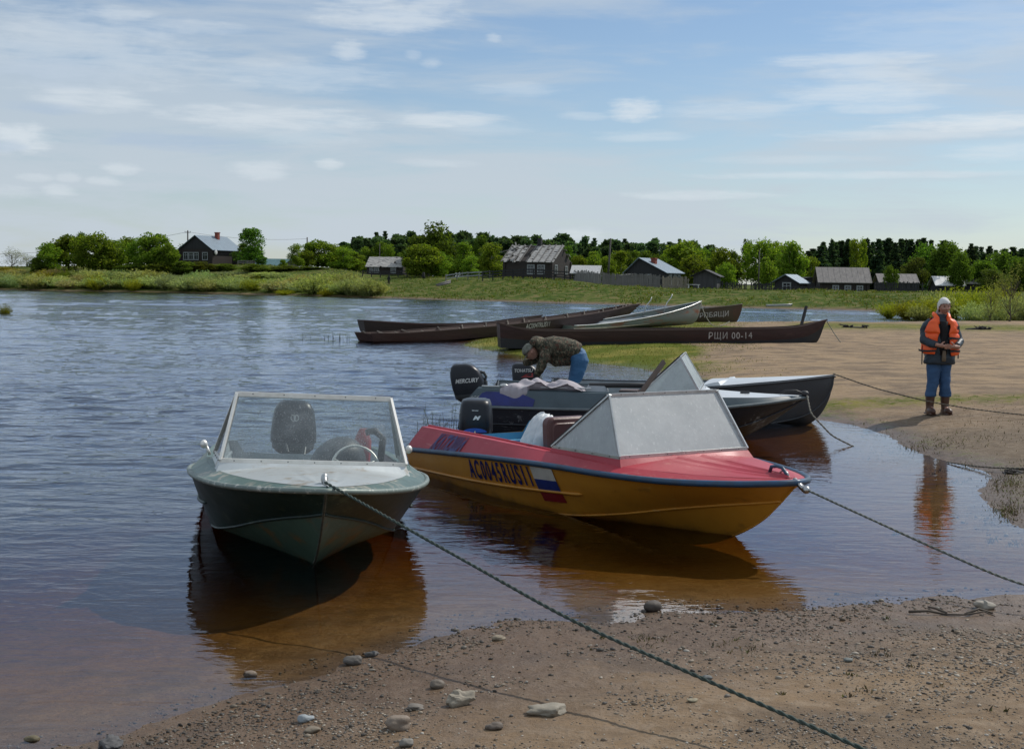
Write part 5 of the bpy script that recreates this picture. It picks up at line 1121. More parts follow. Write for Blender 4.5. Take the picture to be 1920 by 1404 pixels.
def man():
    root = empty('person', (1.03, 19.65, .05), 0, 'man in camouflage jacket, cap and blue jeans bending over the outboard of the grey motorboat', 'person')
    o = lambda X, Y, Z: (X-1.03, Y-19.65, Z-.05)
    y0 = 19.62
    def nn(X, dy, Z, r, r2=None): p = o(X, y0+dy, Z); return (*p, r, r2 or r)
    nd = dict(pel=nn(1.0,0,.88,.12), sp=nn(.82,0,.97,.11), ch=nn(.60,0,.99,.125), nk=nn(.40,0,.965,.055), hd=nn(.33,0,.955,.05),
        sl=nn(.50,-.17,.96,.06), el=nn(.46,-.21,.73,.045), wl=nn(.36,-.17,.56,.03), sr=nn(.50,.15,.95,.06), er=nn(.33,.15,.79,.045), wr=nn(.135,.04,.735,.03),
        hl=nn(1.0,-.10,.84,.095), kl=nn(.93,-.13,.47,.06), al=nn(1.02,-.13,.09,.04), tl=nn(.88,-.13,.04,.035), hr=nn(1.0,.10,.84,.095), kr=nn(.93,.13,.47,.06), ar=nn(1.02,.13,.09,.04), tr=nn(.88,.13,.04,.035))
    mb = MB(); from_mesh(mb, skin_obj(nd, [['pel','sp','ch','nk','hd'],['ch','sl','el','wl'],['ch','sr','er','wr'],['pel','hl','kl','al','tl'],['pel','hr','kr','ar','tr']], 'pel'))
    # head looks down and to the left
    hc = Vector(o(.285, y0-.01, .925)); MH = Matrix.Translation(hc) @ Matrix.Rotation(R(-90), 4, 'Z') @ Matrix.Rotation(R(48), 4, 'X')
    h = head_mb(MH); mb.add(h.v, h.f)
    hn, hcn = hand_nodes(o(.125, y0+.04, .735), (-1, -.25, -.10), (.2, -1, 0), (0, 0, 1), .35, -1); from_mesh(mb, skin_obj(hn, hcn, 'w', 1)); mb.tube([o(.20, y0+.065, .75), o(.125, y0+.04, .735), o(.06, y0+.02, .73)], .027, 10)
    hn, hcn = hand_nodes(o(.36, y0-.17, .56), (-.8, .1, -.5), (.0, 1, 0), (-.3, 0, 1), .35, 1); from_mesh(mb, skin_obj(hn, hcn, 'w', 1))
    fuse(mb, .0055, 2, True).build('body', SKINM, root, True)
    face_parts(root, MH)
    CA = camo(); j = MB()
    j.tube([o(1.02,y0,.93), o(.93,y0,.955), o(.80,y0,.985), o(.62,y0,.995), o(.47,y0,.985), o(.40,y0,.965)], [.145,.165,.175,.185,.155,.09], 20)
    j.tube([o(.98,y0,.86), o(.85,y0,.84), o(.68,y0,.83), o(.58,y0,.90)], [.10,.12,.13,.12], 16)
    for a, e_, w_ in (((.52,-.15,.96), (.46,-.215,.73), (.375,-.175,.58)), ((.50,.14,.95), (.33,.15,.79), (.185,.06,.75))):
        j.tube([o(a[0], y0+a[1], a[2]), o((a[0]+e_[0])/2, y0+(a[1]+e_[1])/2, (a[2]+e_[2])/2+.01), o(e_[0], y0+e_[1], e_[2]), o((w_[0]+e_[0])/2, y0+(w_[1]+e_[1])/2, (w_[2]+e_[2])/2), o(w_[0], y0+w_[1], w_[2])], [.095,.085,.075,.065,.050], 14)
    wrinkle(fuse(j, .011, 3), .03, 6, 3).build('camouflage_jacket', CA, root, True)
    hd = MB(); hd.blob(o(.385, y0, 1.075), (.115, .12, .085), 3, .12, 4); hd.blob(o(.42, y0, 1.03), (.10, .12, .09), 3, .1, 6); wrinkle(fuse(hd, .01, 2), .02, 9, 5).build('folded_hood', CA, root, True)
    cp = MB(); q = MH @ Matrix.Translation((0, .005, .035))
    bm = bmesh.new(); bmesh.ops.create_icosphere(bm, subdivisions=3, radius=1); keep = {}; vs = []
    for v in bm.verts:
        if v.co.z > -.25: keep[v.index] = len(vs); vs.append(q @ Vector((v.co.x*.098, v.co.y*.120, v.co.z*.110)))
    cp.add(vs, [tuple(keep[v.index] for v in f.verts) for f in bm.faces if all(v.index in keep for v in f.verts)]); bm.free()
    c = cp.build('cap', mat('grey_camo_cap', (.26, .26, .22), .8, 0, (.07, .075, .055), 18, 1.2), root, True); q2 = c.modifiers.new('s', 'SOLIDIFY'); q2.thickness = .005
    br = MB(); br.loft([[q @ Vector((.075*math.sin(a)*k_, -.095*math.cos(a*.8)-.055*(k_-.9)/.25*0-.07*t_*math.cos(a), -.012-.02*t_)) for a in [R(d) for d in range(-70, 71, 14)]] for t_, k_ in ((0, 1), (.5, .95), (1, .8))], False)
    bo = br.build('cap_brim', mat('grey_camo_cap', (0, 0, 0)), c, True); q2 = bo.modifiers.new('s', 'SOLIDIFY'); q2.thickness = .005
    JE = mat('bright_blue_jeans', (.022, .09, .21), .7, 0, (.04, .14, .28), 5, 1.2, bump=.006, bscale=14); j = MB()
    j.tube([o(.90,y0,.90), o(.99,y0,.89), o(1.05,y0,.85)], [.13,.150,.135], 16)
    for s in (1, -1): j.tube([o(1.005, y0+s*.065, .90), o(1.035, y0+s*.085, .80), o(1.0, y0+s*.11, .64), o(.945, y0+s*.13, .47), o(.99, y0+s*.13, .28), o(1.02, y0+s*.13, .10)], [.125,.135,.112,.09,.078,.07], 14)
    wrinkle(fuse(j, .011, 3), .016, 7, 3).build('jeans', JE, root, True)
    for s in (1, -1):
        b = MB(); b.blob(o(.95, y0+s*.13, .05), (.15, .052, .052), 3); b.blob(o(1.03, y0+s*.13, .08), (.07, .05, .06), 3); fuse(b, .01, 2).build('boot', BLACK, root, True)
man()

# ================================================================== SHORE DETAIL
def stone(px, py, wpx, hr, col, label, jag=.10, z=None, flat=.6, name='stone', cat='stone', seed=0, c2=None, sink=.3):
    p = P(px, py+wpx*hr*.3, 0); g = gz(p.x, p.y); p = P(px, py+wpx*hr*.3, max(g, -.02)); g = gz(p.x, p.y); r = wpx*.9*p.y/2400/2
    mb = MB(); mb.blob((0, 0, 0), (r, r*.72, r*hr*1.15), 4, jag, seed, rot=(seed*1.3) % .7)
    a = np.array(mb.v); n_ = fbm(a[:, 0]/r*1.6+seed, a[:, 2]/r*2+a[:, 1]/r*1.4, seed, 4)[:, None]*jag*.8; mb.v = [tuple(q) for q in a*(1+n_)]
    m = mat('stone_%d' % seed, tuple(c*.8 for c in col), .7, 0, c2 or tuple(c*.6 for c in col), 9/max(r*10, .4), 1.2, bump=.004, bscale=30, dirt=tuple(c*.35 for c in col), dscale=14, dlo=.6, dhi=.7)
    o = mb.build(name, m, None, True, 28 if jag > .25 else None); o.location = (p.x, p.y, g+r*hr*1.15*(1-sink)-.0)
    tag(o, label, cat, 'stones on the near beach'); return o
stone(1224, 1137, 42, .55, (.10, .08, .065), 'smooth dark brown stone at the waterline below the yellow motorboat', .05, seed=1)
stone(747, 1360, 52, .55, (.30, .235, .18), 'rounded pinkish tan stone with a notch, largest round stone on the near beach', .18, seed=2)
stone(820, 1285, 30, .55, (.20, .165, .13), 'small brown grey stone just above the pale jagged stone', .2, seed=3)
stone(863, 1315, 38, .6, (.38, .33, .255), 'pale jagged upright stone between the round tan stone and the rope shadow', .42, seed=4)
stone(1028, 1332, 66, .30, (.34, .30, .235), 'wide flat whitish stone close to the rope shadow', .36, seed=5)
stone(469, 1262, 32, .5, (.25, .19, .14), 'tan stone in the water near the reflection of the green motorboat', .15, seed=6)
stone(662, 1239, 40, .45, (.14, .125, .11), 'wet grey stone at the water edge below the green motorboat reflection', .25, seed=7)
stone(697, 1226, 30, .35, (.09, .085, .08), 'thin dark wet stone lying behind the wet grey stone', .2, seed=8)
stone(573, 1347, 34, .4, (.36, .40, .42), 'bluish white flat stone on the wet sand', .22, seed=9)
stone(585, 1369, 34, .32, (.27, .22, .16), 'flat ochre stone just below the bluish white one', .2, seed=10)
stone(1844, 1134, 42, .42, (.40, .36, .30), 'pale stone beside the thin driftwood stick', .2, seed=11)
stone(778, 1327, 36, .28, (.22, .19, .16), 'low grey stone left of the pale jagged stone', .3, seed=12)
stone(925, 1363, 32, .42, (.19, .15, .12), 'grey brown stone below the pale jagged stone', .25, seed=13)
stone(60, 1384, 32, .45, (.16, .13, .07), 'mossy brown stone in shallow water at the lower left corner', .15, seed=14)
stone(208, 1396, 46, .45, (.10, .10, .105), 'dark grey angular stone half under water by the sand', .4, seed=15)
stone(935, 1196, 28, .35, (.33, .27, .19), 'small tan stone on wet sand between the two boat reflections', .2, seed=16)
stone(762, 1396, 32, .5, (.26, .24, .21), 'light grey stone below the rounded pinkish tan stone', .15, seed=17)
stone(1326, 1272, 22, .5, (.14, .15, .15), 'dark blue grey stone beside the thick rope', .15, seed=18)
stone(1590, 1240, 20, .4, (.18, .20, .19), 'small greenish stone among the gravel', .15, seed=19)
stone(1298, 1317, 22, .3, (.38, .33, .22), 'small yellowish flat stone between the thick rope and its shadow', .2, seed=20)
b = MB(); a0 = P(1700, 1141, 0); a1 = P(1872, 1149, 0)
for q in ([(1704,1143),(1740,1144),(1775,1145),(1810,1148),(1845,1146),(1866,1150)], [(1775,1145),(1755,1138),(1741,1128)], [(1810,1148),(1835,1140),(1862,1143)]):
    pp = [P(u_, v_, .05) for u_, v_ in q]; b.tube([Vector((p.x, p.y, gz(p.x, p.y)+.015+.01*math.sin(k*2))) for k, p in enumerate(pp)], [.009-.0012*k for k in range(len(pp))], 6)
o = b.build('driftwood_stick', mat('dark_driftwood', (.06, .045, .035), .8, 0, (.10, .08, .06), 12, 1), None, True); tag(o, 'thin dark branching stick on the sand near the right edge', 'stick')
for (px, py, wd, lab, sd) in ((1603, 616, 46, 'dark tangle of driftwood at the far edge of the sandy spit', 1), (1834, 620, 50, 'black flattened driftwood behind the woman on the spit', 2), (1905, 878, 44, 'muddy driftwood lump where the loose rope ends', 3)):
    g = .3 if sd < 3 else .08; p = P(px, py, g); b = MB(); rd = random.Random(sd); s_ = wd*p.y/2400/2; zb = gz(p.x, p.y)
    for k in range(12): 
        a = rd.uniform(-1, 1)*s_; b.tube([(p.x+a, p.y+rd.uniform(-.1, .1), zb+.01), (p.x+a+rd.uniform(-.2, .2)*s_, p.y+rd.uniform(-.1, .1), zb+rd.uniform(.02, .10)*(s_/.5)), (p.x+a+rd.uniform(-.6, .6)*s_, p.y+rd.uniform(-.1, .1), zb+rd.uniform(.02, .16)*(s_/.5))], [.05*s_*2, .04*s_*2, .012*s_], 6)
    b.blob((p.x, p.y, zb), (s_*.8, .12, .06*(s_/.5)), 3, .3, sd); o = b.build('driftwood', mat('black_driftwood', (.022, .018, .016), .85), None, True); tag(o, lab, 'driftwood')

def stuff_mesh(name, co, faces_tpl, N_, m, label, attr=None):
    """co (N, k, 3) copies of a k-vertex piece"""
    k = co.shape[1]; f = np.array(faces_tpl); nf, w_ = f.shape
    q = (f[None]+(np.arange(N_)*k)[:, None, None]).reshape(-1, w_)
    me = bpy.data.meshes.new(name); me.vertices.add(N_*k); me.vertices.foreach_set('co', co.reshape(-1).astype(np.float32))
    me.loops.add(q.size); me.loops.foreach_set('vertex_index', q.ravel().astype(np.int32)); me.polygons.add(len(q)); me.polygons.foreach_set('loop_start', np.arange(0, q.size, w_, dtype=np.int32))
    if attr is not None:
        at = me.color_attributes.new('tint', 'FLOAT_COLOR', 'POINT'); c = np.repeat(attr, k, 0); at.data.foreach_set('color', np.concatenate([c, np.ones((len(c), 1))], 1).ravel().astype(np.float32))
    me.update(); me.materials.append(m); return me
def tint_mat(name, rough=.7, trans=0.0, spec=.3, hue=False):
    m = bpy.data.materials.new(name); m.use_nodes = True; nt = m.node_tree; b = nt.nodes['Principled BSDF']; v = N(nt, 'ShaderNodeVertexColor', layer_name='tint')
    col = v.outputs[0]
    if hue:
        oi = N(nt, 'ShaderNodeObjectInfo'); h = N(nt, 'ShaderNodeHueSaturation')
        L(nt, M(nt, 'MULTIPLY_ADD', oi.outputs['Random'], .035, .483), h.inputs['Hue']); L(nt, M(nt, 'MULTIPLY_ADD', oi.outputs['Random'], .5, .75), h.inputs['Value']); L(nt, col, h.inputs['Color']); col = h.outputs[0]
        col = MIX(nt, 1.0, col, oi.outputs['Color'], 'MULTIPLY')
    L(nt, col, b.inputs['Base Color']); b.inputs['Roughness'].default_value = rough; b.inputs['Specular IOR Level'].default_value = spec
    if trans:
        out = nt.nodes['Material Output']; tl = N(nt, 'ShaderNodeBsdfTranslucent'); L(nt, MIX(nt, 1.0, col, (1.5, 1.5, .7), 'MULTIPLY'), tl.inputs[0]); mx = N(nt, 'ShaderNodeMixShader'); mx.inputs[0].default_value = trans
        L(nt, b.outputs[0], mx.inputs[1]); L(nt, tl.outputs[0], mx.inputs[2]); L(nt, mx.outputs[0], out.inputs[0])
    return m
# gravel on the near beach and the muddy rim of the spit
def gravel():
    bm = bmesh.new(); bmesh.ops.create_icosphere(bm, subdivisions=1, radius=1); base = np.array([v.co[:] for v in bm.verts]); fc = [[v.index for v in f.verts] for f in bm.faces]; bm.free()
    n0 = 300000; Y = 1/rng.uniform(1/11.5, 1/4.9, n0); X = rng.uniform(-.42, .46, n0)*Y*1.05
    a = sdist(SH_A, X, Y); s = sdist(SH_S, X, Y); land = np.maximum(a, s)
    dens = np.clip(.30+1.5*fbm(X*1.5+3, Y*2.4, 31, 4), 0, 1)**1.5+.9*np.exp(-((a-.12)/.22)**2)*np.clip(.4+1.6*fbm(X*2.2, Y*2.2, 5, 3), 0, 1)
    lobe = np.exp(-(((X-2.7)/.8)**2+((Y-6.35)/.5)**2))+.8*np.exp(-(((X+.95)/.6)**2+((Y-5.5)/.35)**2))+.5*np.exp(-(((X-1.5)/.8)**2+((Y-6.5)/.4)**2))
    ok = (a > -.35)&(rng.random(n0) < np.where(a > 0, np.clip(dens*.9+lobe, .03, 1)*.30, .05)) | ((s > -.4)&(s < .9)&(Y > 9.8)&(rng.random(n0) < .10))
    X, Y = X[ok], Y[ok]; n = len(X); Z = ground_z(X, Y)
    sz = np.clip(rng.lognormal(-5.40, .50, n), .002, .018)*np.clip(Y/6.5, .8, 1.5)
    th = rng.uniform(0, 6.28, n); sx_, sy_, sz_ = sz*rng.uniform(.8, 1.5, n), sz*rng.uniform(.6, 1, n), sz*rng.uniform(.35, .75, n)
    b = base[None]*(1+rng.uniform(-.22, .22, (n, len(base), 1))); x = b[..., 0]*sx_[:, None]; y = b[..., 1]*sy_[:, None]; z = b[..., 2]*sz_[:, None]
    c, s_ = np.cos(th)[:, None], np.sin(th)[:, None]
    co = np.stack([X[:, None]+x*c-y*s_, Y[:, None]+x*s_+y*c, Z[:, None]+z+sz_[:, None]*.25], -1)
    pal = np.array([(.23,.19,.145),(.13,.115,.10),(.33,.29,.235),(.20,.15,.105),(.09,.08,.07),(.42,.39,.34),(.045,.038,.03)]); w_ = [.20,.20,.09,.18,.13,.04,.16]
    col = pal[rng.choice(len(pal), n, p=w_)]*rng.uniform(.75, 1.2, (n, 1)); col = col*np.where(Z < .03, .6, 1)[:, None]
    me = stuff_mesh('gravel', co, fc, n, tint_mat('pebble_stone', .65), '', col); o = bpy.data.objects.new('gravel', me); COL.objects.link(o); tag(o, 'fine mixed gravel scattered over the near beach', kind='stuff')
    print('gravel', n)
gravel()
def blades(name, X, Y, h, wd, cols, label, lean=.35, z=None, trans=.3):
    n = len(X); Z = ground_z(X, Y)-.005; th = rng.uniform(0, 6.28, n); ln = rng.normal(0, lean, (n, 2))*h[:, None]
    dx, dy = np.cos(th)*wd, np.sin(th)*wd
    p0 = np.stack([X-dx, Y-dy, Z], -1); p1 = np.stack([X+dx, Y+dy, Z], -1); m1 = np.stack([X+dx*.6+ln[:, 0]*.4, Y+dy*.6+ln[:, 1]*.4, Z+h*.6], -1); m0 = m1-np.stack([dx*1.2, dy*1.2, dx*0], -1); t = np.stack([X+ln[:, 0], Y+ln[:, 1], Z+h], -1)
    co = np.stack([p0, p1, m1, t, m0], 1); me = stuff_mesh(name, co, [[0, 1, 2, 3, 4]], n, tint_mat(name+'_blade', .7, trans), '', cols)
    o = bpy.data.objects.new(name, me); COL.objects.link(o); tag(o, label, kind='stuff'); return o
def pick(pal, n, j=.2): pal = np.array(pal); return pal[rng.integers(0, len(pal), n)]*rng.uniform(1-j, 1+j, (n, 1))
GP = [(.10,.13,.02),(.075,.10,.018),(.16,.16,.04),(.20,.17,.06)]
n0 = 90000; X = rng.uniform(-3, 14, n0); Y = rng.uniform(20, 62, n0); s = sdist(SH_S, X, Y); u = 960+2400*X/Y
k = (s > -.15)&(rng.random(n0) < np.clip((1420-u)/260+.9*fbm(X*.5, Y*.5, 2, 3), 0.0, 1))&(Y > 23); X, Y = X[k], Y[k]
blades('grass', X, Y, rng.uniform(.015, .05, len(X)), rng.uniform(.005, .012, len(X)), pick(GP, len(X)), 'short yellow green grass on the spit under the wooden boats')
# sparse weeds by the cove and sprouts on the beach
cx = []; 
for (px, py, n_, sp_) in ((1208,1190,60,26),(1215,1212,40,20),(1345,1210,40,22),(1245,1195,30,20),(1400,1225,40,22),(1376,1203,20,10),(1598,1283,24,9),(1466,1325,22,7),(1655,1240,24,20),(1573,1260,12,8),(1710,1268,16,12),(1762,1314,16,7),(1852,1372,14,5),(1886,1372,16,5),(1340,1166,24,10),(1660,1160,24,10),(1590,1330,20,16),(1625,1322,30,22),(1370,1230,16,10),(1130,1190,14,6),(1110,1218,12,8)):
    for _ in range(n_//2): cx.append((px+random.gauss(0, sp_*.5), py+random.gauss(0, sp_*.22), .010, .030))
for (px, py, n_, sx_, sy_) in ((1700,838,260,90,12),(1850,800,260,110,30),(1640,812,120,60,8),(1895,905,700,50,34),(1885,955,400,40,16),(1760,835,500,160,16),(1780,870,120,60,8),(1862,995,50,14,3),(1800,893,60,30,6),(1610,795,60,50,5),(1905,1000,40,16,4),(1680,972,26,8,2)):
    for _ in range(n_): cx.append((px+random.gauss(0, sx_*.5), py+random.gauss(0, sy_*.5), .010, .040))
pp = [(P(a, b_, .03), h0, h1) for a, b_, h0, h1 in cx]; X = np.array([p[0].x for p in pp]); Y = np.array([p[0].y for p in pp]); h = np.array([random.uniform(p[1], p[2]) for p in pp])
blades('weeds', X, Y, h, rng.uniform(.0025, .006, len(X)), pick([(.08,.10,.03),(.06,.06,.03),(.10,.08,.05),(.05,.04,.03),(.07,.055,.035)], len(X)), 'tiny green weeds sprouting on the wet sand', .5)
# shoots standing in the water
def shoots(px, py, Y, n, hpx, spread, label, leaf=True, col=(.055, .06, .03), lc=(.13, .17, .04), seed=1, thick=.0035, lean=.10):
    rd = random.Random(seed); p = PY(px, py, Y); root = empty('water_plant', (p.x, Y, 0), 0, label, 'plant', 'shoots standing in the water'); st = MB(); lf = MB(); sc_ = Y/2400
    for k in range(n):
        x = rd.gauss(0, spread*sc_*.5); y = rd.gauss(0, .12); h = hpx*sc_*rd.uniform(.45, 1.0); lx = rd.gauss(0, lean)*h; ly = rd.gauss(0, lean)*h; pts = [Vector((x+lx*t_*t_, y+ly*t_, -.15+(h+.15)*t_)) for t_ in [q/7 for q in range(8)]]
        st.tube(pts, [thick*(1-.09*q) for q in range(8)], 5)
        if rd.random() < .6:
            q = pts[3]; st.tube([q, q+Vector((rd.uniform(-.12, .12)*h, 0, .22*h)), q+Vector((rd.uniform(-.16, .16)*h, 0, .42*h))], thick*.7, 4)
        if leaf:
            for t_ in range(5, 40):
                f = t_/40*7; i = min(int(f), 6); q = pts[i].lerp(pts[i+1], f-i)
                if q.z < .02: continue
                d = Vector((rd.uniform(-1, 1), rd.uniform(-1, 1), rd.uniform(.2, 1.2))).normalized()*rd.uniform(.010, .024); w_ = d.cross(Vector((rd.random(), rd.random(), rd.random()))).normalized()*.0035
                lf.add([q, q+d*.5+w_, q+d, q+d*.5-w_], [(0, 1, 2, 3)])
    st.build('stems', mat('plant_stem', col, .8), root, True)
    if leaf: lf.build('leaves', mat('young_willow_leaf', lc, .6, 0, (.08, .11, .03), 20, 1), root)
shoots(805, 800, 16.3, 9, 66, 26, 'leafy shoots rising from the water left of the outboards', seed=2)
shoots(832, 806, 16.0, 8, 78, 40, 'taller dark budding shoots in the water nearest the yellow motorboat stern', seed=3, lc=(.08, .10, .03))
shoots(862, 744, 16.9, 2, 34, 6, 'yellow flowering twig in the water beside the dark blue motorboat engine', seed=5, lc=(.32, .30, .03), thick=.005)
shoots(1140, 712, 22.5, 9, 34, 70, 'dry dark stalks in the water behind the dark blue motorboat', seed=6, leaf=False, col=(.05, .045, .03))
shoots(622, 640, 42, 16, 18, 55, 'faint dry reeds standing far out left of the wooden boats', seed=7, leaf=False, col=(.06, .05, .03), thick=.006)
# ================================================================== VILLAGE
LOG = mat('dark_log_wall', (.035, .026, .022), .8, 0, (.020, .016, .015), 1.2, 1.3, stretch=(.3, .3, 7), bump=.03, bscale=3)
LOGB = mat('blackened_board_wall', (.028, .029, .032), .8, 0, (.018, .018, .02), 1.5, 1.2, stretch=(6, 6, .3), bump=.01, bscale=3)
GREYB = mat('silvered_boards', (.20, .19, .18), .85, 0, (.11, .105, .10), 1.4, 1.3, stretch=(6, 6, .4), bump=.01, bscale=3)
METR = mat('blue_grey_sheet_roof', (.20, .26, .31), .45, .2, (.16, .21, .26), .7, 1, dirt=(.12, .13, .14), dscale=.8, dlo=.6, dhi=.8)
SLATE = mat('lichened_slate_roof', (.22, .20, .19), .8, 0, (.15, .14, .135), 1.1, 1.2, stretch=(1, 3, 3), dirt=(.10, .09, .07), dscale=.7, dlo=.55, dhi=.75, bump=.02, bscale=6)
PALER = mat('bleached_plank_roof', (.46, .45, .43), .85, 0, (.26, .25, .24), .9, 1.3, stretch=(3, 1, 1), dirt=(.10, .09, .085), dscale=1.1, dlo=.56, dhi=.68, bump=.02, bscale=6)
TEALR = mat('teal_sheet_roof', (.10, .20, .21), .5, .1)
BRICK = mat('red_brick_stack', (.30, .075, .05), .85, 0, (.2, .05, .035), 6, 1)
WINFR = mat('pale_window_frame', (.32, .34, .35), .6, 0, (.20, .22, .22), 5, 1)
PANE = mat('dark_window_pane', (.015, .018, .022), .12, spec=.8)
def rect_frame(mb, c, u, v, w_, h_, t, d):
    """frame bars on a wall: centre c, unit u along wall, outward normal v"""
    z = Vector((0, 0, 1))
    for s in (1, -1):
        mb.beam(c+u*s*w_/2-z*(h_/2+t/2), c+u*s*w_/2+z*(h_/2+t/2), t, d, up=v); mb.beam(c-u*(w_/2-t/2)+z*s*h_/2, c+u*(w_/2-t/2)+z*s*h_/2, d, t)
    mb.beam(c-z*(h_/2-t/2), c+z*(h_/2-t/2), t*.5, d*.8, up=v); mb.beam(c-u*(w_/2-t/2)+z*h_*.15, c+u*(w_/2-t/2)+z*h_*.15, d*.7, t*.5)
def house(name, label, px, Y, W_, L_, hw, hr, yaw, wall, roof, wins=(), chimney=None, cat='house', eave=.35, broken=None, z=None, gable=None, asym=0.0, sink=.15):
    """gable end faces -y (local), ridge along y. wins: (side, position, sill z, w, h); side g = gable, r = right wall, l = left wall"""
    X = PY(px, 528, Y).x; zz = gz(X, Y) if z is None else z; root = empty(name, (X, Y, zz-sink), yaw, label, cat)
    a = W_/2; rx = asym*a
    m = MB(); prof = [(-a, 0), (a, 0), (a, hw), (rx, hw+hr), (-a, hw)]
    m.loft([[Vector((x, y, z_)) for x, z_ in prof] for y in (0, L_)], True, True)
    if wall is LOG:
        for x in (-a, a):
            for y in (0, L_):
                m.box((x, y, hw/2), (.28, .28, hw))
    m.build('wall', wall, root)
    if gable: 
        g = MB(); g.add([Vector((-a*1.0, -.03, hw)), Vector((a*1.0, -.03, hw)), Vector((rx, -.03, hw+hr*.98)), Vector((-a, -.012, hw)), Vector((a, -.012, hw)), Vector((rx, -.012, hw+hr*.98))], [(0, 1, 2), (3, 5, 4), (0, 3, 4, 1), (1, 4, 5, 2), (2, 5, 3, 0)]); g.build('gable_boards', gable, root)
    r = MB(); t = .09
    for s in (1, -1):
        ex = s*a; run = abs(ex-rx); k = eave/run; e = Vector((ex+s*eave, 0, hw-hr*k)); tp = Vector((rx, 0, hw+hr))
        n = 14 if broken else 1; ny = 18 if broken else 1; rd = random.Random(len(label)+s)
        y0, y1 = -eave, L_+eave
        if broken:
            for j in range(ny):
                for i in range(n):
                    if broken(s, (j+.5)/ny, (i+.5)/n, rd): continue
                    p = [e.lerp(tp, i/n), e.lerp(tp, (i+1)/n)]; q0, q1 = y0+(y1-y0)*j/ny, y0+(y1-y0)*(j+1)/ny; up = Vector((0, 0, t*.8+rd.uniform(0, .05)))
                    vs = [Vector((p[0].x, q0, p[0].z)), Vector((p[1].x, q0, p[1].z)), Vector((p[1].x, q1, p[1].z)), Vector((p[0].x, q1, p[0].z))]
                    r.add([v+Vector((0, 0, .03)) for v in vs]+[v+up for v in vs], [(0, 3, 2, 1), (4, 5, 6, 7), (0, 1, 5, 4), (1, 2, 6, 5), (2, 3, 7, 6), (3, 0, 4, 7)])
        else:
            vs = [Vector((e.x, y0, e.z)), Vector((tp.x, y0, tp.z)), Vector((tp.x, y1, tp.z)), Vector((e.x, y1, e.z))]
            r.add([v+Vector((0, 0, .02)) for v in vs]+[v+Vector((0, 0, t)) for v in vs], [(0, 3, 2, 1), (4, 5, 6, 7), (0, 1, 5, 4), (1, 2, 6, 5), (2, 3, 7, 6), (3, 0, 4, 7)])
            if roof in (METR, PALER, SLATE):
                k_ = int(L_/.55)
                for i in range(k_+1):
                    y = y0+(y1-y0)*i/k_; r.beam(Vector((e.x, y, e.z+t)), Vector((tp.x, y, tp.z+t)), .05, .03)
    ro = r.build('roof', roof, root)
    if chimney:
        cx_, cy_, ch = chimney; c = MB(); zc = hw+hr*(1-abs(cx_-rx)/a); c.box((cx_, cy_, zc+ch/2-.3), (.55, .55, ch+.6)); c.box((cx_, cy_, zc+ch), (.68, .68, .12)); c.build('chimney', BRICK, ro)
    for (sd, pos, sill, w_, h_) in wins:
        if sd == 'g': c, u, v = Vector((pos, -.03, sill+h_/2)), Vector((1, 0, 0)), Vector((0, -1, 0))
        elif sd == 'r': c, u, v = Vector((a+.03, pos, sill+h_/2)), Vector((0, 1, 0)), Vector((1, 0, 0))
        else: c, u, v = Vector((-a-.03, pos, sill+h_/2)), Vector((0, 1, 0)), Vector((-1, 0, 0))
        f = MB(); rect_frame(f, c+v*.03, u, v, w_, h_, .13, .08); fo = f.build('window', WINFR, root)
        p = MB(); d = (abs(u.x)*w_+abs(v.x)*.04, abs(u.y)*w_+abs(v.y)*.04, h_); p.box(c, d); p.build('pane', PANE, fo)
    return root
# left dark house with blue grey roof and red chimney
h1 = house('log_house', 'dark log house with blue grey roof, red chimney and round white dish', 368, 196, 6.0, 7.2, 2.55, 2.0, R(-24), LOG, METR,
    wins=[('g', -1.9, .9, .8, 1.1), ('g', -.9, .9, .8, 1.1), ('g', .05, .9, .8, 1.1), ('g', 1.7, .9, .9, 1.1)], chimney=(.55, 4.5, 1.0), gable=LOGB)
d = MB(); d.blob((3.3, .5, 2.05), (.10, .36, .40), 3); d.tube([(3.0, .5, 1.9), (3.25, .5, 2.05)], .03, 6); d.build('satellite_dish', mat('white_dish', (.78, .78, .76), .4), h1, True)
house('log_annex', 'low open log annex against the right end of the house with the red chimney', 446, 197.5, 1.7, 3.0, 2.0, .2, R(-24), LOG, LOGB, cat='outbuilding')
house('barn', 'low building with a teal roof seen between the birch and the trees', 546, 240, 4.2, 6.4, 1.5, 1.1, R(84), mat('ochre_wall', (.20, .16, .08), .8), TEALR, cat='building', z=3.1)
house('plank_shed', 'small pale plank shed with a dark opening beside the teal roofed building', 545, 236, 3.0, 3.2, 1.2, 1.0, R(10), GREYB, GREYB, cat='shed', z=3.3)
house('log_house', 'low log cabin with bleached white plank roof, left of the tall willow', 757, 180, 4.2, 4.6, 1.6, 1.2, R(82), LOG, PALER, z=2.45, wins=[('l', 1.0, .7, .65, .75), ('l', 3.4, .7, .65, .75), ('l', 4.3, .7, .65, .75)],
      broken=lambda s, y, x, rd: rd.random() < (.35 if (y < .30 and x > .25) else .02))
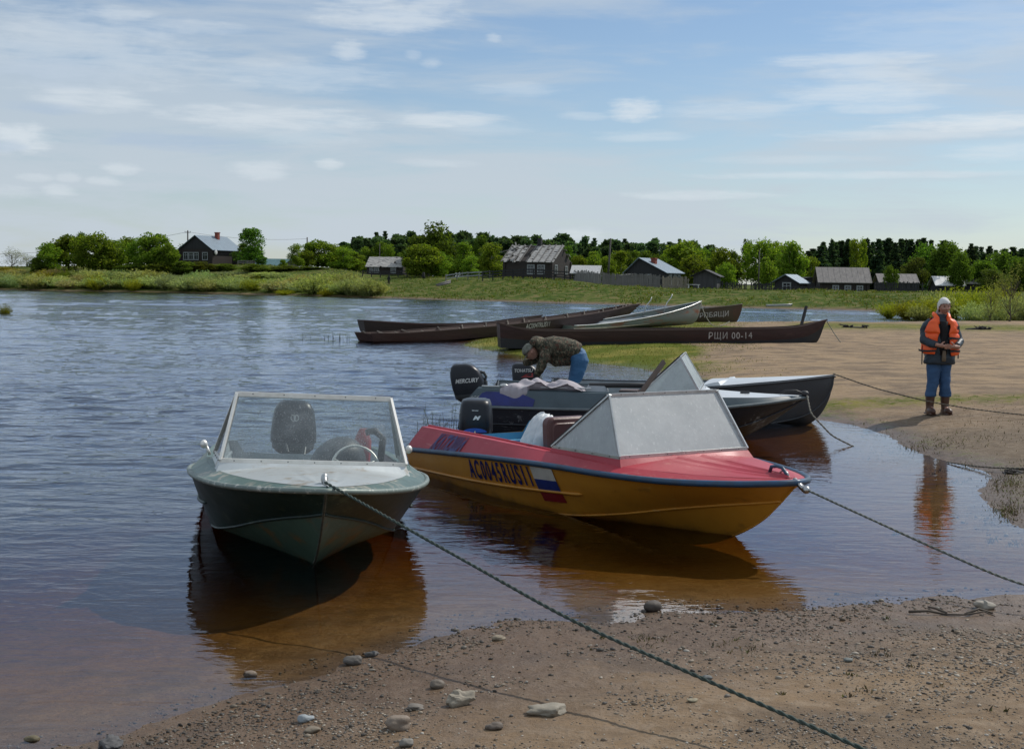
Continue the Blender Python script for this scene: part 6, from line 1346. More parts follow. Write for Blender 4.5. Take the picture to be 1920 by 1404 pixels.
# ruined house
rh = house('ruined_log_house', 'ruined log house with collapsing grey plank roof and broken gable', 1052, 163, 6.4, 6.5, 2.4, 1.95, R(66), LOG, PALER, wins=[('l', 1.4, .8, .9, 1.1), ('l', 2.8, .8, .9, 1.1), ('g', -1.9, .8, .8, 1.1), ('g', 1.6, .8, .7, 1.0)],
    broken=lambda s, y, x, rd: (s < 0 and ((.52 < y < .66) or (y > .5 and rd.random() < .35) or rd.random() < .03)) or (s > 0 and rd.random() < .5))
b = MB(); rd = random.Random(5)
for k in range(9): y = -.1+6.9*k/8; b.beam((-3.6, y, 2.3), (.1, y, 4.55), .12, .10)
for k in range(10): a0 = Vector((rd.uniform(-3, 0), rd.uniform(3, 6.6), rd.uniform(2.6, 4.2))); b.beam(a0, a0+Vector((rd.uniform(-1.2, 1.2), rd.uniform(-1.5, 1.5), rd.uniform(-.6, 1.1))), .18, .05)
b.build('rafters', GREYB, rh)
b = MB(); b.box((0, 3.0, 4.9), (.5, .5, .9)); b.build('chimney_stump', LOGB, rh)
house('shed', 'small plank shed with ribbed white metal roof, right of the ruined house', 1122, 150, 3.0, 2.8, 1.35, .75, R(80), GREYB, mat('white_ribbed_metal', (.55, .55, .54), .5, .2, (.35, .35, .35), 2, 1.2, stretch=(1, 5, 1)), cat='shed')
h6 = house('log_house', 'dark house with pale blue roof and brick chimney behind the picket fence', 1210, 152, 5.2, 4.4, 2.15, 1.6, R(-32), LOGB, METR, wins=[('g', .4, .75, .7, 1.1), ('r', 1.2, .6, .7, 1.2), ('r', 2.5, .6, .7, 1.2), ('r', 3.6, .6, .6, 1.2)], chimney=(.5, 1.2, .8), asym=-.30, z=1.35)
house('lean_to', 'grey plank lean-to with flat roof in front of the pale blue roofed house', 1187, 146, 2.9, 2.2, 1.55, .18, R(8), GREYB, GREYB, cat='shed', z=1.4)
house('shed', 'dark leaning plank shed between the picket fence and the low fence', 1322, 135, 2.5, 2.4, 1.55, .55, R(-18), mat('dark_grey_planks', (.07, .068, .07), .85, 0, (.04, .04, .042), 1.5, 1.2, stretch=(6, 6, .3)), LOGB, cat='shed')
b = MB(); q = PY(1300, 545, 132.6); b.box((q.x, 132.6, gz(q.x, 132.6)+.42), (1.3, .5, .06)); 
for dx in (-.5, .5): b.box((q.x+dx, 132.6, gz(q.x, 132.6)+.2), (.08, .4, .4))
tag(b.build('bench', mat('white_paint_bench', (.62, .62, .6), .6), None), 'small white topped bench in front of the dark leaning shed', 'bench')
house('log_house', 'small black house with pale roof slope, left of the long grey roofed house', 1474, 141, 2.7, 2.6, 1.25, .75, R(-35), LOGB, METR, wins=[('g', .1, .2, .9, .95)], z=1.28)
house('shed', 'low flat roofed dark shed between the small black house and the long grey roofed house', 1520, 148, 2.6, 2.5, 1.6, .15, R(5), LOGB, LOGB, cat='shed', z=1.3)
house('log_house', 'long dark log house with wide lichened grey roof and three white windows', 1622, 143, 4.3, 5.1, 1.55, 1.45, R(84), LOG, SLATE, wins=[('l', .9, .15, .6, .9), ('l', 2.2, .15, .6, .9), ('l', 3.5, .15, .6, .9)], z=1.15)
house('barn', 'grey roofed building half hidden by the dark bush right of the long house', 1712, 165, 3.4, 4.4, 1.5, .95, R(86), LOGB, SLATE, cat='building', z=1.3)
house('barn', 'white roofed building gleaming behind the willow bushes', 1798, 168, 3.6, 3.2, 1.2, 1.0, R(86), LOGB, mat('white_metal_roof', (.80, .80, .80), .4), cat='building', z=1.35)
house('shed', 'small grey roofed shed right of the white roofed building', 1830, 176, 2.6, 2.0, 1.4, .6, R(86), LOGB, SLATE, cat='shed', z=1.4)

# fences
def picket(px0, Y0, px1, Y1, h, label, m, gap=.0, pw=.14, pitch=.17, seed=1, z=None, lean=.0, white=None):
    a = PY(px0, 528, Y0); c = PY(px1, 528, Y1); a.z = c.z = 0; Ln = (c-a).length; rz = math.atan2(c.y-a.y, c.x-a.x); root = empty('picket_fence', (a.x, a.y, 0), rz, label, 'fence'); rd = random.Random(seed)
    k = int(Ln/pitch); pk = MB(); u = Vector((math.cos(rz), math.sin(rz), 0))
    for i in range(k):
        if rd.random() < gap: continue
        x = i*pitch; w_ = a+u*x; g = gz(w_.x, w_.y); hh = h*rd.uniform(.88, 1.08); t = rd.gauss(0, .02)
        pk.beam((x, 0, g-.1), (x+t*hh, 0, g+hh), pw*rd.uniform(.8, 1), .025, up=(0, 1, 0))
    pk.build('pickets', m, root); rl = MB(); n = max(2, int(Ln/2))
    for i in range(n):
        x0, x1 = Ln*i/n, Ln*(i+1)/n; w0, w1 = a+u*x0, a+u*x1; g0, g1 = gz(w0.x, w0.y), gz(w1.x, w1.y)
        for f in (.25, .75): rl.beam((x0, .04, g0+h*f), (x1, .04, g1+h*f), .05, .08)
        rl.beam((x0, .09, g0-.1), (x0, .09, g0+h*1.02), .1, .1)
    rl.build('rails', m, root); return root
def railf(px0, Y0, px1, Y1, h, label, m, n=4, rails=(.35, .62, .9), mm=None):
    a = PY(px0, 528, Y0); c = PY(px1, 528, Y1); a.z = c.z = 0; root = empty('rail_fence', (a.x, a.y, 0), 0, label, 'fence')
    P_ = [a.lerp(c, i/n)-a for i in range(n+1)]; G_ = [gz(a.x+p.x, a.y+p.y) for p in P_]
    for p, g in zip(P_, G_): q = MB(); q.box((p.x, p.y, g+h/2-.1), (.13, .13, h+.25)); q.build('post', m, root)
    for f in rails:
        q = MB()
        for i in range(n): q.beam((P_[i].x, P_[i].y-.08, G_[i]+h*f), (P_[i+1].x, P_[i+1].y-.08, G_[i+1]+h*f+.04), .05, .13)
        q.build('rail', mm or m, root)
picket(1130, 143.5, 1240, 138, 1.35, 'weathered grey picket fence in front of the pale blue roofed house', GREYB, .02, seed=2)
picket(1243, 137.5, 1293, 136.5, 1.25, 'newer paler stretch of plank fence reaching the dark leaning shed', mat('paler_planks', (.27, .235, .18), .85, 0, (.17, .15, .12), 1.4, 1.3, stretch=(6, 6, .4)), .0, seed=3)
picket(1076, 149, 1129, 145, 1.3, 'patchy whitish plank fence below the ribbed white roof', mat('whitish_planks', (.34, .33, .32), .85, 0, (.07, .065, .06), 3, 1.6, stretch=(6, 6, .3)), .0, seed=4)
picket(1345, 136, 1452, 138, .95, 'dark low picket fence between the leaning shed and the small black house', LOGB, .12, pitch=.2, seed=5)
picket(1640, 141, 1735, 138, 1.05, 'dark picket fence right of the long grey roofed house', LOGB, .1, pitch=.2, seed=6)
picket(1452, 136.5, 1535, 137.5, .45, 'very low dark fence under the small black house', LOGB, .2, pitch=.25, seed=7)
railf(836, 156, 918, 158, .95, 'white painted rail fence on the bank left of the ruined house', GREYB, 4, (.45, .85), WINFR)
railf(905, 152, 1078, 149, 1.15, 'dark three rail fence in front of the ruined house', LOGB, 9)
railf(446, 186, 482, 186, .6, 'low grey rail fence beside the log annex', GREYB, 2, (.5, .9))
railf(680, 172, 780, 170, .8, 'low dark rail fence below the white roofed cabin', LOGB, 6, (.5, .9))
b = MB(); q0 = PY(818, 526, 152); q1 = PY(845, 521, 153); b.tube([(q0.x, q0.y, gz(q0.x, q0.y)+.15), (q1.x, q1.y, gz(q1.x, q1.y)+.35)], .12, 8); b.tube([(q0.x+.2, q0.y-.2, gz(q0.x, q0.y)+.05), (q1.x, q1.y-.3, gz(q1.x, q1.y)+.15)], .1, 8)
tag(b.build('fallen_logs', GREYB, None, True), 'pale fallen logs at the end of the white rail fence', 'logs')
# poles and wires
def pole(px, ytop, Y, label, r=.10, lean=0, arm=True):
    t = PY(px, ytop, Y); b = MB(); g = gz(t.x, Y); root = empty('utility_pole', (t.x, Y, g), 0, label, 'pole'); h = t.z-g
    b.tube([(lean*h, 0, -.3), (0, 0, h)], [r*1.2, r*.8], 8); b.build('post', mat('grey_pole_wood', (.085, .078, .07), .85), root, True)
    if arm: c = MB(); c.box((0, 0, h-.35), (1.0, .09, .09)); [c.tube([(x, 0, h-.3), (x, 0, h-.12)], .035, 6) for x in (-.45, .45)]; c.build('crossarm', GREYB, root)
    return Vector((t.x, Y, t.z-.25))
p1 = pole(352, 432, 214, 'grey utility pole rising behind the house with the red chimney', .13)
p2 = pole(576, 445, 232, 'grey utility pole among the trees right of the teal roof', .13, arm=False)
p3 = pole(712, 456, 184, 'thin grey pole in front of the white roofed cabin', .06, arm=False)
p4 = pole(1145, 447, 158, 'leaning bare pole left of the picket fence', .12, lean=-.05, arm=False)
p5 = pole(389, 447, 225, 'short thin mast behind the blue grey roof ridge', .05, arm=False)
p6 = pole(1424, 470, 150, 'pale slender pole against the dark trees left of the small black house', .08, arm=False)
p0 = PY(-420, 446, 205)
def wire(a, c, label, sag=1.2):
    b = MB(); b.tube([a.lerp(c, k/24)-Vector((0, 0, sag*4*(k/24)*(1-k/24))) for k in range(25)], .022, 4); tag(b.build('power_line', BLACK, None), label, 'wire')
wire(p0, p1, 'power line sagging over the round trees on the left bank', 3.2); wire(p1, p2, 'power line from the pole behind the house toward the teal roof trees', .6)

# ================================================================== TREES
def leaf_mesh(name, pts, size, pal, elong=1.0, up=0.0, jit=.3, nrm=None):
    """many small leaf clumps at pts (N, 3), tinted from pal"""
    n = len(pts); d = rng.normal(size=(n, 3)); d[:, 2] += up*2; d /= np.linalg.norm(d, axis=1)[:, None]
    e = rng.normal(size=(n, 3)); e -= d*(e*d).sum(1)[:, None]; e /= np.linalg.norm(e, axis=1)[:, None]
    s = size*rng.uniform(.6, 1.4, (n, 1)); a = d*s*elong; b = e*s
    co = np.stack([pts-a, pts+b*.55-a*.2, pts+a, pts-b*.55+a*.1], 1); col = pick(pal, n, jit)
    return stuff_mesh(name, co, [[0, 1, 2, 3]], n, LEAF, '', col)
LEAF = tint_mat('foliage', .75, .48, .12, hue=True)
BARK = mat('grey_bark', (.09, .075, .06), .9, 0, (.05, .04, .035), 3, 1); BIRCHB = mat('birch_bark', (.36, .34, .31), .8, 0, (.08, .07, .06), 2.5, 1.4)
G_BRIGHT = [(.125,.195,.018),(.155,.225,.024),(.09,.15,.014),(.18,.23,.035)]
G_MID = [(.08,.14,.018),(.105,.17,.024),(.06,.11,.016)]
G_OLIVE = [(.085,.115,.024),(.10,.14,.03),(.06,.085,.018)]
G_WILLOW = [(.25,.29,.12),(.30,.33,.15),(.19,.235,.085),(.33,.35,.17)]
G_YEL = [(.22,.235,.022),(.27,.27,.03),(.16,.19,.02)]
G_GREYG = [(.22,.27,.14),(.27,.31,.18),(.17,.21,.10)]
G_DARK = [(.034,.066,.034),(.048,.088,.043),(.027,.053,.027),(.062,.10,.045)]
G_PINE = [(.058,.105,.045),(.08,.13,.055),(.044,.082,.036)]
def lobes(nl, seed, shape, rmin, rmax, n, shell=.5):
    rd = np.random.default_rng(seed); P_ = []
    for k in range(nl):
        c, r = shape(rd); r *= rd.uniform(rmin, rmax); m = int(n/nl); d = rd.normal(size=(m, 3)); d /= np.linalg.norm(d, axis=1)[:, None]
        q = c+d*(r*(shell+(1-shell)*rd.random((m, 1))**.6))*np.array([1, 1, .8])*(1+.12*rd.normal(size=(m, 1))); P_.append(q)
    return np.concatenate(P_)
# unit trees: height 1, crown radius about .5 before scaling
def t_round(seed, n=6500, nl=42, low=.08):
    def sh(rd):
        while True:
            p = rd.uniform(-1, 1, 3)
            if .35 < np.linalg.norm(p) < 1: break
        z = .52+p[2]*.42; k = 1-.35*max(0, (z-.6)/.4)
        return np.array([p[0]*.36*k, p[1]*.36*k, max(z, low+.08)]), .16
    return lobes(nl, seed, sh, .6, 1.25, n)
def t_tall(seed, n=4800, nl=30, w=.30, top=.9):
    def sh(rd):
        z = rd.uniform(.18, top); k = (1-((z-.35)/.68)**2) if z > .35 else .55+.45*(z/.35); a = rd.uniform(0, 6.28); r = rd.uniform(.1, .85)*w*max(k, .1)
        return np.array([r*math.cos(a), r*math.sin(a), z]), .10+.04*max(k, 0)
    return lobes(nl, seed, sh, .6, 1.3, n)
def t_spruce(seed, n=4200):
    rd = np.random.default_rng(seed); P_ = []; L_ = 17
    for k in range(L_):
        z0 = .08+.90*(k/L_)**.92; r0 = (.25*(1-z0)**.78+.004)*rd.uniform(.75, 1.15); m = int(n*(r0/.24+.15)/L_/.65); nb = rd.integers(5, 9); ab = rd.uniform(0, 6.28, nb)
        a = ab[rd.integers(0, nb, m)]+rd.normal(0, .22, m); r = r0*rd.random(m)**.55; P_.append(np.stack([r*np.cos(a), r*np.sin(a), z0-r*.35+rd.normal(0, .008, m)+.03], -1))
    return np.concatenate(P_)
def t_pine(seed, n=3400):
    def sh(rd):
        z = rd.uniform(.28, .97); a = rd.uniform(0, 6.28); r = rd.uniform(0, .17)*(1.2-z)*1.6; return np.array([r*math.cos(a), r*math.sin(a), z]), .075
    return lobes(34, seed, sh, .5, 1.3, n, .3)
def t_bush(seed, n=6000, nl=16):
    rd = np.random.default_rng(seed); P_ = []
    for k in range(nl*14):
        a = rd.uniform(0, 6.28); lean = rd.random()**.7*.52; h = rd.uniform(.45, 1.0)*(1-.35*lean/.5); m = int(n/nl/14); t_ = rd.random(m)**.7
        r = lean*(t_**1.4)+rd.uniform(0, .12); q = np.stack([r*np.cos(a), r*np.sin(a), t_*h], -1)+rd.normal(0, .018, (m, 3)); P_.append(q)
    return np.concatenate(P_)
def limbs(seed, kind):
    rd = random.Random(seed); mb = MB(); h = {'round': .72, 'tall': .93, 'spruce': .97, 'pine': .93}[kind]; r = .016 if kind != 'spruce' else .010
    tr = [Vector((.012*math.sin(k*1.3+seed), .012*math.cos(k*1.7), h*k/7-.03)) for k in range(8)]; mb.tube(tr, [r*(1-.8*k/7)+.0015 for k in range(8)], 7)
    for k in range({'round': 11, 'tall': 10, 'spruce': 0, 'pine': 6}[kind]):
        f = rd.uniform(.25, .9) if kind != 'pine' else rd.uniform(.55, .9); p = tr[int(f*7)]; a = rd.uniform(0, 6.28); l = rd.uniform(.16, .34) if kind == 'round' else rd.uniform(.08, .16)
        d = Vector((math.cos(a), math.sin(a), rd.uniform(.5, 1.1))); mb.tube([p, p+d*l*.5+Vector((0, 0, .01)), p+d*l], [r*.45, r*.3, r*.1], 5)
    return mb
def proto(kind, k, pal, size, up=0, elong=1.0):
    f = {'round': t_round, 'tall': t_tall, 'spruce': t_spruce, 'pine': t_pine, 'bush': t_bush}[kind]
    return leaf_mesh(kind+'_crown', f(k), size, pal, elong, up)
LIB = {}
def lib(key, kind, pal, size, nvar, elong=1.0, up=0.0, bark=BARK):
    out = []
    for k in range(nvar):
        me = proto(kind, hash_i(key)+k, pal, size, up, elong); tm = None
        if kind != 'bush':
            mb = limbs(k+3, kind); o = mb.build('trunk', bark, None, True); tm = o.data; bpy.data.objects.remove(o)
        out.append((me, tm))
    LIB[key] = out
def hash_i(s): return sum(ord(c)*(i+7) for i, c in enumerate(s)) % 9973
lib('round', 'round', G_BRIGHT, .027, 5); lib('mid', 'round', G_MID, .026, 4); lib('tall', 'tall', G_MID, .020, 5, bark=BIRCHB); lib('birch', 'tall', G_BRIGHT, .021, 4, bark=BIRCHB)
lib('spruce', 'spruce', G_DARK, .021, 5, 1.4); lib('pine', 'pine', G_PINE, .026, 5, 1.1); lib('willow', 'bush', G_WILLOW, .019, 5, 2.0, .8); lib('yellow', 'bush', G_YEL, .015, 3, 2.0, .8); lib('greyb', 'bush', G_GREYG, .015, 3, 2.0, .8)
lib('olive', 'round', G_OLIVE, .022, 3)
def sparse(seed):
    q = t_round(seed, 1300, 30); return leaf_mesh('sparse_crown', q, .014, [(.16,.17,.09),(.20,.20,.12),(.12,.13,.07)])
LIB['bare'] = [(sparse(k), None) for k in (71, 72)]
for k in range(2):
    mb = limbs(k+31, 'round'); rd = random.Random(k)
    for j in range(60):
        a = rd.uniform(0, 6.28); z = rd.uniform(.3, .75); r = rd.uniform(.05, .3); p = Vector((r*math.cos(a)*.5, r*math.sin(a)*.5, z*.8)); mb.tube([p, p+Vector((math.cos(a)*.1, math.sin(a)*.1, .15))], [.004, .001], 4)
    o = mb.build('trunk', BARK, None, True); LIB['bare'][k] = (LIB['bare'][k][0], o.data); bpy.data.objects.remove(o)
TRI = random.Random(11)
def tree(key, px, ytop, wpx, Y, name, label, group=None, tint=(1, 1, 1), base=None, cat=None):
    """ytop: photo row of its tip; wpx: width of its crown in photo pixels"""
    t = PY(px, ytop, Y); g = gz(t.x, Y) if base is None else base; h = max(t.z-g+.12, .5); v = LIB[key]; me, tm = v[TRI.randrange(len(v))]
    wd = {'round': .95, 'mid': .95, 'olive': .95, 'bare': .9, 'tall': .60, 'birch': .60, 'spruce': .46, 'pine': .40, 'willow': 1.05, 'yellow': 1.05, 'greyb': 1.05}[key]
    s = wpx*Y/2400/wd*(1.22 if key in ('round', 'mid', 'birch', 'tall', 'olive') else 1)
    if tm is None:
        o = bpy.data.objects.new(name, me); COL.objects.link(o); o.location = (t.x, Y, g-.12); o.scale = (s, s, h); o.rotation_euler = (0, 0, TRI.uniform(0, 6.28)); o.color = tint+(1,)
        tag(o, label, cat or 'bush', group); return o
    r = empty(name, (t.x, Y, g-.12), TRI.uniform(0, 6.28), label, cat or 'tree', group); r.scale = (s, s, h)
    c = bpy.data.objects.new('crown', me); COL.objects.link(c); c.parent = r; c.color = tint+(1,); q = bpy.data.objects.new('trunk', tm); COL.objects.link(q); q.parent = r; return r
# --- left bank clump
LT = [('round',88,455,52,186,'small round tree at the left end of the green clump'),('round',128,440,72,190,'round tree behind the left part of the green clump'),('mid',152,434,30,198,'narrow tree tip poking above the left part of the green clump'),
 ('round',178,433,82,184,'tallest bushy tree of the green clump on the left bank'),('round',212,446,56,188,'rounded tree right beside the tallest of the green clump'),('round',238,443,42,192,'slim tree in the dip of the green clump'),
 ('round',262,446,46,186,'tree just left of the large round one before the log house'),('round',288,436,74,181,'large smooth round tree left of the house with the red chimney'),('round',315,456,44,179,'low leaning bush tree touching the house with the red chimney'),
 ('mid',66,482,30,184,'lowest dark bush at the left foot of the green clump'),('mid',340,458,36,222,'pale thin tree behind the left eave of the log house'),
 ('bare',22,462,64,192,'pale half bare willow at the far left end of the bank'),('bare',50,474,40,196,'smaller half bare willow right of the pale one at the far left'),
 ('tall',473,425,52,190,'lone tall birch right of the house with the red chimney'),('tall',456,455,30,194,'smaller grey birch leaning out from the lone tall one'),('mid',489,478,24,186,'low bush at the foot of the lone tall birch'),('round',530,486,16,228,'tiny spruce like shrub in front of the teal roof')]
for k, px, yt, wp, Y, lab in LT: tree(k, px, yt, wp, Y, 'birch_tree' if 'birch' in lab else ('bush' if 'bush' in lab or 'shrub' in lab else 'deciduous_tree'), lab, tint=(.9, .95, .9) if k != 'bare' else (1, 1, 1), cat='tree')
MT = [('birch',555,455,26,192,'narrow birch at the left edge of the middle wood'),('round',575,466,34,196,'low bright tree beside the utility pole'),('round',596,449,60,198,'round bright tree in front of the dark pines, second from the pole'),('birch',622,455,40,200,'birch between the round bright tree and the pines'),
 ('birch',644,462,44,196,'bright birch left of the white roofed cabin'),('birch',668,470,34,198,'smaller bright birch left of the white roofed cabin'),('tall',716,452,40,212,'birch right above the white cabin roof'),
 ('mid',803,416,92,178,'tallest willow with wispy top right of the white roofed cabin'),('round',792,456,72,170,'dense lower crown under the tallest willow'),('round',822,470,40,172,'drooping right side crown under the tallest willow'),
 ('birch',868,452,40,205,'bright birch right of the tallest willow'),('tall',900,436,34,208,'tall birch tip above the wood left of the ruined house'),('birch',922,452,44,200,'broad birch left of the ruined house'),('birch',884,478,30,190,'small birch low before the wood left of the ruined house'),
 ('tall',1065,458,34,196,'birch behind the broken gable of the ruined house'),('round',1085,478,34,186,'bright low tree right of the ruined house'),('birch',1112,466,36,190,'birch above the ribbed white roof'),('birch',1165,468,40,192,'birch behind the gable of the pale blue roofed house'),('round',1140,480,34,184,'low bright tree behind the leaning bare pole'),
 ('round',1282,452,86,178,'large round tree right of the pale blue roofed house'),('mid',1318,462,60,182,'dense dark tree behind the leaning shed'),('round',1300,478,56,168,'low bright tree right behind the blue roofed house'),('round',1352,464,52,176,'tree above the dark low picket fence, left one'),('mid',1378,470,44,180,'tree above the dark low picket fence, middle one'),
 ('tall',1402,438,22,190,'very slim tall tree rising from the right wood'),('round',1432,444,70,176,'tall broad tree left of the small black house'),('round',1456,452,56,184,'broad tree behind the small black house'),('round',1484,452,56,172,'rounded tree right above the small black house'),('birch',1438,476,36,164,'bright lower tree behind the pale slender pole'),('round',1362,492,40,160,'low bright bush behind the dark low picket fence'),
 ('birch',1522,478,30,196,'bright birch between spruces left of the long grey roof'),('birch',1604,444,26,212,'slim bright birch among the spruces above the long grey roof'),('birch',1618,446,22,216,'second slim bright birch among the spruces above the long grey roof'),
 ('mid',1745,456,70,176,'big dark leafy tree left of the white roofed building'),('mid',1780,450,72,172,'big leafy tree in front of the white roofed building'),('olive',1718,476,50,168,'olive leafy tree beside the dark spruces'),('mid',1800,474,44,166,'leafy tree leaning over the white roof'),
 ('mid',1672,498,28,146,'dark round bush right of the long grey roofed house'),('mid',1845,486,56,176,'leafy tree right of the white roofed building'),('mid',1880,468,70,180,'wide leafy tree near the right edge'),('olive',1862,500,60,150,'lower olive tree behind the yellow willows'),('mid',1915,480,50,170,'leafy tree cut by the right edge'),('olive',1948,470,60,165,'leafy tree just past the right edge')]
for k, px, yt, wp, Y, lab in MT:
    tree(k, px, yt, wp, Y, 'birch_tree' if 'birch' in lab else ('bush' if 'bush' in lab else 'deciduous_tree'), lab, tint=(1.0, 1.0, .95), cat='tree')
ORD = 'first second third fourth fifth sixth seventh eighth ninth tenth eleventh twelfth thirteenth fourteenth fifteenth sixteenth seventeenth eighteenth nineteenth twentieth'.split()
ORD += ['twenty-'+q for q in ORD[:9]]+['thirtieth']+['thirty-'+q for q in ORD[:9]]+['fortieth']
CNT = {}
def nth(key):
    CNT[key] = CNT.get(key, 0)+1; return ORD[CNT[key]-1]
# --- bright birches in front of the wood
def cyc(px): return 'behind the white roofed cabin' if px < 850 else ('behind the ruined house' if px < 1130 else 'behind the pale blue roofed house')
for i, px in enumerate(range(632, 1290, 17)):
    p = px+TRI.uniform(-6, 6); tree(['birch', 'tall', 'mid'][i % 3], p, 466+TRI.uniform(-11, 14)+(p-900)*.008, TRI.uniform(24, 42), TRI.uniform(206, 226), 'birch_tree', nth('b'+cyc(p))+' young birch from the left '+cyc(p), 'young birches '+cyc(p), cat='tree', tint=(TRI.uniform(.8, 1.1), TRI.uniform(.85, 1.05), .9))
def topline(px): return float(np.interp(px, [620, 680, 730, 800, 850, 900, 960, 1050, 1150, 1250, 1330], [462, 444, 437, 436, 436, 440, 443, 447, 450, 452, 458]))
ROWN = ['front', 'middle', 'back']
for row, (Y, dy) in enumerate(((250, 9), (272, 3), (300, -1))):
    for i, px in enumerate(np.arange(640+row*6, 1345, 14.5)):
        p = px+TRI.uniform(-5, 5); k = 'pine' if TRI.random() < .7 else 'spruce'
        tree(k, p, topline(p)+dy+TRI.uniform(-7, 9), TRI.uniform(30, 46), Y+TRI.uniform(-8, 8), 'pine_tree', nth((row, cyc(p)))+' pine from the left, '+ROWN[row]+' row '+cyc(p), 'dark pines '+cyc(p), cat='tree')
SP = [1506,1516,1524,1540,1548,1560,1566,1578,1590,1600,1612,1626,1636,1648,1658,1668,1680,1690,1700,1708,1720,1732,1746,1770,1822,1830,1846,1868,1884,1900,1916,1934]
ST = [480,470,462,456,459,452,450,446,444,452,450,448,446,449,444,446,450,443,444,450,448,443,450,446,451,456,468,472,470,464,467,466]
for i, (px, yt) in enumerate(zip(SP, ST)):
    tree('spruce', px, yt+TRI.uniform(-5, 6), TRI.uniform(40, 66), TRI.uniform(214, 236), 'spruce_tree', nth('sa')+' pointed spruce from the left in the row above the long grey roof' if px < 1760 else nth('sb')+' dark pointed spruce from the left above the right hand willows', 'spruces behind the long grey roofed house' if px < 1760 else 'spruces near the right edge', cat='tree')
for i, px in enumerate(np.arange(1528, 1960, 15)):
    tree('spruce', px+TRI.uniform(-4, 4), 458+TRI.uniform(-12, 14)+(6 if px > 1800 else 0), TRI.uniform(40, 56), TRI.uniform(240, 262), 'spruce_tree', nth('sc')+' dark spruce from the left in the back row of the right hand wood', 'back row of spruces in the right wood', cat='tree')
# --- willow thicket along the left shore
def shoreY(px): 
    Ys = np.linspace(60, 260, 401); Xs = (px-960)/2400*Ys; f = sdist(FAR, Xs, Ys); return float(Ys[np.argmax(f > 0)])
i = 0
for row, (off, yt0) in enumerate(((1.5, 512), (9, 505), (17, 500))):
    for px in np.arange(-60+row*13, 722-row*70, 27 if row == 0 else 33):
        p = px+TRI.uniform(-7, 7); Y = shoreY(p)+off+TRI.uniform(0, 3)
        yt = yt0+TRI.uniform(-5, 10)+(7 if 440 < p < 560 and row == 0 else 0)+(8 if 440 < p < 600 and row else 0)+(4 if row == 0 and p > 600 else 0)
        k = 'willow' if TRI.random() < .80 else ('greyb' if TRI.random() < .6 else 'yellow')
        where = 'left of the green tree clump' if p < 90 else ('below the green tree clump' if p < 330 else ('below the red chimney house' if p < 450 else 'right of the lone tall birch'))
        tree(k, p, yt, TRI.uniform(52, 82), Y, 'willow_bush', nth((row, where))+' willow bush from the left in the '+ROWN[row]+' row '+where, 'willow bushes on the shore '+where, tint=(TRI.uniform(.85, 1.15), TRI.uniform(.9, 1.08), TRI.uniform(.8, 1.1)))
for px, yt, wp, lab in ((180, 512, 44, 'yellow green bush among the willows below the green tree clump'), (250, 516, 36, 'small yellow bush among the willows just left of the log house'), (535, 540, 40, 'low yellow bush at the water edge right of the lone birch'), (612, 538, 34, 'low yellow bush at the water edge near the end of the willows')):
    tree('yellow', px, yt, wp, shoreY(px)+.6, 'yellow_bush', lab, tint=(1.1, 1, .8))
tree('willow', 688, 515, 58, shoreY(690)+1.0, 'willow_bush', 'rounded willow bush at the right end of the thicket')
tree('willow', 660, 512, 60, shoreY(660)+1.6, 'willow_bush', 'wide willow bush second from the right end of the thicket')
# dark hedge under the log house
for k, (px, yt, wp) in enumerate(((345, 489, 50), (385, 490, 50), (420, 494, 46), (480, 495, 60), (530, 497, 60), (585, 499, 60), (300, 491, 60), (250, 493, 60))):
    tree('mid', px, yt, wp, 178+k % 3, 'hedge_bush', nth('hd')+' low dark hedge bush in the order planted along the bank top' if 0 else {345: 'low dark hedge bush under the left windows of the log house', 385: 'low dark hedge bush under the middle of the log house', 420: 'low dark hedge bush under the dish of the log house', 480: 'dark hedge bush just below the lone tall birch', 530: 'dark hedge bush in front of the teal roof', 585: 'dark hedge bush at the foot of the round bright tree', 300: 'dark hedge bush below the large smooth round tree', 250: 'dark hedge bush below the middle of the green clump'}[px], 'hedge bushes '+('under the log house' if px < 440 else 'right of the lone birch'), tint=(1.1, .85, .7), cat='bush')
# --- right hand willows at the end of the channel
RB = [('yellow',1668,560,56,84,'low yellow green willow at the left end of the right clump'),('yellow',1700,556,60,82,'second low yellow green willow from the left of the right clump'),('yellow',1735,548,70,80,'yellow willow just left of the woman'),('willow',1760,536,66,84,'taller green willow behind the woman'),
 ('yellow',1790,528,80,86,'tall yellow willow right behind the woman'),('yellow',1838,526,80,82,'bright yellow willow right of the woman'),('greyb',1828,558,70,72,'grey green willow low behind the woman\'s shoulder'),('greyb',1868,552,76,70,'grey green willow in the shallow water'),
 ('yellow',1880,520,70,84,'yellow willow behind the grey green ones'),('willow',1900,540,70,74,'green willow near the right edge'),('greyb',1925,548,70,70,'grey green willow cut by the right edge'),('willow',1945,530,80,80,'green willow just past the right edge'),('willow',1722,566,50,79,'small green willow at the waterline left of the woman')]
for k, px, yt, wp, Y, lab in RB: tree(k, px, yt, wp, Y, 'willow_bush', lab, tint=(1, 1, .9), base=.05)
tree('bare', 1898, 492, 74, 66, 'young_willow_tree', 'tall sparse willow with pale young leaves near the right edge', base=.1, cat='tree', tint=(.9, .95, .6))
tree('bare', 1860, 520, 50, 68, 'young_willow_tree', 'smaller sparse willow left of the tall sparse one', base=.1, cat='tree', tint=(.9, .95, .6))
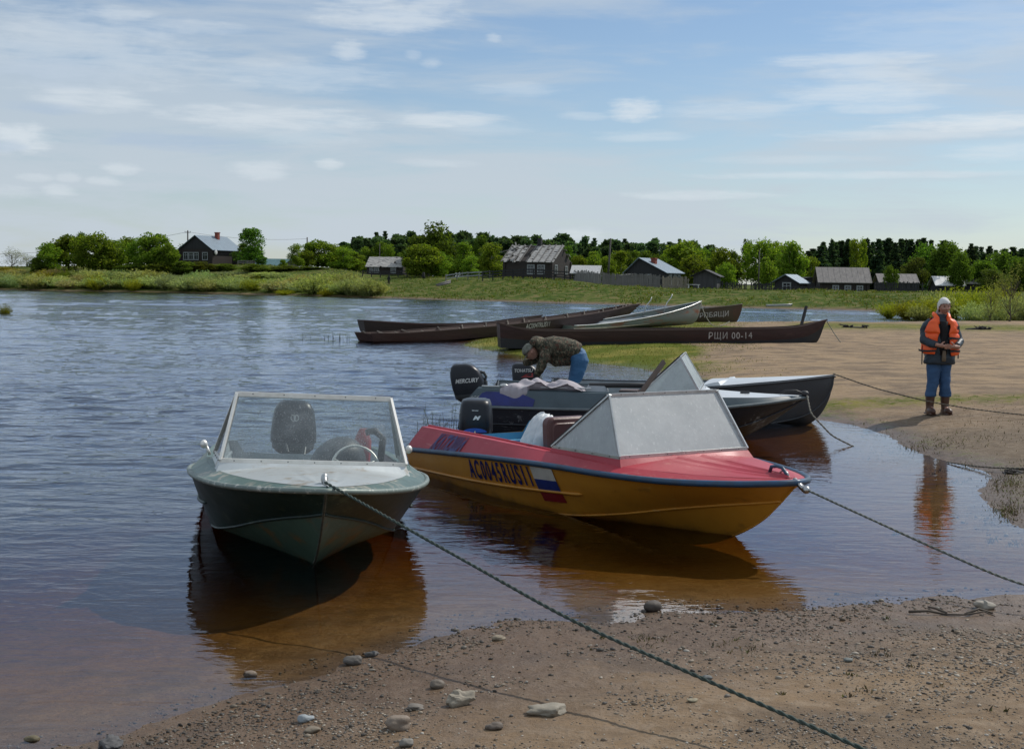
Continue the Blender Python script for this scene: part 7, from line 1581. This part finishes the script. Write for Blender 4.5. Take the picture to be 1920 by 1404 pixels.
tree('yellow', 8, 566, 30, 66, 'yellow_bush', 'small grassy tuft in the water at the left edge', base=-.1, tint=(.8, .8, .8))
# tussocks and dead weeds roughening the far bank
n0 = 150000; Yb = rng.uniform(100, 215, n0); ub = rng.uniform(-20, 1940, n0); Xb = (ub-960)/2400*Yb; f = sdist(FAR, Xb, Yb); k = (f > .3)&(f < 34)&(rng.random(n0) < np.clip(.35+1.3*fbm(Xb*.25, Yb*.25, 77, 3), 0, 1)); Xb, Yb = Xb[k], Yb[k]
blades('bank_weeds', Xb, Yb, rng.uniform(.06, .30, len(Xb))*np.clip(.6+1.2*fbm(Xb*.4, Yb*.4, 7, 2), .3, 1.4), rng.uniform(.04, .10, len(Xb)), pick([(.085,.13,.016),(.11,.155,.02),(.145,.15,.04),(.07,.105,.014),(.17,.16,.06)], len(Xb)), 'rough grass and dead weeds covering the far bank', .5)
# small dark figure and stump on the bank
t = PY(729, 542, 160); g = gz(t.x, 160); nd = dict(a=(0,0,.55,.13,.1), b=(0,0,.95,.14,.1), n=(0,0,1.1,.05), h=(0,0,1.2,.075), l=(-.07,0,.3,.07), m=(-.08,0,.03,.05), r=(.07,0,.3,.07), s=(.08,0,.03,.05), c=(-.19,0,.75,.05), d=(-.17,-.05,.5,.035), e=(.19,0,.75,.05), f=(.17,-.05,.5,.035))
mb = MB(); from_mesh(mb, skin_obj(nd, [['a','b','n','h'],['a','l','m'],['a','r','s'],['b','c','d'],['b','e','f']], 'a')); o = mb.build('person', mat('dark_clothes', (.015, .017, .016), .8), None, True); o.location = (t.x, 160, g-.02); tag(o, 'tiny dark dressed person standing on the green slope of the far bank', 'person')
t = PY(794, 529, 165); mb = MB(); mb.loft([rounded_ring(0, 0, z, r_, r_, n=10, p=2) for z, r_ in ((-.1, .24), (.3, .2), (.75, .17), (.8, .08))], True, True); o = mb.build('stump', mat('black_stump', (.02, .02, .018), .9), None, True); o.location = (t.x, 165, gz(t.x, 165)); tag(o, 'dark standing stump below the tallest willow', 'stump')
